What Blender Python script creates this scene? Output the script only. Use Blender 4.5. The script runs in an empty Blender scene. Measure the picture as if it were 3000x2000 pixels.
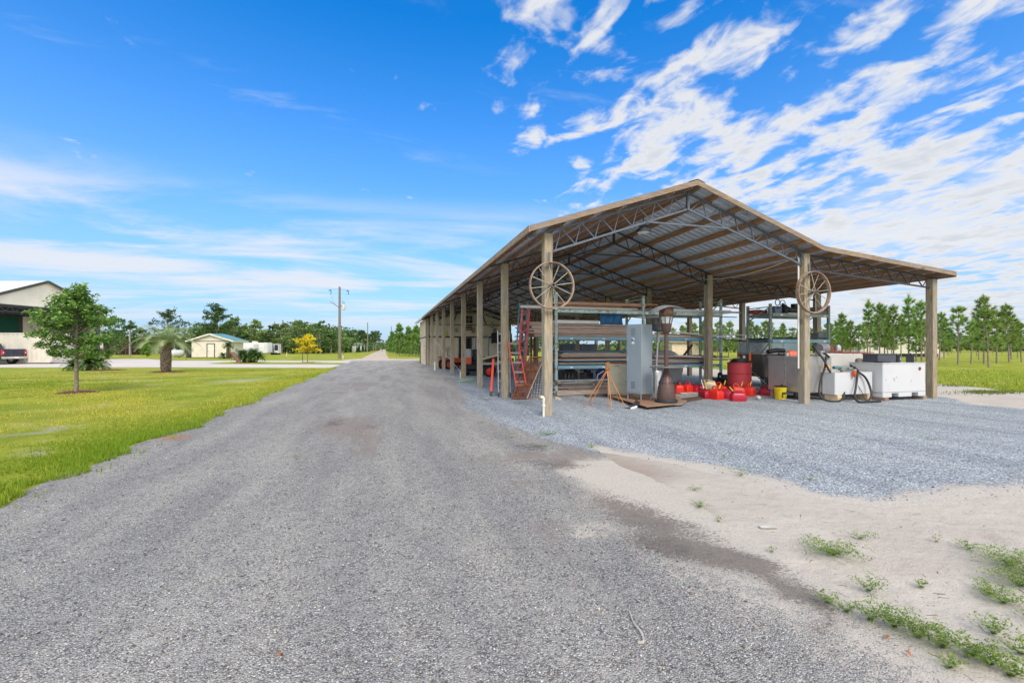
import bpy, bmesh, math, random
import numpy as np
from mathutils import Vector, Matrix, Euler, noise, geometry
R = math.radians
scene = bpy.context.scene
rng = random.Random(7)
nr = np.random.default_rng(7)

# ------------------------------------------------------------------ camera
YAW = R(16.035); SY, CY = math.sin(YAW), math.cos(YAW)
F, HZ, EYE = 1286.5, 1019.0, 1.5
cam_d = bpy.data.cameras.new('camera'); cam = bpy.data.objects.new('camera', cam_d)
scene.collection.objects.link(cam); scene.camera = cam
cam.location = (0, 0, EYE); cam.rotation_euler = (R(90), 0, -YAW)
cam_d.sensor_width = 36; cam_d.lens = F/3000*36; cam_d.shift_y = 19/3000
cam_d.clip_start = 0.05; cam_d.clip_end = 5000

def loc(r, d, z=0): return Vector((d*SY+r*CY, d*CY-r*SY, z))
def at(px, py, z=0):
    d = F*(EYE-z)/(py-HZ); return loc((px-1500)/F*d, d, z)
def pd(px, d, z=0): return loc((px-1500)/F*d, d, z)
def zat(py, d): return EYE-(py-HZ)/F*d
def onY(px, Y, z=0):
    u = (px-1500)/F; return Vector((Y*(SY+u*CY)/(CY-u*SY), Y, z))

# ------------------------------------------------------------------ sky, sun, exposure
SUN_DIR = loc(0.16, -0.7, 0.0).normalized()*math.cos(R(45)); SUN_DIR.z = math.sin(R(45))
world = bpy.data.worlds.new('World'); scene.world = world; world.use_nodes = True
wt = world.node_tree; wt.nodes.clear()
class NB:
    def __init__(s, t): s.t = t
    def n(s, typ, **kw):
        x = s.t.nodes.new(typ)
        for k, v in kw.items(): setattr(x, k, v)
        return x
    def put(s, sock, v):
        if isinstance(v, bpy.types.NodeSocket): s.t.links.new(v, sock)
        elif v is not None:
            if hasattr(sock.default_value, '__len__') and isinstance(v, (tuple, list)) and len(sock.default_value) == 4 and len(v) == 3: v = (*v, 1)
            sock.default_value = v
    def m(s, op, a, b=None, c=None, clamp=False):
        x = s.n('ShaderNodeMath', operation=op, use_clamp=clamp)
        s.put(x.inputs[0], a)
        if b is not None: s.put(x.inputs[1], b)
        if c is not None: s.put(x.inputs[2], c)
        return x.outputs[0]
    def step(s, v, a, b, lo=0, hi=1):
        x = s.n('ShaderNodeMapRange', interpolation_type='SMOOTHSTEP'); s.put(x.inputs[0], v)
        for i, q in ((1, a), (2, b), (3, lo), (4, hi)): s.put(x.inputs[i], q)
        return x.outputs[0]
    def mix(s, f, a, b, blend='MIX'):
        x = s.n('ShaderNodeMix', data_type='RGBA', blend_type=blend)
        s.put(x.inputs[0], f); s.put(x.inputs[6], a); s.put(x.inputs[7], b); return x.outputs[2]
    def noise(s, vec, scale, detail=4, rough=.55, dist=0):
        x = s.n('ShaderNodeTexNoise'); s.put(x.inputs['Vector'], vec); s.put(x.inputs['Scale'], scale)
        s.put(x.inputs['Detail'], detail); s.put(x.inputs['Roughness'], rough); s.put(x.inputs['Distortion'], dist); return x.outputs[0]
    def off(s, v, k):
        x = s.n('ShaderNodeVectorMath', operation='ADD'); s.put(x.inputs[0], v); x.inputs[1].default_value = (k*1.7, k*3.1, k*.9); return x.outputs[0]
    def xyz(s, v):
        x = s.n('ShaderNodeSeparateXYZ'); s.put(x.inputs[0], v); return x.outputs
    def comb(s, a, b, c=0.0):
        x = s.n('ShaderNodeCombineXYZ'); s.put(x.inputs[0], a); s.put(x.inputs[1], b); s.put(x.inputs[2], c); return x.outputs[0]

def build_sky():
    b = NB(wt)
    sky = b.n('ShaderNodeTexSky', sky_type='NISHITA'); sky.sun_disc = False
    sky.sun_elevation = R(45); sky.sun_rotation = math.atan2(SUN_DIR.x, SUN_DIR.y)
    sky.altitude = 0; sky.air_density = 1.15; sky.dust_density = 0.25; sky.ozone_density = 3.0
    hs = b.n('ShaderNodeHueSaturation'); hs.inputs['Hue'].default_value = SKY_HUE; hs.inputs['Saturation'].default_value = SKY_SAT; hs.inputs['Value'].default_value = SKY_VAL
    wt.links.new(sky.outputs[0], hs.inputs['Color'])
    tc = b.n('ShaderNodeTexCoord'); x, y, z = b.xyz(tc.outputs['Generated'])
    zc = b.m('MAXIMUM', z, 0.0)
    # pale band of moist air above the horizon
    hz = b.m('MAXIMUM', b.m('SUBTRACT', b.m('POWER', b.m('SUBTRACT', 1.0, zc), 3.2), 0.055), 0.0)
    blue = b.mix(1.0, hs.outputs[0], SKY_TINT, 'MULTIPLY'); col = b.mix(b.m('MULTIPLY', hz, 1.0), blue, SKY_HZ)
    zz = b.m('ADD', zc, 0.09)
    px, py = b.m('DIVIDE', x, zz), b.m('DIVIDE', y, zz)
    P = b.comb(px, py)
    # rows of broken cloud to the right of the road, running away with it
    A = b.comb(b.m('MULTIPLY', b.m('ADD', px, b.m('MULTIPLY', py, 0.10)), 1.0), b.m('MULTIPLY', b.m('SUBTRACT', py, b.m('MULTIPLY', px, 0.15)), 0.60))
    A = b.off(A, CLOUD_SEED); nbig = b.noise(b.off(P, CLOUD_SEED), 1.1, 2, .5)
    nc = b.noise(A, 6.0, 4, .52, .45)
    nf = b.noise(b.off(P, 5.1), 9.0, 6, .6, .6)
    edge = b.m('SUBTRACT', px, b.m('MULTIPLY', b.m('SUBTRACT', py, 1.3), 0.75))
    cover = b.step(edge, -0.15, 0.75)
    dens = b.m('ADD', b.m('ADD', nc, b.m('MULTIPLY', b.m('SUBTRACT', nf, .5), .46)), b.m('MULTIPLY', b.m('SUBTRACT', nbig, .5), .38))
    far = b.step(px, 1.3, 3.4)
    thr = b.m('SUBTRACT', b.m('SUBTRACT', b.m('SUBTRACT', 0.772, b.m('MULTIPLY', cover, 0.315)), b.m('MULTIPLY', far, 0.10)), b.m('MULTIPLY', b.step(py, 0.55, 0.05), 0.55))  # last term adds unseen cloud overhead and behind for neutral fill light
    f1 = b.step(b.m('SUBTRACT', dens, thr), -0.03, 0.20)
    # thin bands low over the left horizon
    B = b.comb(b.m('MULTIPLY', px, 0.42), b.m('MULTIPLY', py, 1.0))
    n2 = b.noise(b.off(B, BAND_SEED), 1.2, 8, .6, .4)
    zone = b.m('MULTIPLY', b.step(zc, 0.02, 0.08), b.step(zc, 0.33, 0.22))
    f2 = b.m('MULTIPLY', b.m('MULTIPLY', b.step(n2, 0.40, 0.62), zone), 0.85)
    # faint wisps high up
    C_ = b.comb(b.m('MULTIPLY', px, 0.6), b.m('MULTIPLY', py, 1.9))
    n3 = b.noise(C_, 2.2, 8, .62, .5)
    f3 = b.m('MULTIPLY', b.m('MULTIPLY', b.step(n3, 0.56, 0.80), b.step(zc, 0.3, 0.45)), 0.30)
    f = b.m('SUBTRACT', 1.0, b.m('MULTIPLY', b.m('SUBTRACT', 1.0, f1), b.m('MULTIPLY', b.m('SUBTRACT', 1.0, f2), b.m('SUBTRACT', 1.0, f3))))
    shade = b.step(b.m('SUBTRACT', dens, thr), 0.10, 0.34)
    ccol = b.mix(shade, (CLD*1.0, CLD*1.02, CLD*1.05, 1), (CLD*.80, CLD*.85, CLD*.94, 1))
    back = b.m('ADD', 1.0, b.m('MULTIPLY', b.step(py, 0.45, -0.25), 0.8)); ccol = b.mix(1.0, ccol, b.comb(back, back, back), 'MULTIPLY')  # unseen cloud behind the camera brightened to light the shed interior
    col = b.mix(f, col, ccol)
    bg = b.n('ShaderNodeBackground'); bg.inputs[1].default_value = SKY_STR
    wt.links.new(col, bg.inputs[0]); out = b.n('ShaderNodeOutputWorld'); wt.links.new(bg.outputs[0], out.inputs[0])
CLOUD_SEED, BAND_SEED = 2.37, 4.61
SKY_STR, SKY_HUE, SKY_SAT, SKY_VAL, CLD = 0.15, 0.5, 1.0, 1.06, 4.1
SKY_TINT, SKY_HZ = (.05, .645, 1.16, 1), (2.95, 3.2, 3.95, 1)
build_sky()
sun_d = bpy.data.lights.new('sun', 'SUN'); sun_d.energy = 1.9; sun_d.angle = R(24); sun_d.color = (1, .90, .76)
sun = bpy.data.objects.new('sun', sun_d); scene.collection.objects.link(sun)
sun.rotation_euler = SUN_DIR.to_track_quat('Z', 'Y').to_euler()
scene.view_settings.view_transform = 'Standard'; scene.view_settings.look = 'None'
scene.view_settings.exposure = 0.46; scene.view_settings.gamma = 1; scene.view_settings.use_curve_mapping = False
scene.cycles.max_bounces = 8; scene.cycles.diffuse_bounces = 4; scene.cycles.transparent_max_bounces = 12
scene.cycles.use_denoising = True

# ------------------------------------------------------------------ object helpers
COL = scene.collection
def tag(o, label=None, cat=None, group=None, kind=None):
    if label: o['label'] = label
    if cat: o['category'] = cat
    if group: o['group'] = group
    if kind: o['kind'] = kind
    return o
def thing(name, label, cat, p=(0, 0, 0), rz=0, group=None):
    o = bpy.data.objects.new(name, None); COL.objects.link(o); o.empty_display_size = .2
    o.location = p; o.rotation_euler = (0, 0, rz) if not isinstance(rz, (tuple, list, Euler)) else rz
    return tag(o, label, cat, group)
def copy_tree(o, parent=None):
    c = o.copy(); COL.objects.link(c); c.parent = parent
    for ch in list(o.children): copy_tree(ch, c)
    return c
class MB:
    def __init__(s): s.v, s.f, s.m = [], [], []
    def add(s, vs, fs, m=0):
        o = len(s.v); s.v += [tuple(v) for v in vs]; s.f += [tuple(i+o for i in f) for f in fs]; s.m += [m]*len(fs); return s
    def box(s, c, d, m=0, rot=None, top=(1, 1)):
        c = Vector(c); x, y, z = d[0]/2, d[1]/2, d[2]/2
        vs = [Vector((sx*x*(top[0] if sz > 0 else 1), sy*y*(top[1] if sz > 0 else 1), sz*z)) for sz in (-1, 1) for sy in (-1, 1) for sx in (-1, 1)]
        if rot is not None:
            Mx = rot if isinstance(rot, Matrix) else Euler(rot).to_matrix(); vs = [Mx @ v for v in vs]
        return s.add([v+c for v in vs], [(0, 2, 3, 1), (4, 5, 7, 6), (0, 1, 5, 4), (2, 6, 7, 3), (0, 4, 6, 2), (1, 3, 7, 5)], m)
    def b2(s, lo, hi, m=0):
        return s.box([(a+b)/2 for a, b in zip(lo, hi)], [b-a for a, b in zip(lo, hi)], m)
    def beam(s, p0, p1, w, h, m=0, up=(0, 0, 1)):
        p0, p1 = Vector(p0), Vector(p1); y = (p1-p0); L = y.length; y.normalize(); up = Vector(up)
        if abs(y.dot(up)) > .98: up = Vector((1, 0, 0))
        x = y.cross(up).normalized(); z = x.cross(y)
        return s.box((p0+p1)/2, (w, L, h), m, Matrix((x, y, z)).transposed())
    def tube(s, pts, r, n=8, m=0, cap=True, closed=False):
        P = [Vector(p) for p in pts]; N = len(P); rr = r if isinstance(r, (list, tuple)) else [r]*N
        vs = []; prev = None
        for i, p in enumerate(P):
            if closed: t = P[(i+1) % N]-P[i-1]
            else: t = P[min(i+1, N-1)]-P[max(i-1, 0)]
            t.normalize()
            if prev is None:
                a = Vector((0, 0, 1)) if abs(t.z) < .9 else Vector((1, 0, 0)); u = t.cross(a).normalized()
            else:
                u = prev-t*prev.dot(t); u.normalize()
            prev = u; w = t.cross(u)
            vs += [p+(u*math.cos(2*math.pi*k/n)+w*math.sin(2*math.pi*k/n))*rr[i] for k in range(n)]
        fs = [(i*n+k, i*n+(k+1) % n, (i+1)*n+(k+1) % n, (i+1)*n+k) for i in range(N-1) for k in range(n)]
        if closed: fs += [((N-1)*n+k, (N-1)*n+(k+1) % n, (k+1) % n, k) for k in range(n)]
        elif cap: fs += [tuple(range(n))[::-1], tuple((N-1)*n+k for k in range(n))]
        return s.add(vs, fs, m)
    def lathe(s, prof, n=28, c=(0, 0, 0), m=0, ax='Z', cap=True):
        vs = []
        for r, h in prof:
            for k in range(n):
                a = 2*math.pi*k/n; p = (r*math.cos(a), r*math.sin(a), h)
                if ax == 'X': p = (h, p[0], p[1])
                elif ax == 'Y': p = (p[0], h, p[1])
                vs.append(Vector(p)+Vector(c))
        fs = [(i*n+k, i*n+(k+1) % n, (i+1)*n+(k+1) % n, (i+1)*n+k) for i in range(len(prof)-1) for k in range(n)]
        if cap: fs += [tuple(range(n))[::-1], tuple((len(prof)-1)*n+k for k in range(n))]
        return s.add(vs, fs, m)
    def loft(s, secs, n=24, p=4, m=0):
        vs = []
        for q in secs:
            z, hx, hy = q[:3]; cx, cy = (q[3], q[4]) if len(q) > 4 else (0, 0)
            for k in range(n):
                a = 2*math.pi*(k+.5)/n; ca, sa = math.cos(a), math.sin(a)
                vs.append((cx+hx*math.copysign(abs(ca)**(2/p), ca), cy+hy*math.copysign(abs(sa)**(2/p), sa), z))
        fs = [(i*n+k, i*n+(k+1) % n, (i+1)*n+(k+1) % n, (i+1)*n+k) for i in range(len(secs)-1) for k in range(n)]
        fs += [tuple(range(n))[::-1], tuple((len(secs)-1)*n+k for k in range(n))]
        return s.add(vs, fs, m)
    def prism(s, poly, a, b, ax='Y', m=0):
        """polygon in the two other axes, extruded along ax from a to b"""
        def P(u, v, w): return {'Y': (u, w, v), 'X': (w, u, v), 'Z': (u, v, w)}[ax]
        n = len(poly); vs = [P(u, v, a) for u, v in poly]+[P(u, v, b) for u, v in poly]
        return s.add(vs, [tuple(range(n)), tuple(range(n, 2*n))[::-1]]+[(i, i+n, (i+1) % n+n, (i+1) % n) for i in range(n)], m)
    def torus(s, c, R_, r, ax='Y', n=40, k=8, m=0, flat=1.0):
        pts = []
        for i in range(n):
            a = 2*math.pi*i/n; q = (R_*math.cos(a), R_*math.sin(a))
            pts.append(Vector(c)+Vector({'Y': (q[0], 0, q[1]), 'Z': (q[0], q[1], 0), 'X': (0, q[0], q[1])}[ax]))
        return s.tube(pts, r, k, m, closed=True)
    def build(s, name, mats, parent=None, smooth=None, bevel=0, p=None, rz=0, fix=True):
        me = bpy.data.meshes.new(name); me.from_pydata(s.v, [], s.f)
        for q in (mats if isinstance(mats, (list, tuple)) else [mats]): me.materials.append(q)
        if len(me.materials) > 1: me.polygons.foreach_set('material_index', s.m)
        if fix:
            bm = bmesh.new(); bm.from_mesh(me); bmesh.ops.recalc_face_normals(bm, faces=bm.faces)
            if bevel:
                bmesh.ops.bevel(bm, geom=[e for e in bm.edges if len(e.link_faces) == 2 and e.calc_face_angle(0) > .6], offset=bevel, segments=1, affect='EDGES', clamp_overlap=True)
            bm.to_mesh(me); bm.free()
        if smooth: me.shade_smooth(); me.set_sharp_from_angle(angle=R(smooth))
        me.update()
        o = bpy.data.objects.new(name, me); COL.objects.link(o)
        if parent: o.parent = parent
        if p is not None: o.location = p
        if rz: o.rotation_euler = (0, 0, rz) if not isinstance(rz, (tuple, list)) else rz
        return o
def np_mesh(name, V, Fq, mat, parent=None, col=None):
    """faces: (n, k) int array; col: one rgb per vertex"""
    me = bpy.data.meshes.new(name); k = Fq.shape[1]
    me.vertices.add(len(V)); me.vertices.foreach_set('co', np.asarray(V, np.float32).ravel())
    me.loops.add(Fq.size); me.loops.foreach_set('vertex_index', Fq.astype(np.int32).ravel())
    me.polygons.add(len(Fq)); me.polygons.foreach_set('loop_start', np.arange(0, Fq.size, k, dtype=np.int32))
    me.materials.append(mat); me.update(calc_edges=True)
    if col is not None:
        a = me.color_attributes.new('tint', 'FLOAT_COLOR', 'POINT'); c = np.ones((len(V), 4), np.float32); c[:, :3] = col
        a.data.foreach_set('color', c.ravel())
    o = bpy.data.objects.new(name, me); COL.objects.link(o)
    if parent: o.parent = parent
    return o

# ------------------------------------------------------------------ materials
def L(r, g, b, k=1.0):
    f = lambda c: ((c/255+.055)/1.055)**2.4 if c > 10 else c/255/12.92
    return (f(r)*k, f(g)*k, f(b)*k)
def new_mat(name):
    m = bpy.data.materials.new(name); m.use_nodes = True; t = m.node_tree; b = NB(t); return m, b, t.nodes['Principled BSDF']
def M(name, c, rough=.6, metal=0, var=.14, sc=6, bump=0, bsc=60, st=(1, 1, 1), c2=None, c2amt=.4, c2sc=3, spec=.5, coat=0):
    m, b, P = new_mat(name); tc = b.n('ShaderNodeTexCoord'); oi = b.n('ShaderNodeObjectInfo')
    mp = b.n('ShaderNodeMapping'); mp.inputs['Scale'].default_value = st
    add = b.n('ShaderNodeVectorMath', operation='ADD'); b.put(add.inputs[0], tc.outputs['Object'])
    r10 = b.m('MULTIPLY', oi.outputs['Random'], 37.0); b.put(add.inputs[1], b.comb(r10, r10, r10)); b.put(mp.inputs[0], add.outputs[0])
    v = mp.outputs[0]; n1 = b.noise(v, sc, 5, .6)
    lo = tuple(max(0, x*(1-var*1.6)) for x in c); hi = tuple(min(1, x*(1+var*1.6)) for x in c)
    col = b.mix(b.step(n1, .25, .75), lo, hi)
    if c2 is not None:
        n2 = b.noise(v, c2sc, 6, .65, .3); col = b.mix(b.step(n2, .72-c2amt*.45, .80-c2amt*.35), col, c2)
    b.put(P.inputs['Base Color'], col)
    b.put(P.inputs['Roughness'], b.step(n1, 0, 1, max(0, rough-.1), min(1, rough+.1))); P.inputs['Metallic'].default_value = metal
    P.inputs['Specular IOR Level'].default_value = spec; P.inputs['Coat Weight'].default_value = coat
    if bump:
        bp = b.n('ShaderNodeBump'); bp.inputs['Strength'].default_value = bump; bp.inputs['Distance'].default_value = .01
        b.put(bp.inputs['Height'], b.noise(v, bsc, 4)); b.put(P.inputs['Normal'], bp.outputs[0])
    return m
def wood(name, c, ax=2, dark=.45, knot=None, rough=.8, fine=55, tint=.18):
    """sawn timber: grain drawn out along one axis, a few knots, grey weathering"""
    m, b, P = new_mat(name); tc = b.n('ShaderNodeTexCoord'); oi = b.n('ShaderNodeObjectInfo')
    add = b.n('ShaderNodeVectorMath', operation='ADD'); b.put(add.inputs[0], tc.outputs['Object'])
    r10 = b.m('MULTIPLY', oi.outputs['Random'], 53.0); b.put(add.inputs[1], b.comb(r10, r10, r10)); v = add.outputs[0]
    s = [1, 1, 1]; s[ax] = .06; mp = b.n('ShaderNodeMapping'); mp.inputs['Scale'].default_value = s; b.put(mp.inputs[0], v)
    g = b.noise(mp.outputs[0], fine, 6, .65, .6); g2 = b.noise(mp.outputs[0], 9, 4, .6, .8)
    s2 = [1, 1, 1]; s2[ax] = .35; mp2 = b.n('ShaderNodeMapping'); mp2.inputs['Scale'].default_value = s2; b.put(mp2.inputs[0], v)
    pat = b.noise(mp2.outputs[0], 2.2, 4, .6)
    d = tuple(x*dark for x in c); h = tuple(min(1, x*1.25) for x in c)
    col = b.mix(b.step(g, .3, .7), d, h); col = b.mix(b.m('MULTIPLY', b.step(g2, .45, .75), .45), col, d)
    gy = sum(c)/3; col = b.mix(b.m('MULTIPLY', b.step(pat, .4, .7), .5), col, (gy*1.02, gy*.98, gy*.92))
    vo = b.n('ShaderNodeTexVoronoi'); vo.inputs['Scale'].default_value = 2.3; b.put(vo.inputs['Vector'], mp2.outputs[0])
    col = b.mix(b.m('MULTIPLY', b.step(vo.outputs['Distance'], .10, .05), .75), col, tuple(x*.35 for x in c))
    hs = b.n('ShaderNodeHueSaturation'); b.put(hs.inputs['Color'], col); b.put(hs.inputs['Value'], b.m('ADD', 1-tint, b.m('MULTIPLY', oi.outputs['Random'], 2*tint)))
    b.put(P.inputs['Base Color'], hs.outputs[0]); P.inputs['Roughness'].default_value = rough; P.inputs['Specular IOR Level'].default_value = .25
    bp = b.n('ShaderNodeBump'); bp.inputs['Strength'].default_value = .5; bp.inputs['Distance'].default_value = .004
    b.put(bp.inputs['Height'], g); b.put(P.inputs['Normal'], bp.outputs[0])
    return m
def leafmat(name, c, trans=.35, rough=.55):
    m, b, P = new_mat(name); at_ = b.n('ShaderNodeAttribute'); at_.attribute_name = 'tint'; oi = b.n('ShaderNodeObjectInfo')
    col = b.mix(1.0, at_.outputs['Color'], c, 'MULTIPLY')
    hs = b.n('ShaderNodeHueSaturation'); b.put(hs.inputs['Color'], col)
    b.put(hs.inputs['Value'], b.m('ADD', .85, b.m('MULTIPLY', oi.outputs['Random'], .3))); b.put(hs.inputs['Hue'], b.m('ADD', .49, b.m('MULTIPLY', oi.outputs['Random'], .02)))
    b.put(P.inputs['Base Color'], hs.outputs[0]); P.inputs['Roughness'].default_value = rough; P.inputs['Specular IOR Level'].default_value = .3
    tr = b.n('ShaderNodeBsdfTranslucent'); b.put(tr.inputs[0], hs.outputs[0]); mx = b.n('ShaderNodeMixShader'); mx.inputs[0].default_value = trans
    t = m.node_tree; t.links.new(P.outputs[0], mx.inputs[1]); t.links.new(tr.outputs[0], mx.inputs[2]); t.links.new(mx.outputs[0], t.nodes['Material Output'].inputs[0])
    return m

# ------------------------------------------------------------------ ground sheets
def inside(p, poly):
    x, y = p; c = False; n = len(poly)
    for i in range(n):
        x1, y1 = poly[i]; x2, y2 = poly[i-1]
        if (y1 > y) != (y2 > y) and x < (x2-x1)*(y-y1)/(y2-y1)+x1: c = not c
    return c
def edge_dist(P, poly):
    """distance of each point (n,2) to the outline"""
    best = np.full(len(P), 1e9); a = np.array(poly); bb = np.roll(a, -1, 0)
    for p, q in zip(a, bb):
        d = q-p; t = np.clip(((P-p)@d)/max(d@d, 1e-9), 0, 1); best = np.minimum(best, np.hypot(*(P-p-t[:, None]*d).T))
    return best
def nz(x, y, s, o=0.0): return noise.noise(Vector((x*s+o, y*s-o*.7, o*1.3)))
def ragged(poly, amp=.12, smooth=True):
    out = []
    n = len(poly)
    for i in range(n):
        p, q = Vector(poly[i]), Vector(poly[(i+1) % n]); Ln = (q-p).length; dist = max(1.0, min(p.length, q.length, ((p+q)/2).length))
        k = max(1, min(220, int(Ln/max(.10, dist*.022)))); nrm = Vector((-(q-p).y, (q-p).x)).normalized()
        for j in range(k):
            c = p.lerp(q, j/k)
            w = amp*(1.3*nz(c.x, c.y, .55)+.9*nz(c.x, c.y, 1.9, 5)+.6*nz(c.x, c.y, 6, 9))
            c = c+nrm*w; out.append((c.x, c.y))
    return out
def sheet(name, poly, z, mat, mask=None, amp=.12, dmax=120, edge_z=None):
    poly = ragged(poly, amp) if amp else [tuple(p) for p in poly]
    pts = [Vector(p) for p in poly]; nb = len(pts)
    d = .7
    while d < dmax:
        na = int(2*math.pi/.055) if d < 30 else int(2*math.pi/.09)
        for k in range(na):
            a = 2*math.pi*(k+rng.random()*.6)/na; dd = d*(1+.02*rng.random()); p = (math.sin(a)*dd, math.cos(a)*dd)
            if p[1] < -4: continue
            if inside(p, poly): pts.append(Vector(p))
        d *= 1.055
    P = np.array([(p.x, p.y) for p in pts]); ed = edge_dist(P, poly); keep = [i for i in range(len(pts)) if i < nb or ed[i] > .02*max(1, pts[i].length)]
    pts = [pts[i] for i in keep]
    r = geometry.delaunay_2d_cdt(pts, [(i, (i+1) % nb) for i in range(nb)], [], 1, 1e-5)
    V = [(v.x, v.y, 0 if i >= nb else (-.0018 if edge_z is None else edge_z(v.x, v.y)-z)) for i, v in enumerate(r[0])]
    me = bpy.data.meshes.new(name); me.from_pydata(V, [], [tuple(f) for f in r[2]]); me.materials.append(mat)
    bm = bmesh.new(); bm.from_mesh(me)
    for f in bm.faces:
        if f.normal.z < 0: f.normal_flip()
    bm.to_mesh(me); bm.free()
    P = np.array(V)[:, :2]; c = np.zeros((len(V), 4), np.float32)
    if mask: q = mask(P, edge_dist(P, poly)); c[:, :q.shape[1]] = q
    a = me.color_attributes.new('zone', 'FLOAT_COLOR', 'POINT'); a.data.foreach_set('color', c.ravel())
    o = bpy.data.objects.new(name, me); COL.objects.link(o); o.location.z = z
    return tag(o, kind='structure')
def sm(x, a, b): t = np.clip((x-a)/(b-a), 0, 1); return t*t*(3-2*t)
def ell(P, px, py, rx, ry, rot=0):
    """soft round patch on the ground, centred at the ground point seen there"""
    c = at(px, py); d = math.hypot(c.x, c.y); u = (P-np.array((c.x, c.y))); a = rot
    x = u[:, 0]*math.cos(a)+u[:, 1]*math.sin(a); y = -u[:, 0]*math.sin(a)+u[:, 1]*math.cos(a)
    return np.clip(1-np.hypot(x/rx, y/ry), 0, 1)

SAND = L(196, 187, 176); SAND_D = L(166, 150, 138); GRAV = L(150, 150, 152); DIRT = L(158, 147, 139); DKDIRT = L(92, 82, 76); ORANGE = L(190, 140, 105)
def gravel_mat(name, dark, mid, light, stone=62, sand_amt=.0, bumpd=.012, lightp=.86):
    m, b, P = new_mat(name); tc = b.n('ShaderNodeTexCoord'); v = tc.outputs['Object']
    at_ = b.n('ShaderNodeAttribute'); at_.attribute_name = 'zone'; sp = b.n('ShaderNodeSeparateColor'); b.put(sp.inputs[0], at_.outputs['Color'])
    zr, zg, zb = sp.outputs
    def vor(scale):
        x = b.n('ShaderNodeTexVoronoi'); b.put(x.inputs['Vector'], v); x.inputs['Scale'].default_value = scale
        s_ = b.n('ShaderNodeSeparateColor'); b.put(s_.inputs[0], x.outputs['Color']); return x.outputs['Distance'], s_.outputs
    d1, c1 = vor(stone); d2, c2 = vor(stone*.45)
    rnd = b.m('ADD', b.m('MULTIPLY', c1[0], .75), b.m('MULTIPLY', c2[0], .25))
    col = b.mix(b.step(rnd, .12, .72), dark, mid); col = b.mix(b.step(c1[1], lightp, lightp+.1), col, light)
    warm = b.mix(.55, col, L(186, 165, 140)); col = b.mix(b.m('MULTIPLY', b.step(c1[2], .80, .92), .8), col, warm)
    gap = b.step(d1, .50, .78); col = b.mix(b.m('MULTIPLY', gap, .55), col, tuple(x*.35 for x in dark))
    # fines between the stones, worn lanes and broad tone
    nb_ = b.noise(v, 1.3, 6, .65); nm = b.noise(v, 7, 5, .7); nf = b.noise(v, 38, 4, .7)
    mp = b.n('ShaderNodeMapping'); mp.inputs['Scale'].default_value = (1.0, .16, 1); b.put(mp.inputs[0], v); lane = b.noise(mp.outputs[0], 1.5, 5, .6, .3)
    fines = b.m('MULTIPLY', b.step(b.m('ADD', b.m('MULTIPLY', nm, .5), b.m('MULTIPLY', nf, .5)), .42, .60), .68+sand_amt)
    col = b.mix(b.m('MULTIPLY', fines, b.step(nb_, .3, .7, .35, 1)), col, b.mix(.35, mid, L(190, 182, 170)))
    col = b.mix(b.step(lane, .25, .75), b.mix(1.0, col, (.82, .82, .84), 'MULTIPLY'), b.mix(1.0, col, (1.22, 1.20, 1.15), 'MULTIPLY'))
    br = b.m('ADD', b.m('MULTIPLY', nm, .4), b.m('MULTIPLY', nf, .6))
    brs = b.m('ADD', b.m('MULTIPLY', b.step(br, .36, .64), .8), .3)
    def over(col, z, tgt, k=.9, soft=.22):
        f = b.m('MULTIPLY', b.step(b.m('SUBTRACT', b.m('MULTIPLY', z, 1.5), brs), -soft, soft), k); return b.mix(f, col, tgt), f
    sandc = b.mix(b.step(nf, .3, .7), tuple(x*.82 for x in SAND), tuple(min(1, x*1.05) for x in SAND))
    dirt = b.mix(b.step(nf, .3, .7), tuple(x*.78 for x in DIRT), DIRT); dk = b.mix(b.step(nf, .35, .65), tuple(x*.6 for x in DKDIRT), tuple(x*1.25 for x in DKDIRT))
    mpl = b.n('ShaderNodeMapping'); mpl.inputs['Scale'].default_value = (1.0, .14, 1); b.put(mpl.inputs[0], v); l2 = b.noise(mpl.outputs[0], 7.5, 5, .65, .2)
    fd = b.m('MULTIPLY', b.step(b.m('SUBTRACT', b.m('MULTIPLY', zr, 1.35), b.m('ADD', b.m('MULTIPLY', b.step(l2, .3, .7), .75), b.m('MULTIPLY', b.step(br, .36, .64), .45))), -.25, .55), .8); col = b.mix(fd, col, dirt); col, fs = over(col, zg, sandc, .92); col, _ = over(col, zb, dk, .7, .3); col, _ = over(col, at_.outputs['Alpha'], b.mix(b.step(nf, .3, .7), tuple(x*.75 for x in ORANGE), ORANGE), .9)
    b.put(P.inputs['Base Color'], col); P.inputs['Roughness'].default_value = .92; P.inputs['Specular IOR Level'].default_value = .2
    bp = b.n('ShaderNodeBump'); bp.inputs['Strength'].default_value = .9; bp.inputs['Distance'].default_value = bumpd
    h = b.m('SUBTRACT', b.m('MULTIPLY', c1[0], .5), b.m('MULTIPLY', d1, .9)); h = b.m('MULTIPLY', h, b.m('SUBTRACT', 1.0, b.m('MULTIPLY', fs, .8)))
    b.put(bp.inputs['Height'], h)
    bp2 = b.n('ShaderNodeBump'); bp2.inputs['Strength'].default_value = .6; bp2.inputs['Distance'].default_value = .08
    b.put(bp2.inputs['Height'], b.m('ADD', b.m('MULTIPLY', nb_, .5), b.m('MULTIPLY', lane, .5))); b.put(bp2.inputs['Normal'], bp.outputs[0])
    b.put(P.inputs['Normal'], bp2.outputs[0])
    return m
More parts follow.
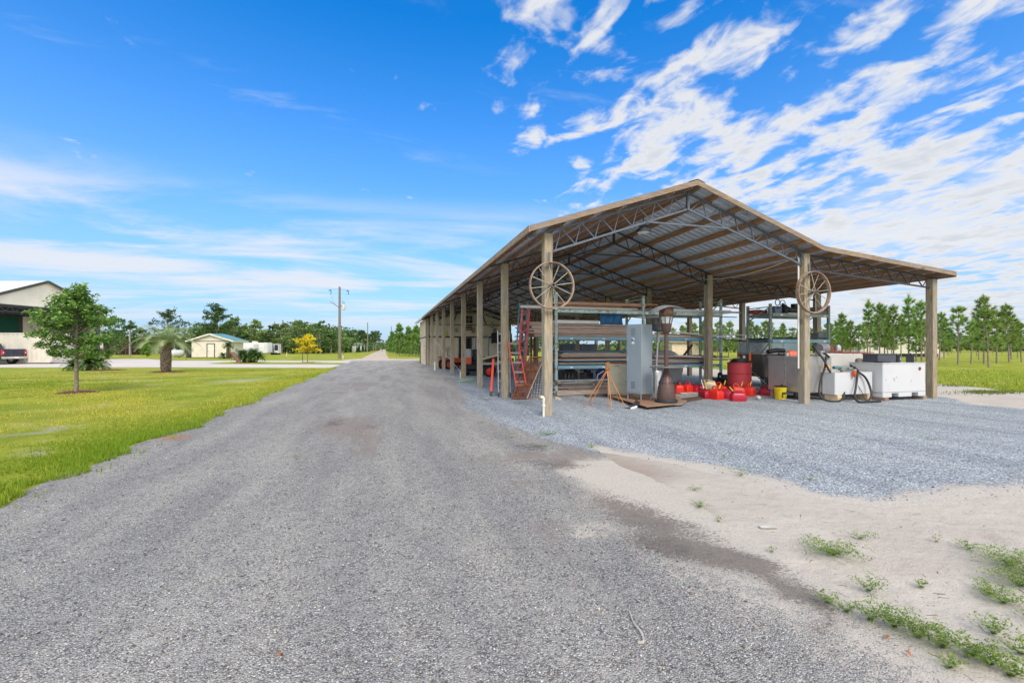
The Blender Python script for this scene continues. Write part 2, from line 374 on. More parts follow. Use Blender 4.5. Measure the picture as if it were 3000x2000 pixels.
def sand_mat():
    m, b, P = new_mat('pale sand'); tc = b.n('ShaderNodeTexCoord'); v = tc.outputs['Object']
    n1 = b.noise(v, .7, 6, .6); n2 = b.noise(v, 5, 6, .65); n3 = b.noise(v, 90, 3, .7)
    col = b.mix(b.step(n1, .3, .7), tuple(x*.84 for x in SAND), SAND); col = b.mix(b.m('MULTIPLY', b.step(n2, .52, .72), .5), col, tuple(x*.72 for x in SAND))
    vo = b.n('ShaderNodeTexVoronoi'); vo.inputs['Scale'].default_value = 30; b.put(vo.inputs['Vector'], v); s_ = b.n('ShaderNodeSeparateColor'); b.put(s_.inputs[0], vo.outputs['Color'])
    sp = b.m('MULTIPLY', b.step(vo.outputs['Distance'], .22, .12), b.step(s_.outputs[0], .86, .9)); col = b.mix(b.m('MULTIPLY', sp, .8), col, L(96, 88, 80))
    at_ = b.n('ShaderNodeAttribute'); at_.attribute_name = 'zone'; q = b.n('ShaderNodeSeparateColor'); b.put(q.inputs[0], at_.outputs['Color'])
    col = b.mix(b.m('MULTIPLY', b.step(b.m('SUBTRACT', b.m('MULTIPLY', q.outputs[0], 1.3), b.m('ADD', b.m('MULTIPLY', n2, .5), b.m('MULTIPLY', n3, .5))), -.35, .5), .8), col, b.mix(b.step(n3, .35, .65), tuple(x*.7 for x in SAND_D), SAND_D))
    col = b.mix(b.step(n3, .2, .8), b.mix(1., col, (.9, .9, .9), 'MULTIPLY'), b.mix(1., col, (1.08, 1.08, 1.08), 'MULTIPLY'))
    b.put(P.inputs['Base Color'], col); P.inputs['Roughness'].default_value = .95; P.inputs['Specular IOR Level'].default_value = .15
    bp = b.n('ShaderNodeBump'); bp.inputs['Strength'].default_value = .8; bp.inputs['Distance'].default_value = .06
    b.put(bp.inputs['Height'], b.m('ADD', b.m('MULTIPLY', n2, .8), b.m('MULTIPLY', n3, .1))); b.put(P.inputs['Normal'], bp.outputs[0]); return m
def lawn_mat():
    m, b, P = new_mat('mown lawn'); tc = b.n('ShaderNodeTexCoord'); v = tc.outputs['Object']
    n0 = b.noise(v, .09, 4, .6); n1 = b.noise(v, .6, 6, .65); n2 = b.noise(v, 5, 5, .7); n3 = b.noise(v, 60, 3, .75)
    g = b.mix(b.step(n1, .3, .7), L(140, 156, 46), L(188, 190, 74)); g = b.mix(b.m('MULTIPLY', b.step(n0, .45, .7), .7), g, L(200, 184, 98))
    g = b.mix(b.step(n2, .3, .75), b.mix(1., g, (.72, .76, .7), 'MULTIPLY'), g); g = b.mix(b.step(n3, .25, .75), b.mix(1., g, (.62, .66, .6), 'MULTIPLY'), b.mix(1., g, (1.15, 1.12, 1.1), 'MULTIPLY'))
    bare = b.m('MULTIPLY', b.step(b.m('ADD', b.m('MULTIPLY', n1, .6), b.m('MULTIPLY', n2, .4)), .55, .64), .85); g = b.mix(b.m('MULTIPLY', bare, b.step(n0, .38, .52)), g, tuple(x*.8 for x in SAND))
    at_ = b.n('ShaderNodeAttribute'); at_.attribute_name = 'zone'; q = b.n('ShaderNodeSeparateColor'); b.put(q.inputs[0], at_.outputs['Color'])
    zb = b.step(b.m('SUBTRACT', b.m('MULTIPLY', q.outputs[0], .85), b.m('ADD', b.m('MULTIPLY', n2, .9), b.m('MULTIPLY', n3, .45))), -.22, .40); g = b.mix(b.m('MULTIPLY', zb, .8), g, tuple(x*.85 for x in SAND))
    b.put(P.inputs['Base Color'], g); P.inputs['Roughness'].default_value = .95; P.inputs['Specular IOR Level'].default_value = .1
    bp = b.n('ShaderNodeBump'); bp.inputs['Strength'].default_value = .8; bp.inputs['Distance'].default_value = .03; b.put(bp.inputs['Height'], b.m('ADD', n2, n3)); b.put(P.inputs['Normal'], bp.outputs[0]); return m

lawn = MB(); lawn.add([(-1600, -300, 0), (1600, -300, 0), (1600, 2200, 0), (-1600, 2200, 0)], [(0, 1, 2, 3)])
LAWN = lawn_mat(); tag(lawn.build('lawn_ground', LAWN, fix=False), kind='structure')

def sand_mask(P, ed):
    r = np.zeros((len(P), 3)); r[:, 0] = np.clip(ell(P, 1700, 1340, 1.3, 1.4)*.9+ell(P, 1850, 1400, 1.1, .7)*.7+ell(P, 1590, 1300, .9, 1.0)*.9+ell(P, 2050, 1500, .5, .3)*.6+ell(P, 2650, 1660, .9, .35)*.5+ell(P, 2920, 1570, .8, .3)*.55+ell(P, 2300, 1680, .5, .3)*.4, 0, 1); return r
SAND_POLY = [(2.1, -8), (2.1, 6.2), (3.5, 9.2), (16, 9.2), (16.4, 46), (20.5, 46), (22.6, 24), (22.3, 13), (21.6, 11), (20.6, 9.4), (20.2, 6), (21, 0), (22, -8)]
sheet('sandy_track', SAND_POLY, .003, sand_mat(), sand_mask, .12, 60, lambda x, y: .0006)
def road_mask(P, ed):
    x, y = P[:, 0], P[:, 1]; r = np.zeros((len(P), 3))
    for px, py, rx, ry, k in ((1015, 1120, .28, 3.5, .8), (1050, 1135, .35, 3.6, .9), (1085, 1120, .22, 3.2, .6), (985, 1150, .3, 2.4, .6), (930, 1215, .16, 1.4, .6), (975, 1240, .34, 1.3, .95), (1010, 1255, .22, 1.7, .7), (1050, 1245, .30, 1.9, 1.0), (1095, 1270, .26, 1.9, .9), (1075, 1330, .12, 1.0, .6), (860, 1265, .14, 1.2, .5), (900, 1290, .10, 1.1, .45), (1130, 1190, .18, 2.0, .5), (1200, 1420, .1, .7, .4)):
        r[:, 0] += ell(P, px, py, rx*1.25, ry*1.15)*k*1.25
    for a in ((1480, 1335, .55, .5, 0, .6), (1530, 1420, .5, .5, 0, .7), (1590, 1550, .45, .4, 0, .9), (1640, 1640, .45, .35, 0, .5), (1500, 1345, .8, .5, 0, .6), (1680, 1335, .8, .8, 0, .95), (1800, 1395, .7, .5, 0, .85), (1930, 1450, .6, .35, 0, .6)): r[:, 0] += ell(P, *a[:5])*a[5]
    rag = np.array([nz(p[0], p[1], .9, 3)*.5 for p in P])
    wv = np.array([.25*nz(0, p[1], .12, 6) for p in P])
    for tx, w_, k in ((.75, .16, .34), (-.85, .20, .30), (-2.3, .22, .22), (2.0, .16, .2)): r[:, 1] += k*np.exp(-((x-tx-wv)/w_)**2)*sm(y, 2.5, 6)
    near = sm(y, 7.5, 6.0)
    r[:, 1] += sm(x+rag, 1.4, 2.8)*sm(y, 6.4, 4.2)*.95
    for a in ((1850, 1380, .9, .5, 0, .9), (1740, 1370, .6, .4, 0, .7), (1960, 1470, .8, .4, 0, .5), (1700, 1560, .35, .3, 0, .55)): r[:, 1] += ell(P, *a[:5])*a[5]
    for a in ((1830, 1490, .5, .42, -.6, .9), (1960, 1545, .6, .36, -.6, .85), (2080, 1620, .5, .26, -.6, .9), (2190, 1650, .4, .18, -.6, .85), (1930, 1600, .6, .3, -.6, .7), (1720, 1440, .5, .4, -.6, .6), (2270, 1700, .35, .16, -.6, .8), (2370, 1745, .22, .13, -.6, 1.2), (2400, 1830, .2, .13, -.6, 1.1), (1640, 1360, .6, .45, -.6, .9), (1560, 1310, .5, .5, -.6, .8), (985, 1235, .16, 1.1, 0, .8), (1040, 1150, .22, 2.0, 0, .7), (950, 1225, .10, .9, 0, .6), (1075, 1255, .14, 1.2, 0, .6)):
        r[:, 2] += ell(P, *a[:5])*a[5]
    r = np.concatenate([r, np.zeros((len(P), 1))], 1)
    for a in ((500, 1289, .42, .34, .5, 2.0), (430, 1300, .2, .16, .5, 1.6), (768, 1204, .42, .5, 0, 1.9), (880, 1195, .2, .3, 0, .6)): r[:, 3] += ell(P, *a[:5])*a[5]
    lawn_edge = sm(x, -3.2, -3.75); r[:, 2] += .35*lawn_edge
    return np.clip(r, 0, 1)
ROAD_POLY = [(-3.75, -6), (-3.55, 5.3), (-3.7, 6.4), (-3.6, 7.1), (-3.8, 8), (-3.7, 9.2), (-3.75, 13.5), (-3.7, 17), (-3.6, 22), (-3.6, 30), (-4.0, 41), (-3.9, 54), (3.4, 54), (3.4, 20), (3.6, 12), (3.2, 8.5), (3.0, 6.5), (3.0, 5.6), (2.85, 4.6), (2.8, 3.4), (2.75, 2.4), (2.6, 1.4), (2.45, -6)]
sheet('gravel_road', ROAD_POLY, .0058, gravel_mat('dark road gravel', L(104, 105, 106), L(174, 173, 171), L(222, 220, 214), 116), road_mask, .10, 60, lambda x, y: .0036 if x > 0 and y < 10 else .001)
def pad_mask(P, ed):
    r = np.zeros((len(P), 3)); rag = np.array([nz(p[0], p[1], 1.6, 8)*.25 for p in P])
    r[:, 1] = sm(ed+rag, .55, .05)*1.0*(P[:, 1] < 8.6)*(P[:, 0] > 3.0)
    r[:, 2] = sm(P[:, 0], 3.0, 2.2)*.4; return r
PAD_POLY = [(3.35, 45.3), (3.25, 21), (2.5, 15), (1.95, 10.6), (2.15, 8.3), (2.5, 7.1), (2.85, 6), (3.4, 5.05), (3.9, 4.1), (4.13, 3.5), (4.5, 3.1), (5.2, 2.95), (6.4, 2.85), (8.5, 2.8), (11.5, 3.2), (14.2, 4.3), (15.3, 6.0), (15.4, 7.6), (16.3, 9.2), (16.6, 46), (10, 46)]
sheet('gravel_pad', PAD_POLY, .0088, gravel_mat('blue grey gravel', L(106, 118, 130), L(166, 178, 190), L(226, 232, 238), 62, -.25, .014, .80), pad_mask, .14, 60, lambda x, y: .0065 if x < 3.1 else .0037)
def paved(name, polys, z, mat):
    for i, p in enumerate(polys): sheet(name, p, z, mat, None, .03, 70)
conc = M('pale concrete', L(206, 196, 186), .9, 0, .06, .8, .2, 30)
DRIVE = [[(-60, 56), (-28.6, 43.3), (-16.2, 40.3), (-3.9, 35.3), (-3.9, 42.2), (-15.1, 46.9), (-16.6, 49), (-15.9, 53.8), (-3.6, 46.8), (-3.9, 54.6), (-24.4, 61), (-31.5, 71.5), (-37, 73.5), (-60, 88)]]
paved('concrete_driveway', DRIVE, .006, conc)
dirt = M('pale track dirt', L(198, 180, 162), .95, 0, .12, .9, .3, 20, c2=L(170, 150, 130), c2amt=.5)
sheet('dirt_track', [(-4.2, 54.2), (3.3, 54.2), (14, 60), (14, 63), (2, 61.5), (.4, 66), (.1, 110), (.1, 420), (-3.9, 420), (-3.6, 110), (-3.3, 66), (-5.5, 60)], .005, dirt, None, .12, 150)

# loose stones lying on the gravel close to the camera
def loose_stones():
    n = 11000; d = 1.3*np.exp(nr.random(n)*math.log(9/1.3)); a = (nr.random(n)-.5)*R(112)
    r, dd = d*np.sin(a), d*np.cos(a); X = dd*SY+r*CY; Y = dd*CY-r*SY
    ok = np.array([(inside((x, y), ROAD_POLY) and x < 2.0+.5*nz(x, y, 1.2)) or inside((x, y), PAD_POLY) for x, y in zip(X, Y)]); X, Y, d = X[ok], Y[ok], d[ok]; n = len(X)
    pad = np.array([inside((x, y), PAD_POLY) for x, y in zip(X, Y)])
    s = (.003+.005*nr.random(n)**2)*(1+.10*d); base = np.array([(1, 0, 0), (-1, 0, 0), (0, 1, 0), (0, -1, 0), (0, 0, .7), (0, 0, -.4)])
    fc = np.array([(0, 2, 4), (2, 1, 4), (1, 3, 4), (3, 0, 4), (2, 0, 5), (1, 2, 5), (3, 1, 5), (0, 3, 5)])
    ang = nr.random(n)*6.28; ca, sa = np.cos(ang), np.sin(ang); j = base[None]*(.65+.7*nr.random((n, 6, 1)))*s[:, None, None]
    V = np.stack([j[..., 0]*ca[:, None]-j[..., 1]*sa[:, None]+X[:, None], j[..., 0]*sa[:, None]+j[..., 1]*ca[:, None]+Y[:, None], j[..., 2]+.008+s[:, None]*.3], -1)
    Fq = (np.arange(n)[:, None, None]*6+fc[None]).reshape(-1, 3)
    g = .10+.42*nr.random(n)**1.7; g = np.where(nr.random(n) > .93, .62, g); w = nr.random(n) > .85
    c = np.stack([g*np.where(w, 1.15, np.where(pad, .93, 1)), g*np.where(w, 1.0, 1), g*np.where(w, .8, np.where(pad, 1.1, 1.02))], 1)
    mt, b, P = new_mat('loose stone'); q = b.n('ShaderNodeAttribute'); q.attribute_name = 'tint'; b.put(P.inputs['Base Color'], q.outputs['Color']); P.inputs['Roughness'].default_value = .85
    tag(np_mesh('loose_gravel', V.reshape(-1, 3), Fq, mt, None, np.repeat(c, 6, 0)), 'loose grey stones scattered over the near gravel', 'gravel', kind='stuff')
loose_stones()

# grass blades on the lawn beside the road
GRASS = leafmat('grass blade', (1, 1, 1), .4, .6)
def blades(name, X, Y, h, w, col, label, lean=.5, z0=0.0):
    n = len(X); a = nr.random(n)*6.28; l = h*lean*nr.random(n); b2 = nr.random(n)*6.28
    dx, dy = np.cos(a)*w, np.sin(a)*w; tx, ty = np.cos(b2)*l, np.sin(b2)*l
    V = np.stack([np.stack([X-dx, Y-dy, np.full(n, z0)], 1), np.stack([X+dx, Y+dy, np.full(n, z0)], 1), np.stack([X+tx, Y+ty, h], 1)], 1).reshape(-1, 3)
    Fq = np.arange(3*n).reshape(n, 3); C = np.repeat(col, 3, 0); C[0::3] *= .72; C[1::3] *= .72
    return tag(np_mesh(name, V, Fq, GRASS, None, C), label, 'grass', kind='stuff')
BARE = [(at(px, py), rx, ry) for px, py, rx, ry in ((670, 1117, .9, 1.3), (740, 1112, .7, .8), (655, 1139, .6, .5), (83, 1292, .55, .22), (38, 1318, .5, .2), (147, 1250, .5, .22), (212, 1262, .4, .2), (320, 1228, .35, .25), (470, 1185, .4, .4), (784, 1104, .5, .9), (20, 1275, .4, .2), (110, 1330, .4, .16), (560, 1150, .4, .4), (265, 1104, .7, .4))]
def lawn_mask(P, ed):
    r = np.zeros((len(P), 3)); w = np.array([nz(p[0], p[1], 1.3, 4) for p in P])
    for c_, rx, ry in BARE: r[:, 0] += np.clip(1.25-np.hypot((P[:, 0]-c_.x)/(rx*1.5), (P[:, 1]-c_.y)/(ry*1.5))+.5*w, 0, 1)
    return np.clip(r, 0, 1)
sheet('lawn_ground', [(-3.2, 1), (-3.2, 34.6), (-16, 39), (-28, 42), (-40, 30), (-20, 1)], .0015, LAWN, lawn_mask, 0, 45, lambda x, y: .0007)
def lawn_grass():
    n = 330000; d = 3.6*np.exp(nr.random(n)**1.25*math.log(38/3.6)); a = -nr.random(n)*R(56)+R(4); r, dd = d*np.sin(a), d*np.cos(a)
    X = dd*SY+r*CY; Y = dd*CY-r*SY
    ed = -3.65-X+np.array([.26*nz(0, y, .55)+.24*nz(0, y, 1.9, 5)+.12*nz(0, y, 5, 2) for y in Y])
    ok = ((ed > -.10) | ((ed > -.55) & (nr.random(n) < .16*np.exp(np.clip(ed, -1, 0)/.16)) & (np.array([nz(x, y, 2.6, 9) for x, y in zip(X, Y)]) > .12))) & (Y > 2) & (Y < 36); ok &= ~((Y > 34) & (X < -6)); X, Y, d, ed = X[ok], Y[ok], d[ok], ed[ok]
    p1 = np.array([nz(x, y, .55, 2) for x, y in zip(X, Y)]); p2 = np.array([nz(x, y, .16, 12) for x, y in zip(X, Y)])
    bare = sum(np.clip(1.6-np.hypot((X-c_.x)/rx, (Y-c_.y)/ry)+.8*p1, 0, 1) for c_, rx, ry in BARE)
    edge = np.exp(-np.clip(ed, 0, 9)/.7); keep = nr.random(len(X)) < np.clip(.55+p1*1.9+edge, .05, 1)*np.clip(1-bare*.8, .12, 1)
    X, Y, d, ed, p1, p2, edge = [q[keep] for q in (X, Y, d, ed, p1, p2, edge)]; n = len(X)
    h = (.016+.016*nr.random(n)+.07*edge*nr.random(n)+.02*np.clip(p1, 0, 1))*(1+.012*d); w = .004+.00045*d
    t = np.clip(.5+p2*1.6+.25*nr.standard_normal(n), 0, 1)[:, None]
    c = np.array(L(146, 168, 48))*(1-t)+np.array(L(214, 204, 88))*t; c = c*(.75+.5*nr.random((n, 1))); c = c*(1-.25*edge[:, None])+np.array(L(120, 170, 30))*.25*edge[:, None]
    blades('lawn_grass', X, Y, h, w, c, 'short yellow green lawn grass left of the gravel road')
lawn_grass()
def field_grass():
    n = 60000; X = 21+nr.random(n)*26; Y = 6+nr.random(n)*26; ok = np.array([not inside((x+.6*nz(x, y, .8), y+.4*nz(x, y, 1.1, 3)), SAND_POLY) for x, y in zip(X, Y)]); ok &= nr.random(n) > np.clip((np.hypot(X, Y)-22)/24, 0, 1); X, Y = X[ok], Y[ok]; n = len(X)
    t = np.clip(.4+.3*nr.standard_normal(n), 0, 1)[:, None]; c = (np.array(L(142, 164, 52))*(1-t)+np.array(L(198, 196, 84))*t)*(.75+.5*nr.random((n, 1)))
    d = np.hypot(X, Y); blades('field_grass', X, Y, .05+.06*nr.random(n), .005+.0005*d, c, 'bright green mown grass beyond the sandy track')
field_grass()

# creeping weeds on the sand
def weeds():
    Vs, Cs = [], []
    def plant(c, rad, n, hgt):
        for k in range(n):
            a = rng.random()*6.28; ln = rad*(.4+.6*rng.random()); st = Vector((math.cos(a), math.sin(a)*.8, 0)); steps = max(3, int(ln/.018)); side = Vector((-st.y, st.x, 0))
            cur = rng.uniform(-.6, .6); tone = rng.uniform(.7, 1.2); young = rng.random()
            for i in range(steps):
                t = i/steps; p = c+st*ln*t+side*cur*ln*t*t+Vector((0, 0, .012+hgt*math.sin(t*2.4)*(.4+.6*rng.random())))
                for sgn in (-1, 1):
                    la = a+sgn*rng.uniform(.5, 1.5); lv = Vector((math.cos(la), math.sin(la), rng.uniform(.0, .9))).normalized(); lw = lv.cross(Vector((0, 0, 1))).normalized(); s_ = rng.uniform(.009, .021)
                    Vs.extend([p, p+lv*s_*.5+lw*s_*.22, p+lv*s_, p+lv*s_*.5-lw*s_*.22])
                    q = np.array(L(100, 140, 46))*(1-young*.6)+np.array(L(166, 166, 88))*young*.6; Cs.extend([q*tone*rng.uniform(.8, 1.2)]*4)
    spots = [(2440, 1628, .26, 44, .07), (2520, 1580, .16, 16, .05), (2545, 1735, .15, 20, .08), (2430, 1770, .12, 16, .05), (2480, 1795, .10, 14, .04), (2700, 1725, .06, 10, .04), (2840, 1610, .14, 16, .05), (2745, 1590, .05, 7, .04),
             (2960, 1660, .26, 34, .08), (2990, 1720, .24, 36, .08), (2900, 1745, .16, 20, .06), (3030, 1690, .3, 30, .08), (2940, 1770, .2, 24, .06), (2550, 1820, .13, 26, .09), (2620, 1840, .15, 32, .09), (2690, 1870, .15, 34, .08), (2760, 1900, .14, 32, .08), (2840, 1925, .14, 32, .07), (2900, 1950, .12, 26, .06), (2960, 1985, .12, 26, .06), (2910, 1860, .14, 22, .07), (2990, 1920, .13, 22, .06), (2780, 1960, .1, 14, .04), (3050, 1830, .14, 20, .06),
             (2035, 1437, .13, 10, .03), (2050, 1487, .16, 18, .03), (2105, 1530, .08, 8, .03), (1733, 1313, .16, 14, .04), (1605, 1275, .3, 22, .05), (1500, 1283, .2, 10, .04), (2170, 1395, .28, 14, .10), (2370, 1407, .14, 8, .06), (2122, 1343, .14, 8, .04), (2135, 1273, .2, 8, .03), (2720, 1290, .22, 8, .03), (870, 1348, .12, 8, .04), (565, 1350, .12, 8, .04), (383, 1330, .12, 8, .04), (2262, 1620, .05, 6, .03), (1425, 1172, .5, 16, .05), (1520, 1182, .4, 12, .04)]
    for px, py, rad, n, h in spots: plant(at(px, py), rad*(1.12 if n > 24 else 1), int(n*(1.8 if px > 2400 and py > 1600 else 1.2)), h)
    V = np.array([tuple(v) for v in Vs]); tag(np_mesh('sprawling_weeds', V, np.arange(len(V)).reshape(-1, 4), GRASS, None, np.array(Cs)), 'low green weeds sprawling over the sand and gravel', 'weeds', kind='stuff')
    g = MB()
weeds()
def litter():
    m = MB()
    for k in range(170):
        px, py = rng.uniform(1700, 3000), rng.uniform(1360, 1990); c = at(px, py)
        if not inside((c.x, c.y), SAND_POLY) or c.x < 2.5 or (inside((c.x, c.y), PAD_POLY)): continue
        a = rng.random()*6.28; l = rng.uniform(.008, .05); o = Vector((math.cos(a), math.sin(a), 0)); w = Vector((-o.y, o.x, 0))*rng.uniform(.0012, .003); z = Vector((0, 0, .006))
        m.add([c-o*l+w+z*.5, c-o*l-w+z*.5, c+o*l-w+z, c+o*l+w+z], [(0, 1, 2, 3)])
    tag(m.build('twig_litter', M('twig litter', L(104, 94, 84), .9, 0, .4, 9), None, fix=False), 'small dark twigs and bits scattered over the sand', 'litter', kind='stuff')
litter()
def verge_tuft():
    X, Y = [], []
    for px, py, rx, ry, k in ((2905, 1150, 1.6, .25, 900), (2860, 1148, .5, .15, 200), (2790, 1131, .5, .2, 150)):
        c = at(px, py); X += list(c.x+nr.standard_normal(k)*rx*.5); Y += list(c.y+nr.standard_normal(k)*ry)
    X, Y = np.array(X), np.array(Y); n = len(X); c = np.array(L(130, 150, 60))*(.7+.5*nr.random((n, 1)))
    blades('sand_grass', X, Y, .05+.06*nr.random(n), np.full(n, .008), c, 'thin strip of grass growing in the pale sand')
verge_tuft()

# ------------------------------------------------------------------ the pole barn
BX, BY = 7.12, 9.07
def zr(X): return 5.49-.335*abs(X-7.12) if X < 11.06 else 4.17-.084*(X-11.06)
SP = 3.63
barn = thing('pole_barn', 'long open sided pole barn with square timber posts, steel trusses and tin roof', 'barn', (BX, BY, 0))
def wb(mb, name, mat, parent=barn, **k):
    o = mb.build(name, mat, parent, **k); o.location = -Vector(parent.location); return o
POST = wood('weathered post timber', L(174, 159, 132), 2, .5); PURL = wood('purlin timber', L(178, 136, 104), 1, .6); FASC = wood('fascia timber', L(158, 136, 114), 0, .55); FASY = wood('eave board timber', L(164, 140, 116), 1, .55)
TIN = M('galvanised tin', L(206, 216, 230), .34, .32, .08, 2.0, 0, c2=L(150, 150, 150), c2amt=.25); TRUSS = M('dark steel', L(62, 66, 74), .5, .3, .2, 9); TRUSS_LIT = M('lit grey steel', L(104, 112, 124), .5, .3, .12, 9)  # last steel is the dark one coloured lighter, as lit, for the front truss
def roof_strip(x0, x1):
    ys = []; y = 8.80; k = 0
    while y < 45.75:
        ys += [(y, 0), (y+.165, 0), (y+.180, .019), (y+.212, .019)]; y += .2286
    n = len(ys); nx = 2; vs, fs = [], []
    for xx in (x0, x1):
        for (yy, h) in ys: vs.append((xx, yy, zr(min(max(xx, x0+1e-4), x1-1e-4))+h))
    for i in range(n-1): fs.append((i, i+1, n+i+1, n+i))
    m = len(vs); vs += [(a, b, c-.004) for a, b, c in vs]; fs += [tuple(j+m for j in f)[::-1] for f in fs]
    return MB().add(vs, fs)
for x0, x1 in ((2.93, 7.12), (7.12, 11.06), (11.06, 16.14)): wb(roof_strip(x0, x1), 'roof', TIN, fix=False)
cap = MB(); cap.prism([(6.90, zr(6.90)+.020), (7.12, 5.511), (7.34, zr(7.34)+.020), (7.34, zr(7.34)+.024), (7.12, 5.516), (6.90, zr(6.90)+.024)], 8.79, 45.7); wb(cap, 'ridge_cap', TIN)
for row, (x, kk) in enumerate(((3.35, 9), (10.70, 9), (15.60, 11))):
    for k in range(kk):
        y = 9.07+k*SP; top = zr(x+.1)-.235; w = .19
        m = MB(); m.b2((x, y, -.05), (x+w, y+w, top)); wb(m, 'post', POST, bevel=.006)
for x in (3.1, 3.75, 4.45, 5.15, 5.85, 6.5, 7.0, 7.25, 7.75, 8.45, 9.15, 9.85, 10.5, 10.98, 11.7, 12.4, 13.1, 13.8, 14.5, 15.2, 15.9):
    t = zr(x)-.012; m = MB(); m.b2((x-.02, 8.84, t-.14), (x+.02, 45.5, t)); wb(m, 'purlin', PURL)
def truss_main(y, mat):
    m = MB(); c = .045; T = lambda x: zr(x)-.185; xb0, xb1 = 3.54, 10.70
    def B(x): return 3.64+(4.90-3.64)*(x-xb0)/(7.12-xb0) if x <= 7.12 else 3.72+(4.90-3.72)*(xb1-x)/(xb1-7.12)
    m.beam((2.98, y, T(2.98)), (7.12, y, T(7.12)), c, c); m.beam((7.12, y, T(7.12)), (11.0, y, T(11.0)), c, c)
    m.beam((xb0, y, B(xb0)), (7.12, y, B(7.12)), c, c); m.beam((7.12, y, B(7.12)), (xb1, y, B(xb1)), c, c)
    m.beam((7.12, y, B(7.12)-.03), (7.12, y, T(7.12)+.03), .075, .06); m.beam((xb0+.02, y, B(xb0)), (xb0+.02, y, T(xb0)), .045, .04); m.beam((xb1-.02, y, B(xb1)), (xb1-.02, y, T(xb1)), .045, .04)
    for s0, s1 in ((xb0+.1, 7.05), (xb1-.1, 7.19)):
        n = 7
        for i in range(n):
            a, b = s0+(s1-s0)*i/n, s0+(s1-s0)*(i+1)/n; q = a+(b-a)*.28
            m.beam((a, y, B(a)), (q, y, T(q)), .022, .022); m.beam((q, y, T(q)), (b, y, B(b)), .022, .022)
    m.beam((5.95, y-.03, B(5.95)), (8.3, y-.03, B(8.3)), .03, .035)
    for x in (3.1, 3.75, 4.45, 5.15, 5.85, 6.5, 7.75, 8.45, 9.15, 9.85, 10.5): m.box((x+.045, y, zr(x)-.11), (.05, .05, .11), 0)
    wb(m, 'truss', mat)
def truss_lean(y, mat):
    m = MB(); c = .042; T = lambda x: zr(x)-.185; x0, x1 = 10.89, 15.60; B = lambda x: 3.62+(3.30-3.62)*(x-x0)/(x1-x0)
    m.beam((10.9, y, T(11.1)+.02), (15.95, y, T(15.95)), c, c); m.beam((x0, y, B(x0)), (x1, y, B(x1)), c, c)
    for i in range(8):
        a, b = x0+.05+(x1-x0-.1)*i/8, x0+.05+(x1-x0-.1)*(i+1)/8; q = a+(b-a)*.6
        m.beam((a, y, T(max(a, 11.07))), (q, y, B(q)), .024, .024); m.beam((q, y, B(q)), (b, y, T(b)), .018, .018)
    for x in (11.7, 12.4, 13.1, 13.8, 14.5, 15.2): m.box((x+.045, y, zr(x)-.11), (.05, .05, .11), 0)
    wb(m, 'lean_to_truss', mat)
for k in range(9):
    truss_main(9.07+k*SP+.095, TRUSS_LIT if k == 0 else TRUSS); truss_lean(9.07+k*SP+.095, TRUSS)
def board2(x0, x1, y0, y1, h, name='fascia', mat=FASC):
    e = 1e-3; m = MB(); m.prism([(x0, zr(x0+e)-.004), (x1, zr(x1-e)-.004), (x1, zr(x1-e)-h), (x0, zr(x0+e)-h)], y0, y1); wb(m, name, mat)
board2(2.94, 7.118, 8.795, 8.838, .125); board2(7.122, 11.058, 8.795, 8.838, .125); board2(11.062, 16.10, 8.795, 8.838, .12)
m = MB(); m.b2((2.90, 8.80, zr(2.94)-.14), (2.938, 37.9, zr(2.94)-.004)); wb(m, 'eave_board', FASY)
m = MB(); m.b2((16.102, 8.80, zr(16.1)-.16), (16.14, 45.5, zr(16.1)-.006)); wb(m, 'eave_board', FASY)
# enclosed end
WALL = M('cream wall panel', L(216, 204, 178), .7, 0, .06, 1.2, c2=L(196, 176, 140), c2amt=.3); TRIM = M('dark bronze trim', L(62, 56, 50), .6, 0, .12, 5); GUT = M('white gutter paint', L(222, 220, 212), .45, 0, .04, 2)
WY = 38.3
def wall_y(y, x0, x1, name='wall'):
    m = MB(); m.prism([(x0, 0), (x1, 0), (x1, zr(x1)-.20)]+([(7.12, zr(7.12)-.20)] if x0 < 7.12 < x1 else [])+[(x0, zr(x0)-.20)], y, y+.1)
    for i in range(int((x1-x0)/.305)):
        x = x0+.15+i*.305; m.b2((x-.018, y-.014, .02), (x+.018, y+.02, zr(x)-.22))
    wb(m, name, WALL)
wall_y(WY, 3.45, 10.7); wall_y(45.2, 3.45, 10.7)
m = MB(); m.b2((3.33, WY, 0), (3.43, 45.4, zr(3.4)-.2))
for i in range(22): m.b2((3.316, WY+.2+i*.31, .05), (3.34, WY+.24+i*.31, zr(3.4)-.21))
wb(m, 'wall', WALL)
m = MB(); m.b2((10.72, WY, 0), (10.82, 45.4, zr(10.8)-.2)); wb(m, 'wall', WALL)
m = MB(); m.b2((3.30, WY-.06, 0), (3.46, WY+.06, zr(3.4)-.2)); m.b2((3.305, WY+.06, 2.40), (3.34, 45.4, 2.5)); m.b2((3.46, WY-.05, 2.40), (10.7, WY-.02, 2.52)); m.b2((3.46, WY-.045, 3.5), (10.7, WY-.02, 3.56)); wb(m, 'wall_trim', TRIM)
m = MB(); m.b2((2.84, 37.9, zr(2.94)-.16), (2.96, 45.7, zr(2.94)+.0)); wb(m, 'gutter', GUT)
m = MB(); m.b2((3.29, 44.2, 0), (3.335, 45.15, 2.1)); wb(m, 'side_door', TRIM)
m = MB(); m.b2((6.15, WY-.06, 0), (6.30, WY-.02, 2.4)); m.b2((7.15, WY-.06, 0), (7.30, WY-.02, 2.4)); dfr = wb(m, 'door_frame', TRIM)
m = MB(); m.b2((6.30, WY-.045, .02), (7.15, WY-.02, 2.38)); wb(m, 'dark_doorway', M('dark interior', L(34, 32, 32), .8))  # flat dark panel painted for the unlit room behind the doorway
m = MB()
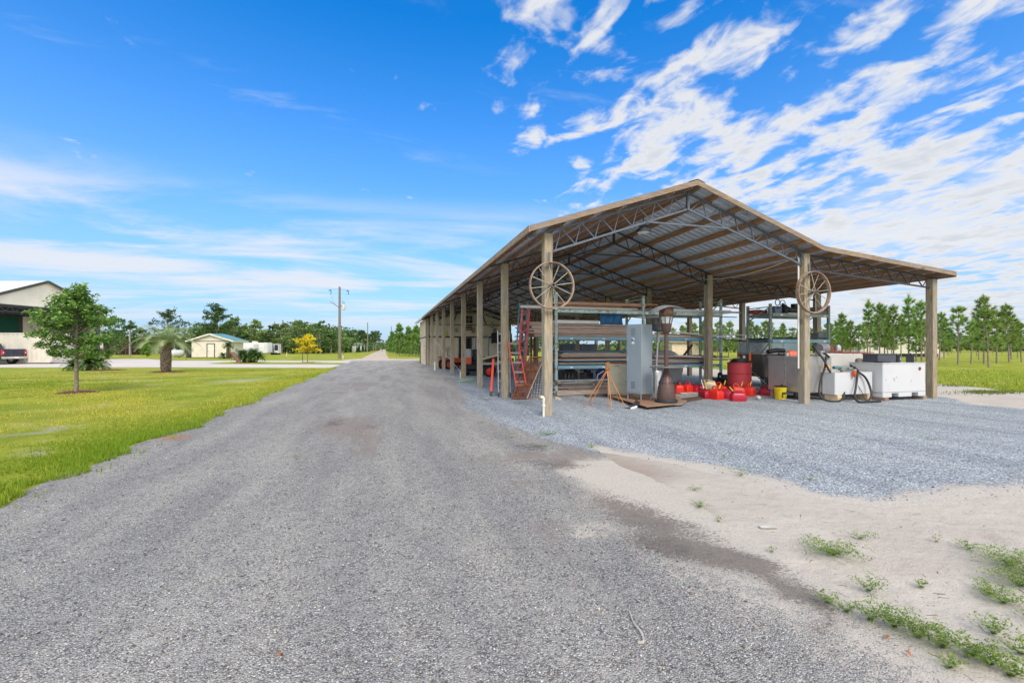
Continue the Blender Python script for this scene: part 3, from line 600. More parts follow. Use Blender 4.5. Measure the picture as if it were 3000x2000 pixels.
for a, b in (((4.5, 4.4), (5.4, 4.95)), ((9.2, 4.65), (10.3, 4.25))): m.beam((a[0], WY-.06, a[1]-.35), (b[0], WY-.06, b[1]-.35), .06, .1)
m.b2((5.8, WY-.07, 4.62), (8.4, WY-.02, 4.72)); m.beam((5.6, WY-.07, 3.6), (6.0, WY-.07, 4.6), .06, .08); m.beam((8.6, WY-.07, 3.6), (8.2, WY-.07, 4.6), .06, .08); wb(m, 'wall_brace', TRIM)
# things hung on the end wall
SGL = {}
def sign(px, py, w, h, c, label, lines, lc):
    p = onY(px, WY-.075); d = p.x*SY+p.y*CY; p.z = zat(py, d); t = thing('wall_sign', label, 'sign', p)
    m = MB(); m.box((0, 0, 0), (w, .012, h)); m.build('panel', M('sign paint', c, .5, 0, .08, 4), t)
    n = lines
    for i in range(n): m = MB(); m.box((rng.uniform(-.02, .02), -.009, h*.38-(h*.76)*i/max(1, n-1)), (w*rng.uniform(.5, .8), .004, h*.07)); m.build('text_line', SGL.setdefault(lc, M('sign lettering', lc, .5)), t)
sign(1386, 968, .27, .42, L(140, 40, 50), 'dark red sign with pale lettering high on the cream end wall', 4, L(230, 215, 210))
sign(1450, 968, .24, .42, L(50, 44, 56), 'black sign with pale lettering high on the cream end wall', 5, L(200, 190, 190))
sign(1335, 967, .34, .36, L(120, 150, 120), 'pale green square sign high on the cream end wall', 3, L(190, 205, 190))
sign(1306, 977, .18, .42, L(225, 215, 40), 'bright yellow sign on the cream end wall', 3, L(120, 120, 30))
t = thing('vertical_sign', 'narrow white sign with dark marks on the barn side wall', 'sign', (3.30, 39.7, 1.55)); m = MB(); m.box((0, 0, 0), (.012, .24, 1.25)); m.build('panel', M('white sign', L(232, 230, 226), .6), t)
DLT = M('dark lettering', L(60, 58, 60), .6)
for z, h in ((.45, .18), (.12, .26), (-.25, .2), (-.52, .12)): m = MB(); m.box((-.009, 0, z), (.006, .15, h)); m.build('text_block', DLT, t)
def hung(px, py, Y): p = onY(px, Y); p.z = zat(py, p.x*SY+p.y*CY); return p
t = thing('wall_fan', 'round black fan in a square housing above the slatted vent', 'fan', hung(1374, 936, WY-.1)); m = MB(); m.torus((0, -.04, 0), .26, .03, 'Y', 24, 6); m.box((0, .02, 0), (.62, .05, .62)); m.build('housing', TRIM, t)
m = MB()
for k in range(4): m.box((.12*math.cos(k*1.57), -.05, .12*math.sin(k*1.57)), (.2, .02, .09), 0, Matrix.Rotation(-k*1.57, 3, 'Y'))
m.build('blade', M('fan blade', L(140, 140, 138), .5, .4), t)
t = thing('slatted_vent', 'dark slatted vent on the end wall under the round fan', 'vent', hung(1374, 959, WY-.1)); m = MB()
for k in range(4): m.box((0, 0, -.2+k*.135), (.56, .05, .085))
m.build('slat', M('vent slat', L(70, 64, 58), .6), t)
m = MB(); m.box((0, .035, 0), (.6, .02, .6)); m.build('frame', M('vent frame', L(190, 180, 160), .6), t)
t = thing('wall_lantern', 'small wall lantern with a pale glass beside the black sign', 'lantern', hung(1442, 951, WY-.1)); m = MB(); m.box((0, 0, .2), (.2, .16, .04)); m.box((0, 0, -.2), (.2, .16, .04))
for sx in (-.08, .08): m.box((sx, -.06, 0), (.02, .02, .38))
m.build('cage', TRIM, t); m = MB(); m.lathe([(.06, -.18), (.07, 0), (.06, .18)], 12); m.build('glass', M('lantern glass', L(215, 220, 215), .2), t)
t = thing('hanging_tarp', 'black tarp hanging on the end wall behind the machines', 'tarp', hung(1470, 988, WY-.2)); m = MB(); vs = []
for j in range(6):
    for i in range(18): vs.append((-.95+1.9*i/17, .05*math.sin(i*1.3+j*.4), .42-.9*j/5-.12*abs(i/17-.4)))
m.add(vs, [(j*18+i, j*18+i+1, j*18+i+19, j*18+i+18) for j in range(5) for i in range(17)]); m.build('cloth', M('black tarp', L(30, 30, 34), .6), t, smooth=60)
# lamp, cables and conduits under the roof
t = thing('hanging_lamp', 'round black disc lamp hanging under the front truss', 'lamp', (6.0, 9.35, 4.32)); m = MB(); m.lathe([(.03, .16), (.10, .14), (.13, .05), (.17, .04), (.17, -.01), (.15, -.02)], 24); m.build('housing', TRUSS, t, smooth=40)
m = MB(); m.lathe([(.14, -.021), (.14, -.027)], 24); m.build('lens', M('lamp lens', L(225, 225, 220), .3), t)
m = MB(); m.tube([(0, 0, .15), (0, 0, .38)], .012); m.build('hook', TRUSS, t)
WHITEP = M('white plastic pipe', L(226, 224, 216), .4, 0, .05, 3)
def cable(name, pts, r, mat, label, cat='cable', n=6):
    p0 = Vector(pts[0]); m = MB(); m.tube([Vector(p)-p0 for p in pts], r, n); return tag(m.build(name, mat, None, smooth=60, p=p0), label, cat)
def sag(a, b, s, n=12): return [Vector(a).lerp(Vector(b), i/n)-Vector((0, 0, s*4*(i/n)*(1-i/n))) for i in range(n+1)]
CREAM = M('cream cable', L(214, 206, 186), .5)
cable('power_cable', sag((10.62, 9.3, 3.93), (10.62, 12.7, 3.86), .14)+sag((10.62, 12.72, 3.86), (10.6, 16.3, 3.86), .12)[1:], .013, CREAM, 'cream cable sagging along the middle posts under the front roof bay')
cable('power_cable', sag((10.62, 16.36, 3.86), (10.6, 19.9, 3.86), .16)+sag((10.6, 19.95, 3.86), (10.6, 23.6, 3.86), .16)[1:], .014, CREAM, 'cream cable sagging along the middle posts deeper under the roof')
cable('drop_pipe', [(10.64, 9.20, .95), (10.64, 9.20, 3.9), (10.62, 9.25, 3.98)], .022, WHITEP, 'long white pipe running down the side of the middle front post', 'pipe', 10)
cable('conduit', [(10.66, 12.85, .4), (10.66, 12.85, 3.9)], .014, M('grey conduit', L(150, 152, 156), .4, .5), 'thin grey conduit running up the second middle post', 'pipe', 8)
# wagon wheels
RIM = M('rusty pale rim', L(168, 146, 128), .7, .2, .15, 5, .3, 40, c2=L(138, 104, 82), c2amt=.5); SPK = M('spoke steel', L(176, 168, 156), .6, .3, .12, 8)
def wagon_wheel(label, p, rad, width):
    t = thing('wagon_wheel', label, 'wheel', p, 0, 'wagon wheels hung on the barn posts'); m = MB(); n = 64; prof = [(rad, -width/2), (rad, width/2), (rad-.022, width/2), (rad-.032, 0), (rad-.022, -width/2)]
    vs = []
    for k in range(n):
        a = 2*math.pi*k/n
        for r, y in prof: vs.append((r*math.cos(a), y, r*math.sin(a)))
    q = len(prof); m.add(vs, [(k*q+i, k*q+(i+1) % q, ((k+1) % n)*q+(i+1) % q, ((k+1) % n)*q+i) for k in range(n) for i in range(q)]); m.build('rim', RIM, t, smooth=40)
    m = MB(); m.lathe([(.030, -.10), (.046, -.10), (.050, -.07), (.062, -.06), (.062, -.045), (.045, -.035), (.045, .05), (.06, .06), (.06, .08), (.03, .08), (.03, -.10)], 20, ax='Y', cap=False); m.build('hub', M('hub iron', L(120, 112, 104), .6, .4), t, smooth=35)
    for k in range(12):
        a = 2*math.pi*(k+.3)/12; yh = -.055 if k % 2 else .06; m = MB(); m.tube([(.045*math.cos(a), yh, .045*math.sin(a)), ((rad-.02)*math.cos(a), 0, (rad-.02)*math.sin(a))], .0085, 6); m.build('spoke', SPK, t, smooth=60)
    m = MB(); m.box((-.03, .085, rad+.06), (.05, .012, .34)); m.box((.0, .03, rad-.02), (.05, .12, .03)); m.build('hanger', TRUSS_LIT, t)
wagon_wheel('large spoked wagon wheel hung on the corner post nearest the road', (3.48, 8.96, 2.86), .515, .09)
wagon_wheel('spoked wagon wheel hung on the middle front post above the steel tank', (10.86, 8.95, 2.97), .555, .10)
t = thing('standpipe', 'white plastic standpipe with an elbow at the foot of the corner post', 'pipe', (3.30, 8.99, 0)); m = MB(); m.tube([(0, 0, 0), (0, 0, .36)], .026, 12); m.tube([(0, 0, .34), (0, 0, .40), (-.02, 0, .43), (-.09, -.02, .43)], .034, 12); m.box((0, 0, .25), (.075, .07, .02)); m.build('pipe', WHITEP, t, smooth=50)
m = MB(); m.lathe([(.03, 0), (.032, .05)], 10, (-.12, -.02, .42), ax='X'); m.box((-.13, -.02, .47), (.03, .03, .05)); m.build('tap', M('brass tap', L(150, 132, 90), .4, .7), t)

# ------------------------------------------------------------------ pallet racks
TEAL = M('faded teal rack paint', L(198, 218, 212), .6, .1, .14, 5, 0, c2=L(150, 150, 120), c2amt=.45, c2sc=4); TEALB = M('blue rack beam', L(128, 172, 188), .55, .1, .10, 4, 0, c2=L(158, 160, 140), c2amt=.35, c2sc=3); GREENR = M('grey green rack paint', L(146, 158, 148), .6, .1, .14, 5, 0, c2=L(104, 112, 108), c2amt=.4)
HOLE = M('rack slot', L(44, 50, 52), .8); STICK = M('white sticker', L(232, 234, 232), .6); DECKW = M('wire deck', L(150, 150, 146), .5, .5, .1, 6)
def rack(label, xs, y0, y1, h, levels, up, beams, brace=True, decks=()):
    t = thing('pallet_rack', label, 'rack', (xs[0], y0, 0)); x0 = xs[0]
    for x in xs:
        for yy in (0, y1-y0):
            m = MB(); m.box((x-x0, yy, h/2), (.075, .07, h)); m.box((x-x0, yy, .006), (.13, .12, .012)); u = m.build('upright', up, t)
            m = MB()
            for k in range(int(h/.05)-1):
                for s_ in (-1, 1): m.box((x-x0+s_*.017, yy-.036, .06+k*.05+(.012 if s_ > 0 else 0)), (.010, .004, .022))
            m.build('slots', HOLE, u)
        if brace:
            m = MB(); ww = y1-y0; zz = [.2, .8, 1.7, 2.4, h-.1]
            for a, b, s_ in zip(zz[:-1], zz[1:], (0, 1, 0, 1)): m.beam((x-x0, 0 if s_ == 0 else ww, a), (x-x0, ww if s_ == 0 else 0, b), .03, .03)
            m.beam((x-x0, 0, h-.1), (x-x0, ww, h-.1), .03, .03); m.beam((x-x0, 0, .2), (x-x0, ww, .2), .03, .03); m.build('brace', up, t)
    for bi, (z, bm_) in enumerate(zip(levels, beams)):
        for a, b in zip(xs[:-1], xs[1:]):
            for yy in (-.045, y1-y0+.045):
                m = MB(); m.box(((a+b)/2-x0, yy, z-.05), (b-a-.07, .045, .10)); be = m.build('beam', bm_, t)
                if yy < 0:
                    m = MB()
                    for f in (.16, .52, .9): m.box((a-x0+(b-a)*f, yy-.024, z-.055), (.10, .004, .04))
                    m.build('sticker', STICK, be)
            if bi in decks:
                m = MB()
                for k in range(int((b-a)/.10)): m.box((a-x0+.06+k*.10, (y1-y0)/2, z+.006), (.012, y1-y0+.05, .012))
                for k in range(8): m.box(((a+b)/2-x0, (y1-y0)*k/7, z+.004), (b-a-.1, .012, .008))
                m.build('wire_deck', DECKW, t)
    return t
RX, RY0, RY1 = (5.26, 8.44, 11.63), 13.16, 14.23
rack('long two bay pallet rack with blue beams stacked with boards behind the grey locker', RX, RY0, RY1, 3.27, (.93, 1.86, 2.74), TEAL, (TEALB, TEALB, TEAL), decks=(2,))
rack('shorter pallet rack with metal decks and tools behind the steel tank', (12.12, 14.62), 11.5, 12.43, 2.95, (1.78, 2.64), GREENR, (TEALB, GREENR), decks=(1,))
WOODS = [wood('grey board', L(184, 168, 158), 0, .6), wood('brown board', L(170, 136, 112), 0, .55), wood('pink brown board', L(206, 172, 154), 0, .65), wood('pale board', L(212, 186, 148), 0, .7), wood('dark board', L(104, 86, 76), 0, .6), wood('orange board', L(186, 132, 88), 0, .6)]
BLUEB = M('blue panel', L(70, 120, 150), .6, 0, .15, 3); WHITEB = M('white trim board', L(220, 218, 212), .5, 0, .06, 3)
def board(name, label, cat, group, x0, x1, y, z, w, h, mat, rz=0, tilt=0):
    m = MB(); m.box((0, 0, 0), (x1-x0, w, h)); o = m.build(name, mat, None, bevel=0, p=((x0+x1)/2, y, z+h/2)); o.rotation_euler = (0, tilt, rz); return tag(o, label, cat, group)
def pile(label, group, x0, x1, z0, ztop, mats, rows=3, jit=.35, lmin=.75, hs=(.035, .04, .04, .028)):
    z = z0
    while z < ztop:
        h = rng.choice(hs); ys = [RY0+.02+(RY1-RY0-.06)*(k+.5)/rows for k in range(rows)]
        for i, y in enumerate(ys):
            if i > 0 and z+h < ztop-.10 and rng.random() < .30: continue
            a = x0+rng.uniform(0, jit); b = x1-rng.uniform(0, jit*1.6)
            if rng.random() > lmin: b = a+(b-a)*rng.uniform(.55, .9)
            board('timber_board', label, 'board', group, a, b, y+rng.uniform(-.03, .03), z, (RY1-RY0)/rows*.86, h, rng.choice(mats), rng.uniform(-.010, .010), rng.uniform(-.0035, .0035))
        z += h+.004
W = WOODS
pile('brown board in the stack on the top shelf of the long rack', 'boards on the top rack shelf', 5.0, 9.3, 2.755, 2.98, [W[1], W[2], W[5], W[0]], 3, .5)
pile('weathered board in the thick stack on the middle shelf of the long rack', 'boards on the middle rack shelf', 4.05, 8.75, 1.865, 2.29, [W[0], W[2], W[2], W[1], W[3], W[0]], 3, .5, .75, (.022, .03, .04, .04))
pile('flat board in the stack on the lowest shelf of the long rack, left bay', 'boards on the lowest shelf, left bay', 5.30, 8.45, .935, 1.40, [W[4], W[5], W[0], W[1], W[4], BLUEB, W[3], WHITEB, W[4]], 2, .3, .85, (.014, .02, .026, .03))
pile('thin wide board in the stack on the lowest shelf of the long rack, right bay', 'boards on the lowest shelf, right bay', 8.6, 12.1, .935, 1.17, [W[0], W[1], W[4], W[0]], 2, .5, .8)
pile('pale timber on the middle shelf of the long rack, right bay', 'timbers on the middle shelf, right bay', 8.5, 11.9, 1.865, 1.97, [W[3], W[5], WHITEB, W[3]], 3, .5, .8)
pile('loose board lying on the ground under the long rack', 'boards under the long rack', 5.0, 8.9, .02, .34, [W[0], W[0], WHITEB, W[1], W[3]], 3, .7, .75, (.02, .03, .035))
board('grey sheet', 'wide grey sheet laid over the boards, right bay of the long rack', 'sheet', None, 8.9, 11.5, 13.7, 1.185, .95, .05, W[0], .02)
for i, (x1, y, dz) in enumerate(((5.6, 13.2, 0), (5.9, 13.32, .03), (5.7, 13.5, .0), (6.2, 13.62, .06))):
    o = cable('plastic_pipe', [(4.08+i*.16, y, 2.80+dz), (x1+2.4, y, 2.80+dz)], .042 if i < 2 else .03, WHITEP, 'white plastic pipe sticking out left from the top rack shelf', 'pipe', 12); tag(o, group='white pipes on the top rack shelf')
m = MB(); m.prism([(0, 0), (.6, 0), (.62, .10), (.58, .11), (.56, .03), (.04, .03), (.02, .10), (-.02, .10)], 0, 3.1, 'X'); tag(m.build('white_gutter', M('white sheet metal', L(226, 228, 230), .4, .1, .05, 2), None, p=(9.0, 13.2, 2.76)), 'long white sheet metal channel on the top shelf, right bay', 'channel')
for i, (y, z) in enumerate(((13.3, 2.80), (13.5, 2.66))): cable('thin_bar', [(10.4, y, z), (12.55, y-.1, z-.02*i)], .03-.012*i, M('pale bar', L(190, 186, 178), .5), ('thick', 'thin')[i]+' pale bar sticking out right from the top rack shelf', 'bar', 8)
for i, (a, b) in enumerate((((8.8, 13.1, 2.12), (13.6, 12.9, 1.72)), ((9.0, 13.3, 2.02), (13.2, 13.1, 1.70)), ((10.5, 13.35, 1.98), (13.2, 13.35, 1.98)))):
    m = MB(); m.beam(a, b, .09, .035); tag(m.build('long_strip', (WHITEB, W[4], WHITEB)[i], None), ('white strip sloping down right off the middle rack shelf', 'dark strip sloping down under the white strip off the middle shelf', 'level white strip sticking out right from the middle shelf')[i], 'strip')
m = MB(); m.beam((9.6, 13.05, 1.24), (12.6, 12.9, 1.05), .05, .03); tag(m.build('long_strip', WHITEB, None), 'thin white strip lying on the lowest shelf towards the red drum', 'strip')
t = thing('round_tank_end', 'round white tank end standing behind the right bay of the long rack', 'tank', (10.55, 14.7, .72)); m = MB(); m.lathe([(.02, -.22), (.25, -.20), (.45, -.14), (.6, -.06), (.68, .02), (.70, .1), (.70, .5)], 48, ax='Y'); m.build('shell', M('dull white enamel', L(226, 226, 222), .5, 0, .05, 2), t, smooth=40)
m = MB(); m.box((0, .2, -.70), (.9, .5, .04)); m.build('stand', TRUSS, t)
BROWN = M('brown angle iron', L(110, 66, 48), .7, .2, .2, 8)
m = MB(); m.beam((10.95, 14.4, 1.15), (11.55, 14.6, 1.62), .05, .07); tag(m.build('brown_beam', BROWN, None), 'short rusty brown beam slanting behind the rack beside the white tank end', 'beam')
m = MB(); vs = []
for j in range(7):
    for i in range(15): vs.append((-.42+.84*i/14, .05*math.sin(i*1.4+j*.5), .28-.5*j/6+.02*math.sin(i*.8)))
m.add(vs, [(j*15+i, j*15+i+1, j*15+i+16, j*15+i+15) for j in range(6) for i in range(14)]); tag(m.build('blue_tarp', M('blue tarp', L(40, 104, 150), .6, 0, .2, 4), None, smooth=60, p=(7.35, 13.35, 2.46)), 'blue tarp hanging under the top shelf of the long rack', 'tarp')
m = MB(); m.box((0, 0, 0), (1.5, .4, .1)); tag(m.build('white_plank', WHITEB, None, p=(6.0, 13.3, 2.345)), 'short white plank lying on the thick middle shelf stack', 'plank')
m = MB(); m.box((0, 0, 0), (3.6, .14, .05)); m.box((.8, .16, -.02), (2.9, .15, .04)); tag(m.build('steel_channel', M('grey steel channel', L(160, 164, 168), .5, .5, .1, 4), None, p=(7.0, 13.0, .46)), 'grey steel channel lying across under the lowest rack beam', 'channel')
# dark machinery on the ground beneath the rack
DARK = M('oily black iron', L(40, 38, 38), .5, .4, .25, 9); DARKG = M('dark grey casting', L(74, 74, 76), .6, .3, .2, 9); RUST = M('rusty iron', L(122, 78, 56), .85, .3, .25, 9, .4, 60, c2=L(160, 112, 80), c2amt=.5)
def engine(label, p, s, mats=(DARK, DARKG), rz=0.0):
    t = thing('scrap_engine', label, 'engine', p, rz); m = MB(); m.box((0, 0, s*.35), (s*.9, s*.55, s*.5)); m.box((s*.1, 0, s*.66), (s*.5, s*.3, s*.16)); m.box((0, 0, s*.06), (s*.7, s*.4, s*.12)); m.build('block', mats[0], t, bevel=.015)
    m = MB(); m.lathe([(s*.2, 0), (s*.2, s*.06), (s*.05, s*.07)], 18, (s*.46, 0, s*.36), ax='X'); m.build('flywheel', mats[1], t, smooth=40)
    for k in range(3): m = MB(); m.tube([(-s*.3+s*.2*k, -s*.28, s*.5), (-s*.3+s*.2*k, -s*.42, s*.46), (-s*.35+s*.2*k, -s*.46, s*.25)], s*.035, 8); m.build('manifold', mats[1], t, smooth=60)
    m = MB(); m.lathe([(s*.10, 0), (s*.11, s*.1), (s*.06, s*.13)], 14, (-s*.15, 0, s*.72)); m.build('air_filter', mats[1], t, smooth=40)
engine('black engine lying under the long rack near its left end', (5.85, 13.6, .36), .62)
engine('dark engine under the long rack beside the blue tub', (6.6, 13.75, .36), .5, (DARKG, DARK), .5)
t = thing('blue_tub', 'dark blue plastic tub tipped on its side under the long rack', 'tub', (7.35, 13.6, .62), (R(62), 0, R(24))); m = MB(); m.loft([(-.25, .34, .24), (.25, .44, .32), (.25, .41, .29), (-.20, .31, .21)], 24, 6); m.build('shell', M('blue plastic', L(36, 82, 150), .4, 0, .08, 3), t, smooth=35)
m = MB(); m.torus((0, 0, .25), .36, .018, 'Z', 24, 6); m.build('rim', M('blue rim', L(46, 92, 160), .4), t)
m = MB(); m.tube([(0, 0, 0), (.15, .02, .16), (.2, .05, .34), (.42, .05, .46)], .022, 8); tag(m.build('bent_pipe', M('grey bent pipe', L(150, 150, 150), .5, .4), None, smooth=50, p=(6.5, 13.05, .28)), 'bent grey pipe poking up in front of the blue tub', 'pipe')
engine('dark engine heap on the ground behind the red drum', (11.7, 13.2, .02), .7, (DARK, DARK), .3); engine('black engine between the red drum and the steel tank', (10.9, 12.6, .02), .55, (DARK, DARKG), 1.1); engine('greasy motor with a rusty pulley beside the steel tank', (11.2, 12.3, .02), .42, (DARKG, RUST), 2.2)

# ------------------------------------------------------------------ things standing on the gravel in front
PLY = wood('weathered plywood', L(160, 124, 98), 0, .6); c0 = at(1900, 1178)
def slab(name, label, cat, pts, z0, z1, mat):
    P = [at(*q, z1) for q in pts]; c = sum(P, Vector())/len(P); m = MB(); m.prism([(p.x-c.x, p.y-c.y) for p in P], 0, z1-z0, 'Z'); return tag(m.build(name, mat, None, bevel=.004, p=(c.x, c.y, z0)), label, cat)
slab('plywood_sheet', 'weathered plywood sheet under the locker and the bronze heater', 'plywood', [(1790, 1160), (1895, 1190), (1940, 1186), (2005, 1178), (1990, 1160), (1900, 1150)], .075, .10, PLY)
slab('plywood_sheet', 'broken plywood piece sticking out at the heater base', 'plywood', [(1885, 1184), (1932, 1187), (2000, 1183), (2012, 1172), (1960, 1166)], .045, .07, W[1])
slab('flat_plank', 'dark plank edge running from the plywood towards the red cans', 'plank', [(1985, 1178), (2060, 1166), (2050, 1160), (1960, 1170)], .012, .045, W[4])
m = MB(); m.box((0, 0, 0), (1.75, .14, .14)); tag(m.build('ground_timber', W[0], None, bevel=.01, p=(*onY(1705, 12.75)[:2], .09)), 'thick grey timber lying in front of the long rack', 'timber')
m = MB(); m.box((0, 0, 0), (2.5, .2, .06)); tag(m.build('ground_timber', W[4], None, bevel=.01, p=(*onY(1820, 12.3)[:2], .05), rz=.05), 'dark plank on the ground under the tan cabinet', 'plank')
m = MB(); m.box((0, 0, 0), (3.2, .25, .045)); tag(m.build('ground_timber', W[0], None, p=(*onY(2110, 12.15)[:2], .035), rz=-.02), 'grey plank on the ground under the row of red cans', 'plank')
for px, py, s_ in ((1632, 1170, .09), (1640, 1172, .07)): c = at(px, py); m = MB(); m.loft([(0, s_, s_*.8), (s_*.5, s_*.9, s_*.7), (s_*.9, s_*.5, s_*.4)], 10, 2.2); tag(m.build('stone_block', M('pale stone', L(170, 164, 140), .9, 0, .2, 9, .5, 30), None, p=c), ('pale broken stone' if s_ > .08 else 'smaller pale broken stone')+' at the left end of the grey timber', 'stone')
# locker
GREY = M('grey locker paint', L(146, 158, 166), .42, .15, .035, 1.5); GREYD = M('locker slot', L(88, 94, 98), .6)
lk = pd(1878.6, 11.7, .10); t = thing('metal_locker', 'tall grey metal locker standing on legs on the plywood', 'locker', lk, -YAW)
th = R(55); ux = Vector((-math.cos(th), math.sin(th), 0)); uy = Vector((math.sin(th), math.cos(th), 0)); LR = Matrix((ux, -uy, Vector((0, 0, 1)))).transposed()
# local locker axes: q runs along the door from the near corner, s runs back along the side
def lq(q, s_, z): return ux*q+uy*s_+Vector((0, 0, z))
def lbox(m, q0, q1, s0, s1, z0, z1, mi=0): m.add([lq(q, s_, z) for z in (z0, z1) for s_ in (s0, s1) for q in (q0, q1)], [(0, 2, 3, 1), (4, 5, 7, 6), (0, 1, 5, 4), (2, 6, 7, 3), (0, 4, 6, 2), (1, 3, 7, 5)], mi)
LW, LD, LH = .50, .46, 2.04
m = MB(); lbox(m, 0, LW, 0, LD, .16, LH); m.build('body', GREY, t, bevel=.006)
for q, s_ in ((.015, .015), (LW-.04, .015), (.015, LD-.04), (LW-.04, LD-.04)): m = MB(); lbox(m, q, q+.025, s_, s_+.025, 0, .16); m.build('leg', GREY, t)
m = MB(); lbox(m, .035, LW-.03, -.012, -.003, .20, LH-.04); dr = m.build('door', GREY, t, bevel=.004)
m = MB()
for z in (LH-.13, LH-.17, LH-.21, LH-.25, LH-.29, .30, .335, .37, .405, .44, .475): lbox(m, .19, .33, -.016, -.012, z, z+.012)
m.build('vent_slots', GREYD, dr)
m = MB(); lbox(m, LW-.07, LW-.045, -.035, -.012, 1.02, 1.16); m.build('handle', M('bright latch', L(200, 204, 206), .3, .7), dr)
m = MB(); lbox(m, .20, .32, -.016, -.012, LH-.45, LH-.345, 0); lbox(m, .21, .245, -.018, -.016, LH-.44, LH-.36, 1); lbox(m, .255, .31, -.018, -.016, LH-.385, LH-.36, 1); lbox(m, .255, .31, -.018, -.016, LH-.43, LH-.40, 2); m.build('sticker', [M('blue sticker', L(54, 78, 160), .5), STICK, M('pale blue ink', L(120, 140, 200), .5)], dr)
m = MB(); m.add([lq(.26+.055*math.cos(a*.5236), -.015, LH-.50+.035*math.sin(a*.5236)) for a in range(12)], [tuple(range(12))]); m.build('sticker', STICK, dr, fix=False)
# patio heaters
BRZ = M('bronze heater paint', L(106, 84, 78), .42, .55, .10, 20, .1, 200); BRZB = M('black heater base', L(44, 46, 50), .5); STEELH = M('brushed steel', L(184, 184, 182), .3, .8, .06, 8); ALU = M('silver reflector', L(222, 226, 230), .28, .7, .05, 3); GLASSH = M('frosted heater glass', L(196, 204, 200), .25)
t = thing('patio_heater', 'tall bronze patio heater with a bell base and a bent silver hood', 'patio heater', pd(1952, 11.35, .10)); m = MB(); m.lathe([(.26, 0), (.28, .01), (.28, .06), (.265, .08), (.22, .085)], 32); m.build('base', BRZB, t, smooth=35)
m = MB(); m.lathe([(.225, .085), (.228, .18), (.215, .34), (.17, .55), (.115, .70), (.07, .80), (.055, .86), (.06, .90)], 32); bd = m.build('bell', BRZ, t, smooth=50)
m = MB()
for k in range(14): a = 2*math.pi*k/14; m.box((.187*math.cos(a), .187*math.sin(a), .50), (.012, .012, .06), 0, Matrix.Rotation(a, 3, 'Z'))
m.build('vent_slots', HOLE, bd)
m = MB(); m.lathe([(.06, .885), (.41, .895), (.42, .91), (.41, .925), (.06, .925)], 36); m.build('table', M('grey brown table top', L(128, 118, 110), .4, .2), t, smooth=35)
m = MB(); m.lathe([(.05, .92), (.05, 1.78)], 20); m.build('pole', BRZ, t, smooth=60)
m = MB(); m.lathe([(.06, 1.76), (.10, 1.82), (.125, 1.92), (.14, 2.03)], 24); m.build('goblet', BRZ, t, smooth=50)
m = MB(); m.lathe([(.125, 2.03), (.162, 2.20)], 8); m.build('glass', GLASSH, t)
m = MB()
for k in range(8): a = 2*math.pi*k/8; m.beam((.128*math.cos(a), .128*math.sin(a), 2.03), (.166*math.cos(a), .166*math.sin(a), 2.20), .018, .018)
m.lathe([(.168, 2.20), (.172, 2.21), (.172, 2.23), (.165, 2.24)], 24); m.build('cage', BRZ, t)
m = MB(); m.lathe([(.172, 2.24), (.182, 2.27), (.178, 2.33), (.178, 2.44)], 28); m.build('burner', M('copper burner mesh', L(132, 100, 82), .35, .7, .2, 12), t, smooth=40)
m = MB(); vs = []; nn, kk = 40, 7
for j in range(kk+1):
    for i in range(nn):
        a = 2*math.pi*i/nn; r = .45*j/kk; bend = .22*max(0, -math.cos(a)-.2)**2*(j/kk)**4; z = 2.50-.08*(j/kk)**2-bend+(.02*math.sin(2*a)*(j/kk)**2)
        vs.append((r*math.cos(a)*(1-.25*bend), r*math.sin(a), z))
fs = [(j*nn+i, j*nn+(i+1) % nn, (j+1)*nn+(i+1) % nn, (j+1)*nn+i) for j in range(kk) for i in range(nn)]; o_ = len(vs); vs += [(x, y, z-.006) for x, y, z in vs]; fs += [tuple(q+o_ for q in f)[::-1] for f in fs]
m.add(vs, fs); m.build('hood', ALU, t, smooth=60, fix=False)
t = thing('patio_heater', 'slim stainless patio heater behind the bronze one', 'patio heater', pd(1922, 12.6, .03)); m = MB(); m.lathe([(.17, 0), (.17, .80), (.16, .82), (.05, .83)], 24); m.build('bell', STEELH, t, smooth=40)
m = MB(); m.tube([(0, 0, .82), (.03, 0, 1.3), (.07, 0, 1.9)], .03, 12); m.build('pole', STEELH, t, smooth=60)
m = MB(); m.tube([(.06, 0, 1.62), (.07, 0, 1.95)], .045, 12); m.box((.12, 0, 1.82), (.06, .06, .08)); m.build('valve', M('valve housing', L(150, 150, 142), .4, .5), t)
m = MB(); m.lathe([(.10, 1.94), (.18, 1.97), (.19, 2.1), (.17, 2.12), (.17, 2.3)], 24, (.07, 0, 0)); m.build('burner', M('dark burner', L(90, 88, 86), .35, .7), t, smooth=40)
m = MB(); m.lathe([(.01, 2.40), (.22, 2.38), (.40, 2.33), (.40, 2.325), (.22, 2.372), (.01, 2.39)], 32, (.10, 0, 0)); m.build('hood', M('dull hood', L(150, 150, 152), .35, .6), t, smooth=60)
# tan cabinet
t = thing('tan_cabinet', 'low tan metal cabinet with rust streaks behind the orange tripod', 'cabinet', pd(1785, 13.0, .08), -YAW+R(-28)); TAN = M('tan grey enamel', L(164, 160, 140), .55, .05, .06, 3, 0, c2=L(150, 112, 74), c2amt=.28, c2sc=5)
m = MB(); m.box((.26, .25, .50), (.60, .50, .92)); m.build('body', TAN, t, bevel=.01); m = MB(); m.box((.26, .25, .975), (.62, .52, .03)); m.build('top', RUST, t); m = MB(); m.box((.26, -.006, .62), (.50, .008, .50)); m.build('door', TAN, t, bevel=.003); m = MB(); m.box((.26, -.006, .2), (.50, .008, .26)); m.build('drawer', TAN, t, bevel=.003); m = MB(); m.box((.26, .25, .02), (.54, .44, .05)); m.build('plinth', RUST, t)
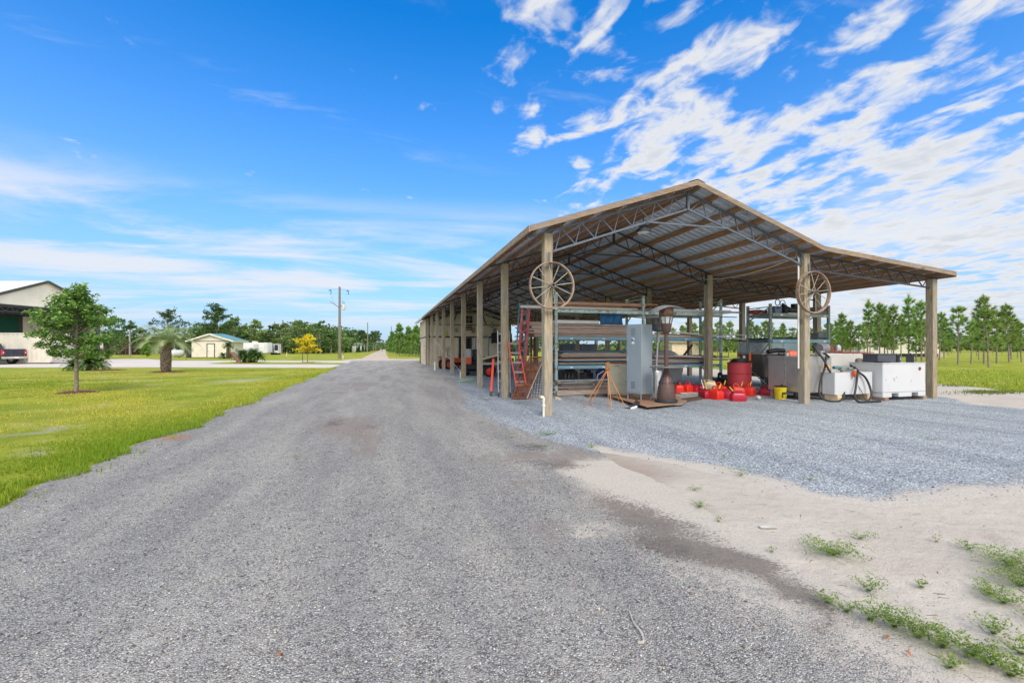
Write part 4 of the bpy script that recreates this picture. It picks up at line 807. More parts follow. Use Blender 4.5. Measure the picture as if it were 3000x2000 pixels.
# orange tripods
ORG = M('orange paint', L(206, 132, 58), .5, 0, .10, 9)
def tripod(label, head, feet):
    p = Vector((head.x, head.y, 0)); t = thing('survey_tripod', label, 'tripod', p); H = head.z
    m = MB(); m.lathe([(.035, H-.06), (.05, H-.03), (.05, H), (.03, H+.015)], 12); m.box((0, 0, H+.06), (.045, .045, .12)); m.box((0, 0, H+.11), (.09, .03, .05)); m.build('head', M('rusty tripod head', L(150, 108, 66), .6, .3), t)
    for f in feet:
        q = f-p; a = Vector((0, 0, H-.04)); m = MB(); m.tube([a+(q-a)*.02, q], [.010, .008], 8); lg = m.build('leg', ORG, t, smooth=60); m = MB(); m.tube([q+(a-q)*.035, q+(a-q)*.0], [.011, .005], 8); m.build('tip', DARK, lg)
hd = pd(1778, 11.0, .99); tripod('orange tripod nearer the camera in front of the tan cabinet', hd, [at(1709, 1194), at(1794, 1207), at(1835, 1198)])
hd = pd(1781, 11.35, 1.0); tripod('second orange tripod standing just behind the first', hd, [at(1729, 1189), at(1782, 1189), at(1815, 1180)])
t = thing('bent_metal_sheet', 'bent dark metal scoop lying on the gravel before the locker', 'metal scrap', at(1852, 1196), .35); m = MB(); vs = []
for j in range(5):
    for i in range(11):
        a = -1.1+1.9*i/10; vs.append((.26*math.sin(a)+.02*j, -.10+.05*j, .20-.19*math.cos(a)+.10*max(0, a)+.01*j))
fs = [(j*11+i, j*11+i+1, j*11+i+12, j*11+i+11) for j in range(4) for i in range(10)]; n_ = len(vs); vs += [(x, y, z+.008) for x, y, z in vs]; fs += [tuple(q+n_ for q in f)[::-1] for f in fs]; m.add(vs, fs); m.build('sheet', M('dark brown sheet', L(66, 58, 58), .6, .2), t, smooth=60, fix=False)
m = MB(); m.box((-.05, -.09, .035), (.24, .02, .05), 0, (0, -.12, 0)); m.build('white_label', STICK, t)
# fuel cans
REDA = M('bright red plastic', L(226, 46, 34), .38, 0, .05, 3, 0, c2=L(200, 60, 48), c2amt=.2); REDB = M('crimson plastic', L(176, 26, 52), .36, 0, .05, 3); REDP = M('faded red plastic', L(224, 74, 62), .45, 0, .06, 3); YEL = M('yellow spout', L(226, 200, 60), .4); BLK = M('black plastic', L(34, 34, 36), .45); BEIGE = M('stained white jug', L(206, 190, 160), .5, 0, .12, 3, 0, c2=L(190, 150, 90), c2amt=.3)
def can_tall(name, label, p, rz, mat, spout=True, tilt=0, s=1.0, grp=None):
    t = thing(name, label, 'fuel can', p, (0, 0, rz), grp); t.scale = (s, s, s); m = MB(); m.loft([(0, .125, .155), (.012, .14, .17), (.05, .145, .175), (.20, .14, .17), (.245, .128, .158, 0, .006), (.285, .085, .12, 0, .02), (.305, .035, .07, 0, .03)], 28, 7); m.build('body', mat, t, smooth=40)
    m = MB(); m.tube([(0, .13, .25), (0, .145, .33), (0, .10, .385), (0, .03, .375), (0, -.01, .32), (0, -.01, .29)], .020, 10); m.build('handle', mat, t, smooth=60)
    m = MB(); m.lathe([(.032, .27), (.034, .315), (.026, .32)], 14, (0, -.085, 0)); cp = m.build('cap', BLK, t, smooth=40)
    if spout: m = MB(); m.tube([(0, -.085, .315), (.01, -.10, .36), (.03*math.copysign(1, spout), -.12, .46)], [.018, .018, .013], 10); m.build('spout', YEL, cp, smooth=60)
    return t
def can_wide(name, label, p, rz, mat, spout=0, s=1.0, grp=None):
    t = thing(name, label, 'fuel can', p, (0, 0, rz), grp); t.scale = (s, s, s); m = MB(); m.loft([(0, .17, .115), (.012, .185, .13), (.06, .19, .135), (.17, .185, .13), (.215, .165, .112), (.245, .115, .08), (.25, .05, .04)], 28, 6.5); m.build('body', mat, t, smooth=40)
    m = MB(); pts = [(.186, -.07, .05), (.198, -.075, .10), (.186, -.065, .155), (.175, -.05, .165), (.175, .05, .165), (.186, .065, .155), (.198, .075, .10), (.186, .07, .05), (.192, 0, .035)]; m.tube(pts, .011, 8, closed=True); m.build('end_handle', mat, t, smooth=60)
    m = MB(); m.tube([(-.10, 0, .235), (-.06, 0, .275), (.02, 0, .285), (.08, 0, .26), (.10, 0, .235)], .018, 8); m.build('handle', mat, t, smooth=60)
    m = MB(); m.lathe([(.03, .22), (.032, .265), (.02, .27)], 12, (-.13, 0, 0)); cp = m.build('cap', BLK, t, smooth=40)
    if spout: m = MB(); m.tube([(-.13, 0, .265), (-.15, 0, .30), (-.215, .0, .385)], [.018, .017, .013], 10); m.build('spout', YEL, cp, smooth=60)
    return t
G = 'red fuel cans on the gravel'
can_tall('fuel_can', 'bright red can in the back row, right beside the bronze heater', at(1988, 1153), R(160), REDA, 0, grp=G); can_tall('fuel_can', 'bright red can in the back row, second from the bronze heater', at(2011, 1152), R(190), REDA, 0, grp=G)
can_wide('fuel_can', 'crimson can in the back row with a round recess facing out', at(2034, 1152), R(-70), REDB, 0, grp=G); can_wide('fuel_can', 'crimson can at the left of the front row with a square recess', at(2066, 1167), R(-95), REDB, 0, 1.0, grp=G)
can_tall('fuel_can', 'bright red upright can with its yellow spout facing the camera', at(2099, 1170), R(8), REDA, 1, grp=G); can_wide('fuel_can', 'crimson can squeezed between the upright can and the nearest one', at(2126, 1168), R(-55), REDB, 0, grp=G); can_wide('fuel_can', 'crimson can nearest the camera with a yellow spout leaning left', at(2162, 1175), R(-25), REDB, 1, 1.05, grp=G)
can_tall('fuel_can', 'red can with a round handle behind the front row, nearest the drum', at(2113, 1155), R(35), REDA, 1, grp=G); can_tall('fuel_can', 'faded red can with a yellow spout in front of the drum', at(2163, 1160), R(60), REDP, -1, grp=G); can_tall('fuel_can', 'bright red can at the right end of the row with its spout to the right', at(2196, 1160), R(120), REDA, -1, grp=G)
can_wide('fuel_can', 'crimson can standing apart beside the yellow bucket', at(2244, 1158), R(-60), REDB, 0, grp=G); can_wide('fuel_can', 'crimson can half hidden behind the stained white jug', at(2052, 1150), R(-100), REDB, 0, grp=G)
jg = can_wide('plastic_jug', 'stained white plastic jug tipped behind the crimson cans', pd(2076, 14.1, .24), R(-20), BEIGE, 0, .95); jg['category'] = 'jug'; jg.rotation_euler = (R(35), R(10), R(-25))
for px, dx, mat_, lb in ((2058, -.05, STICK, 'thin white spout sticking up behind the stained white jug'), (2066, -.05, YEL, 'thin yellow spout sticking up behind the stained white jug')): p = pd(px, 13.6, .30); m = MB(); m.tube([(.06, 0, -.28), (.03, 0, 0), (dx, 0, .22)], [.02, .014, .012], 8); tag(m.build('can_spout', mat_, None, smooth=60, p=p), lb, 'spout')
m = MB(); m.lathe([(.02, 0), (.055, .03), (.065, .065), (.055, .10), (.02, .125)], 16); tag(m.build('white_ball', M('grey white ball', L(190, 188, 182), .6, 0, .1, 9), None, smooth=60, p=at(2222, 1171)), 'small grey white ball on the gravel left of the yellow bucket', 'ball')
t = thing('yellow_bucket', 'yellow bucket with a dark printed label and a black lid', 'bucket', at(2286, 1169), R(20)); YB = M('yellow plastic', L(228, 200, 20), .4, 0, .04, 3); m = MB(); m.lathe([(.135, 0), (.142, .02), (.158, .30), (.168, .305), (.168, .325), (.160, .33), (.162, .36)], 32); m.build('body', YB, t, smooth=35)
m = MB(); m.lathe([(.166, .36), (.168, .385), (.15, .39), (.02, .392)], 32); m.lathe([(.03, .39), (.03, .425), (.02, .43)], 12, (-.02, -.05, 0)); m.build('lid', BLK, t, smooth=35)
m = MB(); vs = [((.155+.012*z/.3)*math.sin(a)*1.005, -(.155+.012*z/.3)*math.cos(a)*1.005, z) for z in (.06, .22) for a in [R(-52+104*i/10) for i in range(11)]]; m.add(vs, [(i, i+1, i+12, i+11) for i in range(10)], 0)
for z0, z1, a0, a1, mi in ((.12, .150, -40, 30, 1), (.075, .105, -42, 20, 1), (.17, .205, -20, 38, 2)):
    q = [R(a0+(a1-a0)*i/8) for i in range(9)]; vs = [((.1575+.012*z/.3)*math.sin(a)*1.006, -(.1575+.012*z/.3)*math.cos(a)*1.006, z) for z in (z0, z1) for a in q]; m.add(vs, [(i, i+1, i+10, i+9) for i in range(8) if mi == 2 or i % 2 == 0 or True], mi)
m.build('label', [M('bucket label', L(54, 60, 40), .5), M('yellow lettering', L(224, 196, 40), .5), M('green field', L(90, 120, 60), .5)], t, fix=False)
m = MB(); m.tube([(.165*math.cos(a), .165*math.sin(a)*.5-.05, .33-.19*math.sin(a)) for a in [math.pi*i/12 for i in range(13)]], .004, 5); m.build('bail', M('wire', L(120, 120, 120), .4, .7), t)
# drum with hose
t = thing('steel_drum', 'tall red steel drum behind the fuel cans with black hose on top', 'drum', pd(2166, 14.3, 0)); RD = M('red drum paint', L(172, 58, 66), .45, .1, .07, 2.5, 0, c2=L(150, 44, 50), c2amt=.3); r_ = .355; m = MB(); m.lathe([(r_-.02, .0), (r_, .015), (r_, .33), (r_+.014, .345), (r_, .36), (r_, .67), (r_+.014, .685), (r_, .70), (r_, 1.0), (r_+.012, 1.01), (r_+.012, 1.03), (r_-.01, 1.03), (r_-.015, 1.01), (.02, 1.01)], 40); m.build('barrel', RD, t, smooth=35)
m = MB(); m.add([(r_*1.004*math.sin(a), -r_*1.004*math.cos(a), z) for z in (.90, .96) for a in (R(28), R(36), R(44))], [(0, 1, 4, 3), (1, 2, 5, 4)]); m.build('sticker', M('orange sticker', L(236, 176, 50), .5), t, fix=False)
p = pd(2166, 14.3, 1.035); m = MB()
for k in range(5): rr = .27-.02*k; m.torus((.03*math.sin(k*2), .02*math.cos(k*3), .02+.022*k), rr, .017, 'Z', 28, 6)
m.tube([(.26, 0, .06), (.36, -.05, .02), (.42, -.04, -.2), (.40, .0, -.45), (.34, -.12, -.62)], .018, 8); tag(m.build('black_hose', M('black rubber hose', L(28, 30, 32), .45), None, smooth=60, p=p), 'coil of black hose lying on top of the red drum', 'hose')
t = thing('pressure_regulator', 'red and silver pressure regulator with a white gauge above the drum', 'regulator', pd(2170, 15.0, 1.14)); m = MB(); m.tube([(-.1, 0, -.2), (-.1, 0, .08)], .02, 8); m.tube([(-.1, 0, -.02), (.12, 0, -.02)], .018, 8); m.build('body', M('silver fitting', L(180, 182, 180), .35, .7), t, smooth=50); m = MB(); m.tube([(-.1, 0, .06), (-.1, 0, .2)], .035, 12); m.build('knob', M('dark red knob', L(140, 36, 44), .4), t, smooth=50)
m = MB(); m.lathe([(.065, -.02), (.065, .02)], 20, (.13, 0, .05), ax='Y'); m.build('gauge', M('brass case', L(160, 150, 130), .4, .5), t, smooth=40); m = MB(); m.lathe([(.055, -.023), (.055, -.021)], 20, (.13, 0, .05), ax='Y'); m.build('dial', STICK, t); m = MB(); m.lathe([(.13, -.98), (.13, -.3), (.10, -.22), (.04, -.18)], 16, (-.05, .02, 0)); m.build('cylinder', M('dark gas cylinder', L(60, 70, 62), .5), t, smooth=40)
m = MB(); m.tube([(0, 0, -1.0), (0, 0, .05)], .016, 8, 0); m.tube([(0, 0, -.05), (0, 0, .20)], .04, 10, 1); m.tube([(0, 0, .2), (0, 0, .34)], .022, 8, 2); tag(m.build('orange_tool', [TRUSS, M('orange grip', L(236, 110, 50), .4), M('grey tip', L(150, 150, 150), .5)], None, smooth=50, p=pd(2197, 14.9, 1.12)), 'upright orange handled tool between the red drum and the grey bin', 'tool')
# steel tank, small white tank with pump, big white tank
STEEL = M('dull stainless sheet', L(176, 172, 170), .36, .45, .08, 1.6); WHT = M('white tank paint', L(206, 207, 208), .42, 0, .025, 1.5, 0, c2=L(196, 194, 190), c2amt=.16, c2sc=2.5); WHTC = M('chalky white paint', L(202, 200, 195), .6, 0, .05, 2, 0, c2=L(180, 178, 172), c2amt=.3)
t = thing('steel_tank', 'dull stainless steel fuel tank behind the middle post with a yellow tag', 'tank', (11.34, 9.65, 0)); m = MB(); m.b2((0, 0, .22), (1.06, 1.2, 1.24)); m.build('shell', STEEL, t, bevel=.02)
m = MB(); m.prism([(.06, .30)]+[(.10+.5+.5*math.cos(R(a)), .72+.45*math.sin(R(a))) for a in range(-80, 100, 20)]+[(.06, 1.15)], 1.06, 1.12, 'X'); m.build('domed_end', STEEL, t, bevel=.02)
m = MB(); m.b2((-.012, .58, .24), (-.002, .60, 1.23)); m.b2((-.01, -.01, 1.22), (1.08, 1.21, 1.25)); m.build('seam', M('bright seam', L(190, 190, 188), .3, .6), t)
for x in (.04, .94):
    for y in (.05, 1.05): m = MB(); m.b2((x, y, 0), (x+.1, y+.1, .23)); m.build('leg', STEEL, t)
m = MB(); m.b2((.72, -.012, .90), (.98, -.004, 1.0)); m.build('yellow_tag', [M('yellow tag', L(232, 184, 90), .5)], t); m = MB(); m.b2((.77, -.016, .93), (.93, -.013, .965)); m.build('tag_lettering', M('red lettering', L(200, 90, 50), .5), t)
m = MB(); m.b2((.80, -.014, .30), (.92, -.004, .46)); m.build('white_tag', STICK, t); m = MB(); m.b2((.9, .2, 1.25), (1.05, .4, 1.42)); m.lathe([(.05, 1.25), (.05, 1.36)], 12, (.3, .8, 0)); m.build('filler_box', STEEL, t, bevel=.01)
HOSE = M('black fuel hose', L(38, 40, 42), .5)
def smooth_path(pts, n=8):
    P = [Vector(p) for p in pts]; out = []
    for i in range(len(P)-1):
        p0, p1, p2, p3 = P[max(i-1, 0)], P[i], P[i+1], P[min(i+2, len(P)-1)]
        for k in range(n): t_ = k/n; out.append(.5*((2*p1)+(p2-p0)*t_+(2*p0-5*p1+4*p2-p3)*t_*t_+(3*p1-p0-3*p2+p3)*t_**3))
    return out+[P[-1]]
def hose(pxs, r, label, Y):
    pts = []
    for px, py, yy in pxs:
        p = onY(px, Y+yy); d = p.x*SY+p.y*CY; p.z = max(r+.012, zat(py, d)); pts.append(p)
    return cable('fuel_hose', smooth_path(pts), r, HOSE, label, 'hose', 10)
hose([(2380, 1014, .3), (2394, 1030, .1), (2412, 1052, 0), (2430, 1086, -.1), (2450, 1112, -.15), (2470, 1140, -.2), (2472, 1162, -.3), (2458, 1176, -.35), (2432, 1176, -.3), (2408, 1166, -.15), (2400, 1145, -.05), (2405, 1110, 0), (2416, 1078, 0), (2420, 1046, .02)], .026, 'black hose looping down over the steel tank and small white tank', 9.5)
hose([(2504, 1080, .0), (2511, 1098, -.05), (2508, 1130, -.1), (2504, 1160, -.2), (2514, 1182, -.35), (2540, 1192, -.45), (2580, 1194, -.5)], .028, 'black hose hanging from the pump and trailing forward on the gravel', 9.25)
hose([(2512, 1088, .0), (2534, 1104, -.05), (2548, 1132, -.1), (2553, 1160, -.2), (2540, 1178, -.3), (2518, 1188, -.4), (2560, 1189, -.42)], .028, 'black hose curving right from the pump nozzle to the gravel', 9.22)
o = hose([(2497, 1096, 0), (2510, 1122, -.03), (2526, 1150, -.1), (2538, 1176, -.15), (2580, 1180, -.2), (2620, 1182, -.2), (2600, 1176, -.1), (2660, 1176, -.2), (2700, 1186, -.3)], .008, 'thin black electric cord running from the pump over the gravel', 9.3)
t = thing('spray_nozzle', 'black fuel nozzle hooked on top of the steel tank corner', 'nozzle', hung(2420, 1040, 9.6)); m = MB(); m.tube([(-.10, 0, .06), (0, 0, .02), (.12, 0, -.06)], .03, 10); m.tube([(-.02, 0, .02), (.02, 0, -.12), (.10, 0, -.10)], .012, 8); m.build('handle', BLK, t, smooth=60); m = MB(); m.tube([(-.10, 0, .06), (-.22, 0, .10)], .014, 8); m.build('spout', STEELH, t)
t = thing('white_transfer_tank', 'low white transfer tank on timber blocks with a pump on top', 'tank', (12.0, 9.25, 0)); m = MB(); m.b2((0, 0, .19), (1.42, .38, .80)); m.build('shell', WHT, t, bevel=.012)
m = MB(); m.b2((.0, .0, .795), (1.42, .38, .815)); m.build('top_lip', WHT, t, bevel=.004)
for x in (.06, 1.18): m = MB(); m.b2((x, -.03, .0), (x+.16, .36, .19)); m.build('timber_block', W[3], t, bevel=.005)
m = MB()
for x in (.12, 1.25): m.torus((x, .02, .83), .03, .006, 'X', 14, 5)
m.build('lifting_ring', STEELH, t)
t = thing('fuel_pump', 'teal fuel pump with an amber filter bowl on the low white tank', 'pump', (12.42, 9.40, .815)); m = MB(); m.tube([(-.28, 0, .13), (-.06, 0, .13)], .045, 14); m.build('motor', M('teal motor', L(80, 130, 140), .45, .2), t, smooth=40); m = MB(); m.box((.06, 0, .10), (.22, .12, .10)); m.box((.02, 0, .02), (.06, .06, .10)); m.beam((-.04, -.02, .17), (.3, -.02, .19), .02, .015); m.box((.24, -.06, .10), (.14, .10, .08)); m.build('body', M('grey pump casting', L(140, 152, 150), .4, .4), t, bevel=.008)
m = MB(); m.lathe([(.02, -.13), (.045, -.11), (.05, .05), (.045, .06)], 16, (.20, -.22, 0)); m.build('filter_bowl', M('amber bowl', L(206, 90, 30), .2), t, smooth=50); m = MB(); m.box((.20, -.17, .07), (.10, .16, .05)); m.build('filter_head', STEELH, t); m = MB(); m.lathe([(.04, -.005), (.035, .03)], 12, (.0, -.02, 0)); m.build('red_base', M('red fitting', L(150, 50, 40), .5), t)
m = MB(); m.tube([(.30, -.06, .16), (.40, -.08, .13), (.50, -.10, .04), (.46, -.1, -.08)], .035, 10); m.tube([(.34, -.06, .18), (.27, -.06, .20)], .02, 8); m.build('nozzle', BLK, t, smooth=60)
t = thing('white_fuel_tank', 'big white rectangular tank on a pallet base beside the right post', 'tank', (13.50, 9.03, 0)); m = MB(); m.b2((0, 0, .235), (1.72, .95, 1.06)); m.build('shell', WHT, t, bevel=.015); m = MB(); m.b2((-.01, -.01, 1.055), (1.73, .96, 1.075)); m.build('lid', WHT, t, bevel=.004)
m = MB(); m.b2((0, .0, .10), (.35, .9, .225)); m.b2((.62, 0, .10), (1.15, .9, .225)); m.b2((1.42, 0, .10), (1.72, .9, .225)); m.b2((0, .02, .205), (1.72, .92, .234)); m.build('skid', WHT, t, bevel=.005)
for x in (.0, 1.55): m = MB(); m.b2((x, -.05, 0), (x+.16, .9, .098)); m.build('timber_block', W[1], t, bevel=.005)
m = MB(); m.lathe([(.052, -.006), (.05, -.012), (.02, -.018)], 20, (1.47, 0, .90), ax='Y'); m.build('drain_plug', RUST, t, smooth=40)
m = MB()
for x, z, w_, h_ in ((.42, .62, .012, .07), (.46, .60, .012, .09), (.54, .66, .01, .06), (1.12, .55, .012, .07), (.12, .60, .05, .02), (.2, .42, .03, .012), (.22, .33, .03, .012)): m.box((x, -.0025, z), (w_, .003, h_))
m.build('stain', M('grey smear', L(150, 150, 150), .6), t)
t = thing('white_storage_tank', 'chalky white tank behind the others with a rusty engine on top', 'tank', (12.75, 10.25, 0)); m = MB(); m.b2((0, 0, .2), (1.9, .95, 1.33)); m.build('shell', WHTC, t, bevel=.02)
for x in (.1, 1.6): m = MB(); m.b2((x, .05, 0), (x+.2, .9, .2)); m.build('timber_block', W[1], t)
t = thing('rusty_engine', 'small rusty engine with a grey fan shroud on the chalky white tank', 'engine', (13.55, 10.6, 1.33)); m = MB(); m.lathe([(.13, -.2), (.16, -.05), (.16, .06)], 18, (-.25, 0, .16), ax='X'); m.build('fan_shroud', M('grey shroud', L(132, 132, 140), .5), t, smooth=40); m = MB(); m.box((-.05, 0, .14), (.2, .2, .26)); m.box((.2, 0, .06), (.5, .16, .06)); m.build('block', RUST, t, bevel=.01); m = MB(); m.lathe([(.08, .06), (.09, .2), (.05, .27)], 14, (.32, 0, 0)); m.build('oil_can', M('pale can', L(176, 176, 186), .4, .3), t, smooth=40)
m = MB(); m.box((0, 0, 0), (1.3, .3, .03)); tag(m.build('red_plank', M('red primer', L(150, 70, 58), .6), None, p=(14.3, 10.4, 1.35)), 'red painted plank on the chalky white tank', 'plank')
DGB = M('dark grey plastic', L(74, 78, 86), .55, 0, .06, 5); t = thing('battery_box', 'large dark grey box standing on the big white tank', 'box', (13.98, 9.45, 1.078)); m = MB(); m.box((.0, 0, .12), (.72, .42, .24), 0, None, (1.02, 1.02)); m.build('shell', DGB, t, bevel=.01); m = MB(); m.box((0, 0, .245), (.76, .46, .02)); m.build('rim', DGB, t)
def battery(label, p, rz, s=1.0):
    t = thing('truck_battery', label, 'battery', p, rz, 'batteries on the white tank'); t.scale = (s, s, s); m = MB(); m.box((0, 0, .10), (.26, .17, .20)); m.build('case', M('battery black', L(44, 48, 54), .4), t, bevel=.008); m = MB(); m.box((0, 0, .21), (.265, .175, .025)); m.build('lid', BLK, t, bevel=.004)
    for x in (-.09, .09): m = MB(); m.lathe([(.012, .22), (.010, .25)], 10, (x, -.04, 0)); m.build('terminal', M('lead', L(160, 160, 160), .4, .6), t)
    m = MB(); m.box((.07, -.0865, .11), (.10, .003, .09)); m.build('label', M('pale label', L(170, 186, 200), .5), t); m = MB(); m.tube([(-.11, 0, .22), (-.05, 0, .26), (.05, 0, .26), (.11, 0, .22)], .008, 6); m.build('strap', BLK, t)
battery('black battery right against the large dark grey box', (14.52, 9.35, 1.078), .4); battery('black battery with a pale label standing apart on the white tank', (14.86, 9.2, 1.078), .5, 1.05)
m = MB(); m.loft([(0, .10, .08), (.05, .115, .09), (.10, .09, .07), (.12, .04, .03)], 16, 2.4); tag(m.build('brown_lump', M('brown felt', L(120, 112, 100), .9, 0, .15, 20), None, smooth=60, p=(13.6, 9.75, 1.076)), 'brown rounded lump lying left of the dark grey box', 'cap')
m = MB(); m.box((0, 0, .015), (.35, .2, .03)); tag(m.build('rubber_mat', BLK, None, p=(13.75, 9.2, 1.078)), 'thin black mat under the front of the dark grey box', 'mat')
# things on and behind the right rack
def rk(px, z, Y=11.8): p = onY(px, Y); p.z = z; return p
t = thing('toolbox', 'flat red toolbox on the left end of the right rack top', 'toolbox', rk(2222, 2.66, 12.2)); m = MB(); m.box((0, 0, .07), (.55, .25, .14)); m.build('case', M('dull red', L(140, 70, 68), .5), t, bevel=.01); m = MB(); m.tube([(-.08, 0, .14), (-.06, 0, .18), (.06, 0, .18), (.08, 0, .14)], .01, 6); m.build('handle', BLK, t)
t = thing('equipment_case', 'blue grey equipment box on top of the right rack', 'box', rk(2270, 2.66)); m = MB(); m.box((0, 0, .12), (.30, .3, .24)); m.build('case', M('blue grey case', L(96, 120, 142), .5), t, bevel=.01); m = MB(); m.box((0, -.155, .18), (.2, .01, .03)); m.build('latch', BLK, t)
engine('tangled black engine on the middle of the right rack top', rk(2296, 2.66), .42, (DARK, DARKG), .4)
m = MB(); m.torus((0, 0, .2), .10, .014, 'Y', 20, 6); m.torus((.22, .0, .17), .11, .012, 'Y', 20, 6); m.tube([(-.1, 0, .05), (0, -.05, .02), (.3, 0, .05), (.45, 0, .02)], .014, 6); tag(m.build('cable_tangle', BLK, None, smooth=60, p=rk(2278, 2.84)), 'tangle of black cable loops above the blue grey box', 'cable')
t = thing('air_compressor', 'grey compressor with pipes on the right rack behind the post', 'compressor', rk(2325, 2.66)); m = MB(); m.lathe([(.05, -.25), (.10, -.22), (.10, .2), (.05, .23)], 14, (0, 0, .13), ax='X'); m.build('tank', DARKG, t, smooth=40); m = MB(); m.box((.05, 0, .28), (.2, .16, .14)); m.build('motor', DARK, t, bevel=.01)
m = MB(); m.box((0, 0, .10), (.18, .2, .2)); tag(m.build('cardboard_box', M('cream carton', L(186, 178, 156), .7), None, bevel=.005, p=rk(2350, 2.66)), 'small cream carton on the right rack top beside the middle post', 'carton')
t = thing('grey_chest', 'brown grey chest at the right end of the right rack top', 'chest', rk(2398, 2.66)); m = MB(); m.box((0, 0, .13), (.5, .35, .26)); m.build('case', M('brown grey chest', L(140, 128, 118), .6), t, bevel=.012); m = MB(); m.box((0, -.18, .18), (.44, .012, .02)); m.build('lid_edge', TRUSS, t)
m = MB(); m.b2((0, 0, 0), (2.5, 1.0, .02)); m.b2((.9, -.05, .02), (2.4, .9, .05)); m.b2((.0, .0, -.03), (.7, .9, 0)); tag(m.build('dark_sheets', M('black panel', L(58, 60, 66), .5, 0, .1, 3), None, p=(12.1, 11.5, 1.81)), 'dark flat panels stacked on the lower shelf of the right rack', 'panel')
t = thing('power_inverter', 'grey electrical box with a loop of cable on the lower right shelf', 'device', rk(2398, 1.86, 11.75)); m = MB(); m.box((0, 0, .08), (.36, .3, .16)); m.build('case', M('grey case', L(124, 128, 136), .5), t, bevel=.01); m = MB(); m.tube([(-.15, -.1, .16), (.05, -.1, .22), (.25, -.12, .12), (.4, -.1, .02)], .012, 6); m.build('cord', BLK, t, smooth=60)
GB = M('grey bin steel', L(112, 108, 108), .55, .3, .08, 3); t = thing('steel_hopper', 'open grey steel bin between the red drum and the steel tank', 'bin', onY(2240, 12.2)); m = MB(); m.loft([(.52, .42, .4), (1.30, .62, .55), (1.30, .59, .52), (.56, .39, .37)], 8, 20); m.build('shell', GB, t)
for x in (-.35, .35):
    for y in (-.3, .3): m = MB(); m.b2((x-.03, y-.03, 0), (x+.03, y+.03, .56)); m.build('leg', GB, t)
m = MB(); m.loft([(1.28, .66, .59), (1.34, .66, .59), (1.34, .60, .53), (1.28, .60, .53)], 8, 20); m.build('rim', M('pale rim', L(160, 156, 152), .5, .3), t)
m = MB(); m.tube([(-.35, 0, 0), (0, 0, .05), (.3, 0, .03)], .07, 10); tag(m.build('black_roll', BLK, None, smooth=60, p=rk(2275, 1.38, 11.2)), 'black rolled mat lying on the rear of the steel tank', 'roll')
t = thing('leaf_blower', 'orange and black power tool lying above the steel tank', 'power tool', rk(2318, 1.27, 10.6)); m = MB(); m.loft([(0, .16, .12), (.10, .15, .11), (.15, .08, .06)], 16, 3); m.build('housing', M('orange housing', L(232, 106, 70), .4), t, smooth=50); m = MB(); m.tube([(-.12, 0, .06), (-.35, -.03, .02), (-.5, 0, .04)], .035, 8); m.build('handle', BLK, t, smooth=60)

# ------------------------------------------------------------------ ladders and scrap at the left end of the rack
ORR = M('orange fibreglass', L(226, 72, 40), .5, 0, .06, 4); PINK = M('faded red fibreglass', L(176, 76, 84), .6, 0, .12, 4, 0, c2=L(190, 120, 124), c2amt=.4); TEALL = M('faded teal fibreglass', L(92, 140, 150), .6, 0, .1, 4); ALUM = M('aluminium', L(160, 160, 154), .4, .6, .08, 6)
GRYR = M('dull rung metal', L(136, 136, 134), .55, .4, .1, 8)
def ladder(label, b, tp, w, n, rail, rung, foot=None, rw=.075, name='ladder', wd=None, tk=.03):
    b, tp = Vector(b), Vector(tp); t = thing(name, label, 'ladder', b); ax = tp-b; sd = Vector(wd).normalized() if wd else Vector((CY, -SY, 0)); up = ax.normalized(); nr_ = sd.cross(up)
    for s_ in (-1, 1):
        m = MB(); m.beam(sd*s_*w/2, ax+sd*s_*w/2, tk, rw, 0, nr_); m.build('rail', rail, t, bevel=.003)
        if foot: m = MB(); m.beam(sd*s_*w/2-up*.0, sd*s_*w/2+up*.14, .042, rw*1.25, 0, nr_); m.build('foot', foot, t)
    for k in range(n):
        p = ax*((k+.7)/n); m = MB(); m.beam(p-sd*w/2, p+sd*w/2, .055, .022, 0, nr_); m.build('rung', rung, t)
    return t
b_ = at(1478, 1163); ladder('silver aluminium ladder standing upright behind the second left post', b_, b_+Vector((.06, .35, 2.03)), .36, 7, ALUM, GRYR, BLK)
b_ = pd(1534, 12.9, .02); tp_ = pd(1503, 13.1, 1.72); ladder('bright orange step ladder leaning left over the rusty grate', b_, tp_, .30, 6, ORR, GRYR, None, .10)
b_ = pd(1521, 13.5, .02); tp_ = pd(1540, 13.9, 2.72); ladder('faded red double ladder leaning on the rack end', b_, tp_, .22, 9, PINK, PINK, BLK, .16, tk=.07)
b_ = pd(1516, 13.9, .02); tp_ = pd(1534, 14.4, 2.98); ladder('faded teal ladder rising above the red one', b_, tp_, .26, 10, TEALL, GRYR, BLK, .10, tk=.05)
b_ = at(1438, 1160); ladder('orange ladder with a black boot leaning behind the silver one', b_, b_+Vector((.24, .65, 1.12)), .035, 2, ORR, ORR, BLK, .11, tk=.035)
t = thing('rusty_grate', 'rusty openwork grate panel leaning against the rack end', 'grate', pd(1520, 12.75, .03)); a_ = pd(1572, 13.25, 1.22)-pd(1520, 12.75, .03); sd = Vector((.95, -.30, 0)).normalized(); up = a_.normalized(); ln = a_.length; nn_ = sd.cross(up)
m = MB()
for s_ in (-.21, .21): m.beam(sd*s_, sd*s_+a_, .03, .06, 0, nn_)
for f_ in (0, .30, .33, .64, .67, 1): m.beam(sd*-.21+a_*f_, sd*.21+a_*f_, .03, .06, 0, nn_)
m.build('frame', RUST, t)
m = MB()
for k in range(9): s_ = -.18+.045*k; m.beam(sd*s_, sd*s_+a_, .010, .02, 0, nn_)
for k in range(44): m.beam(sd*-.2+a_*(k+.5)/44, sd*.2+a_*(k+.5)/44, .008, .012, 0, nn_)
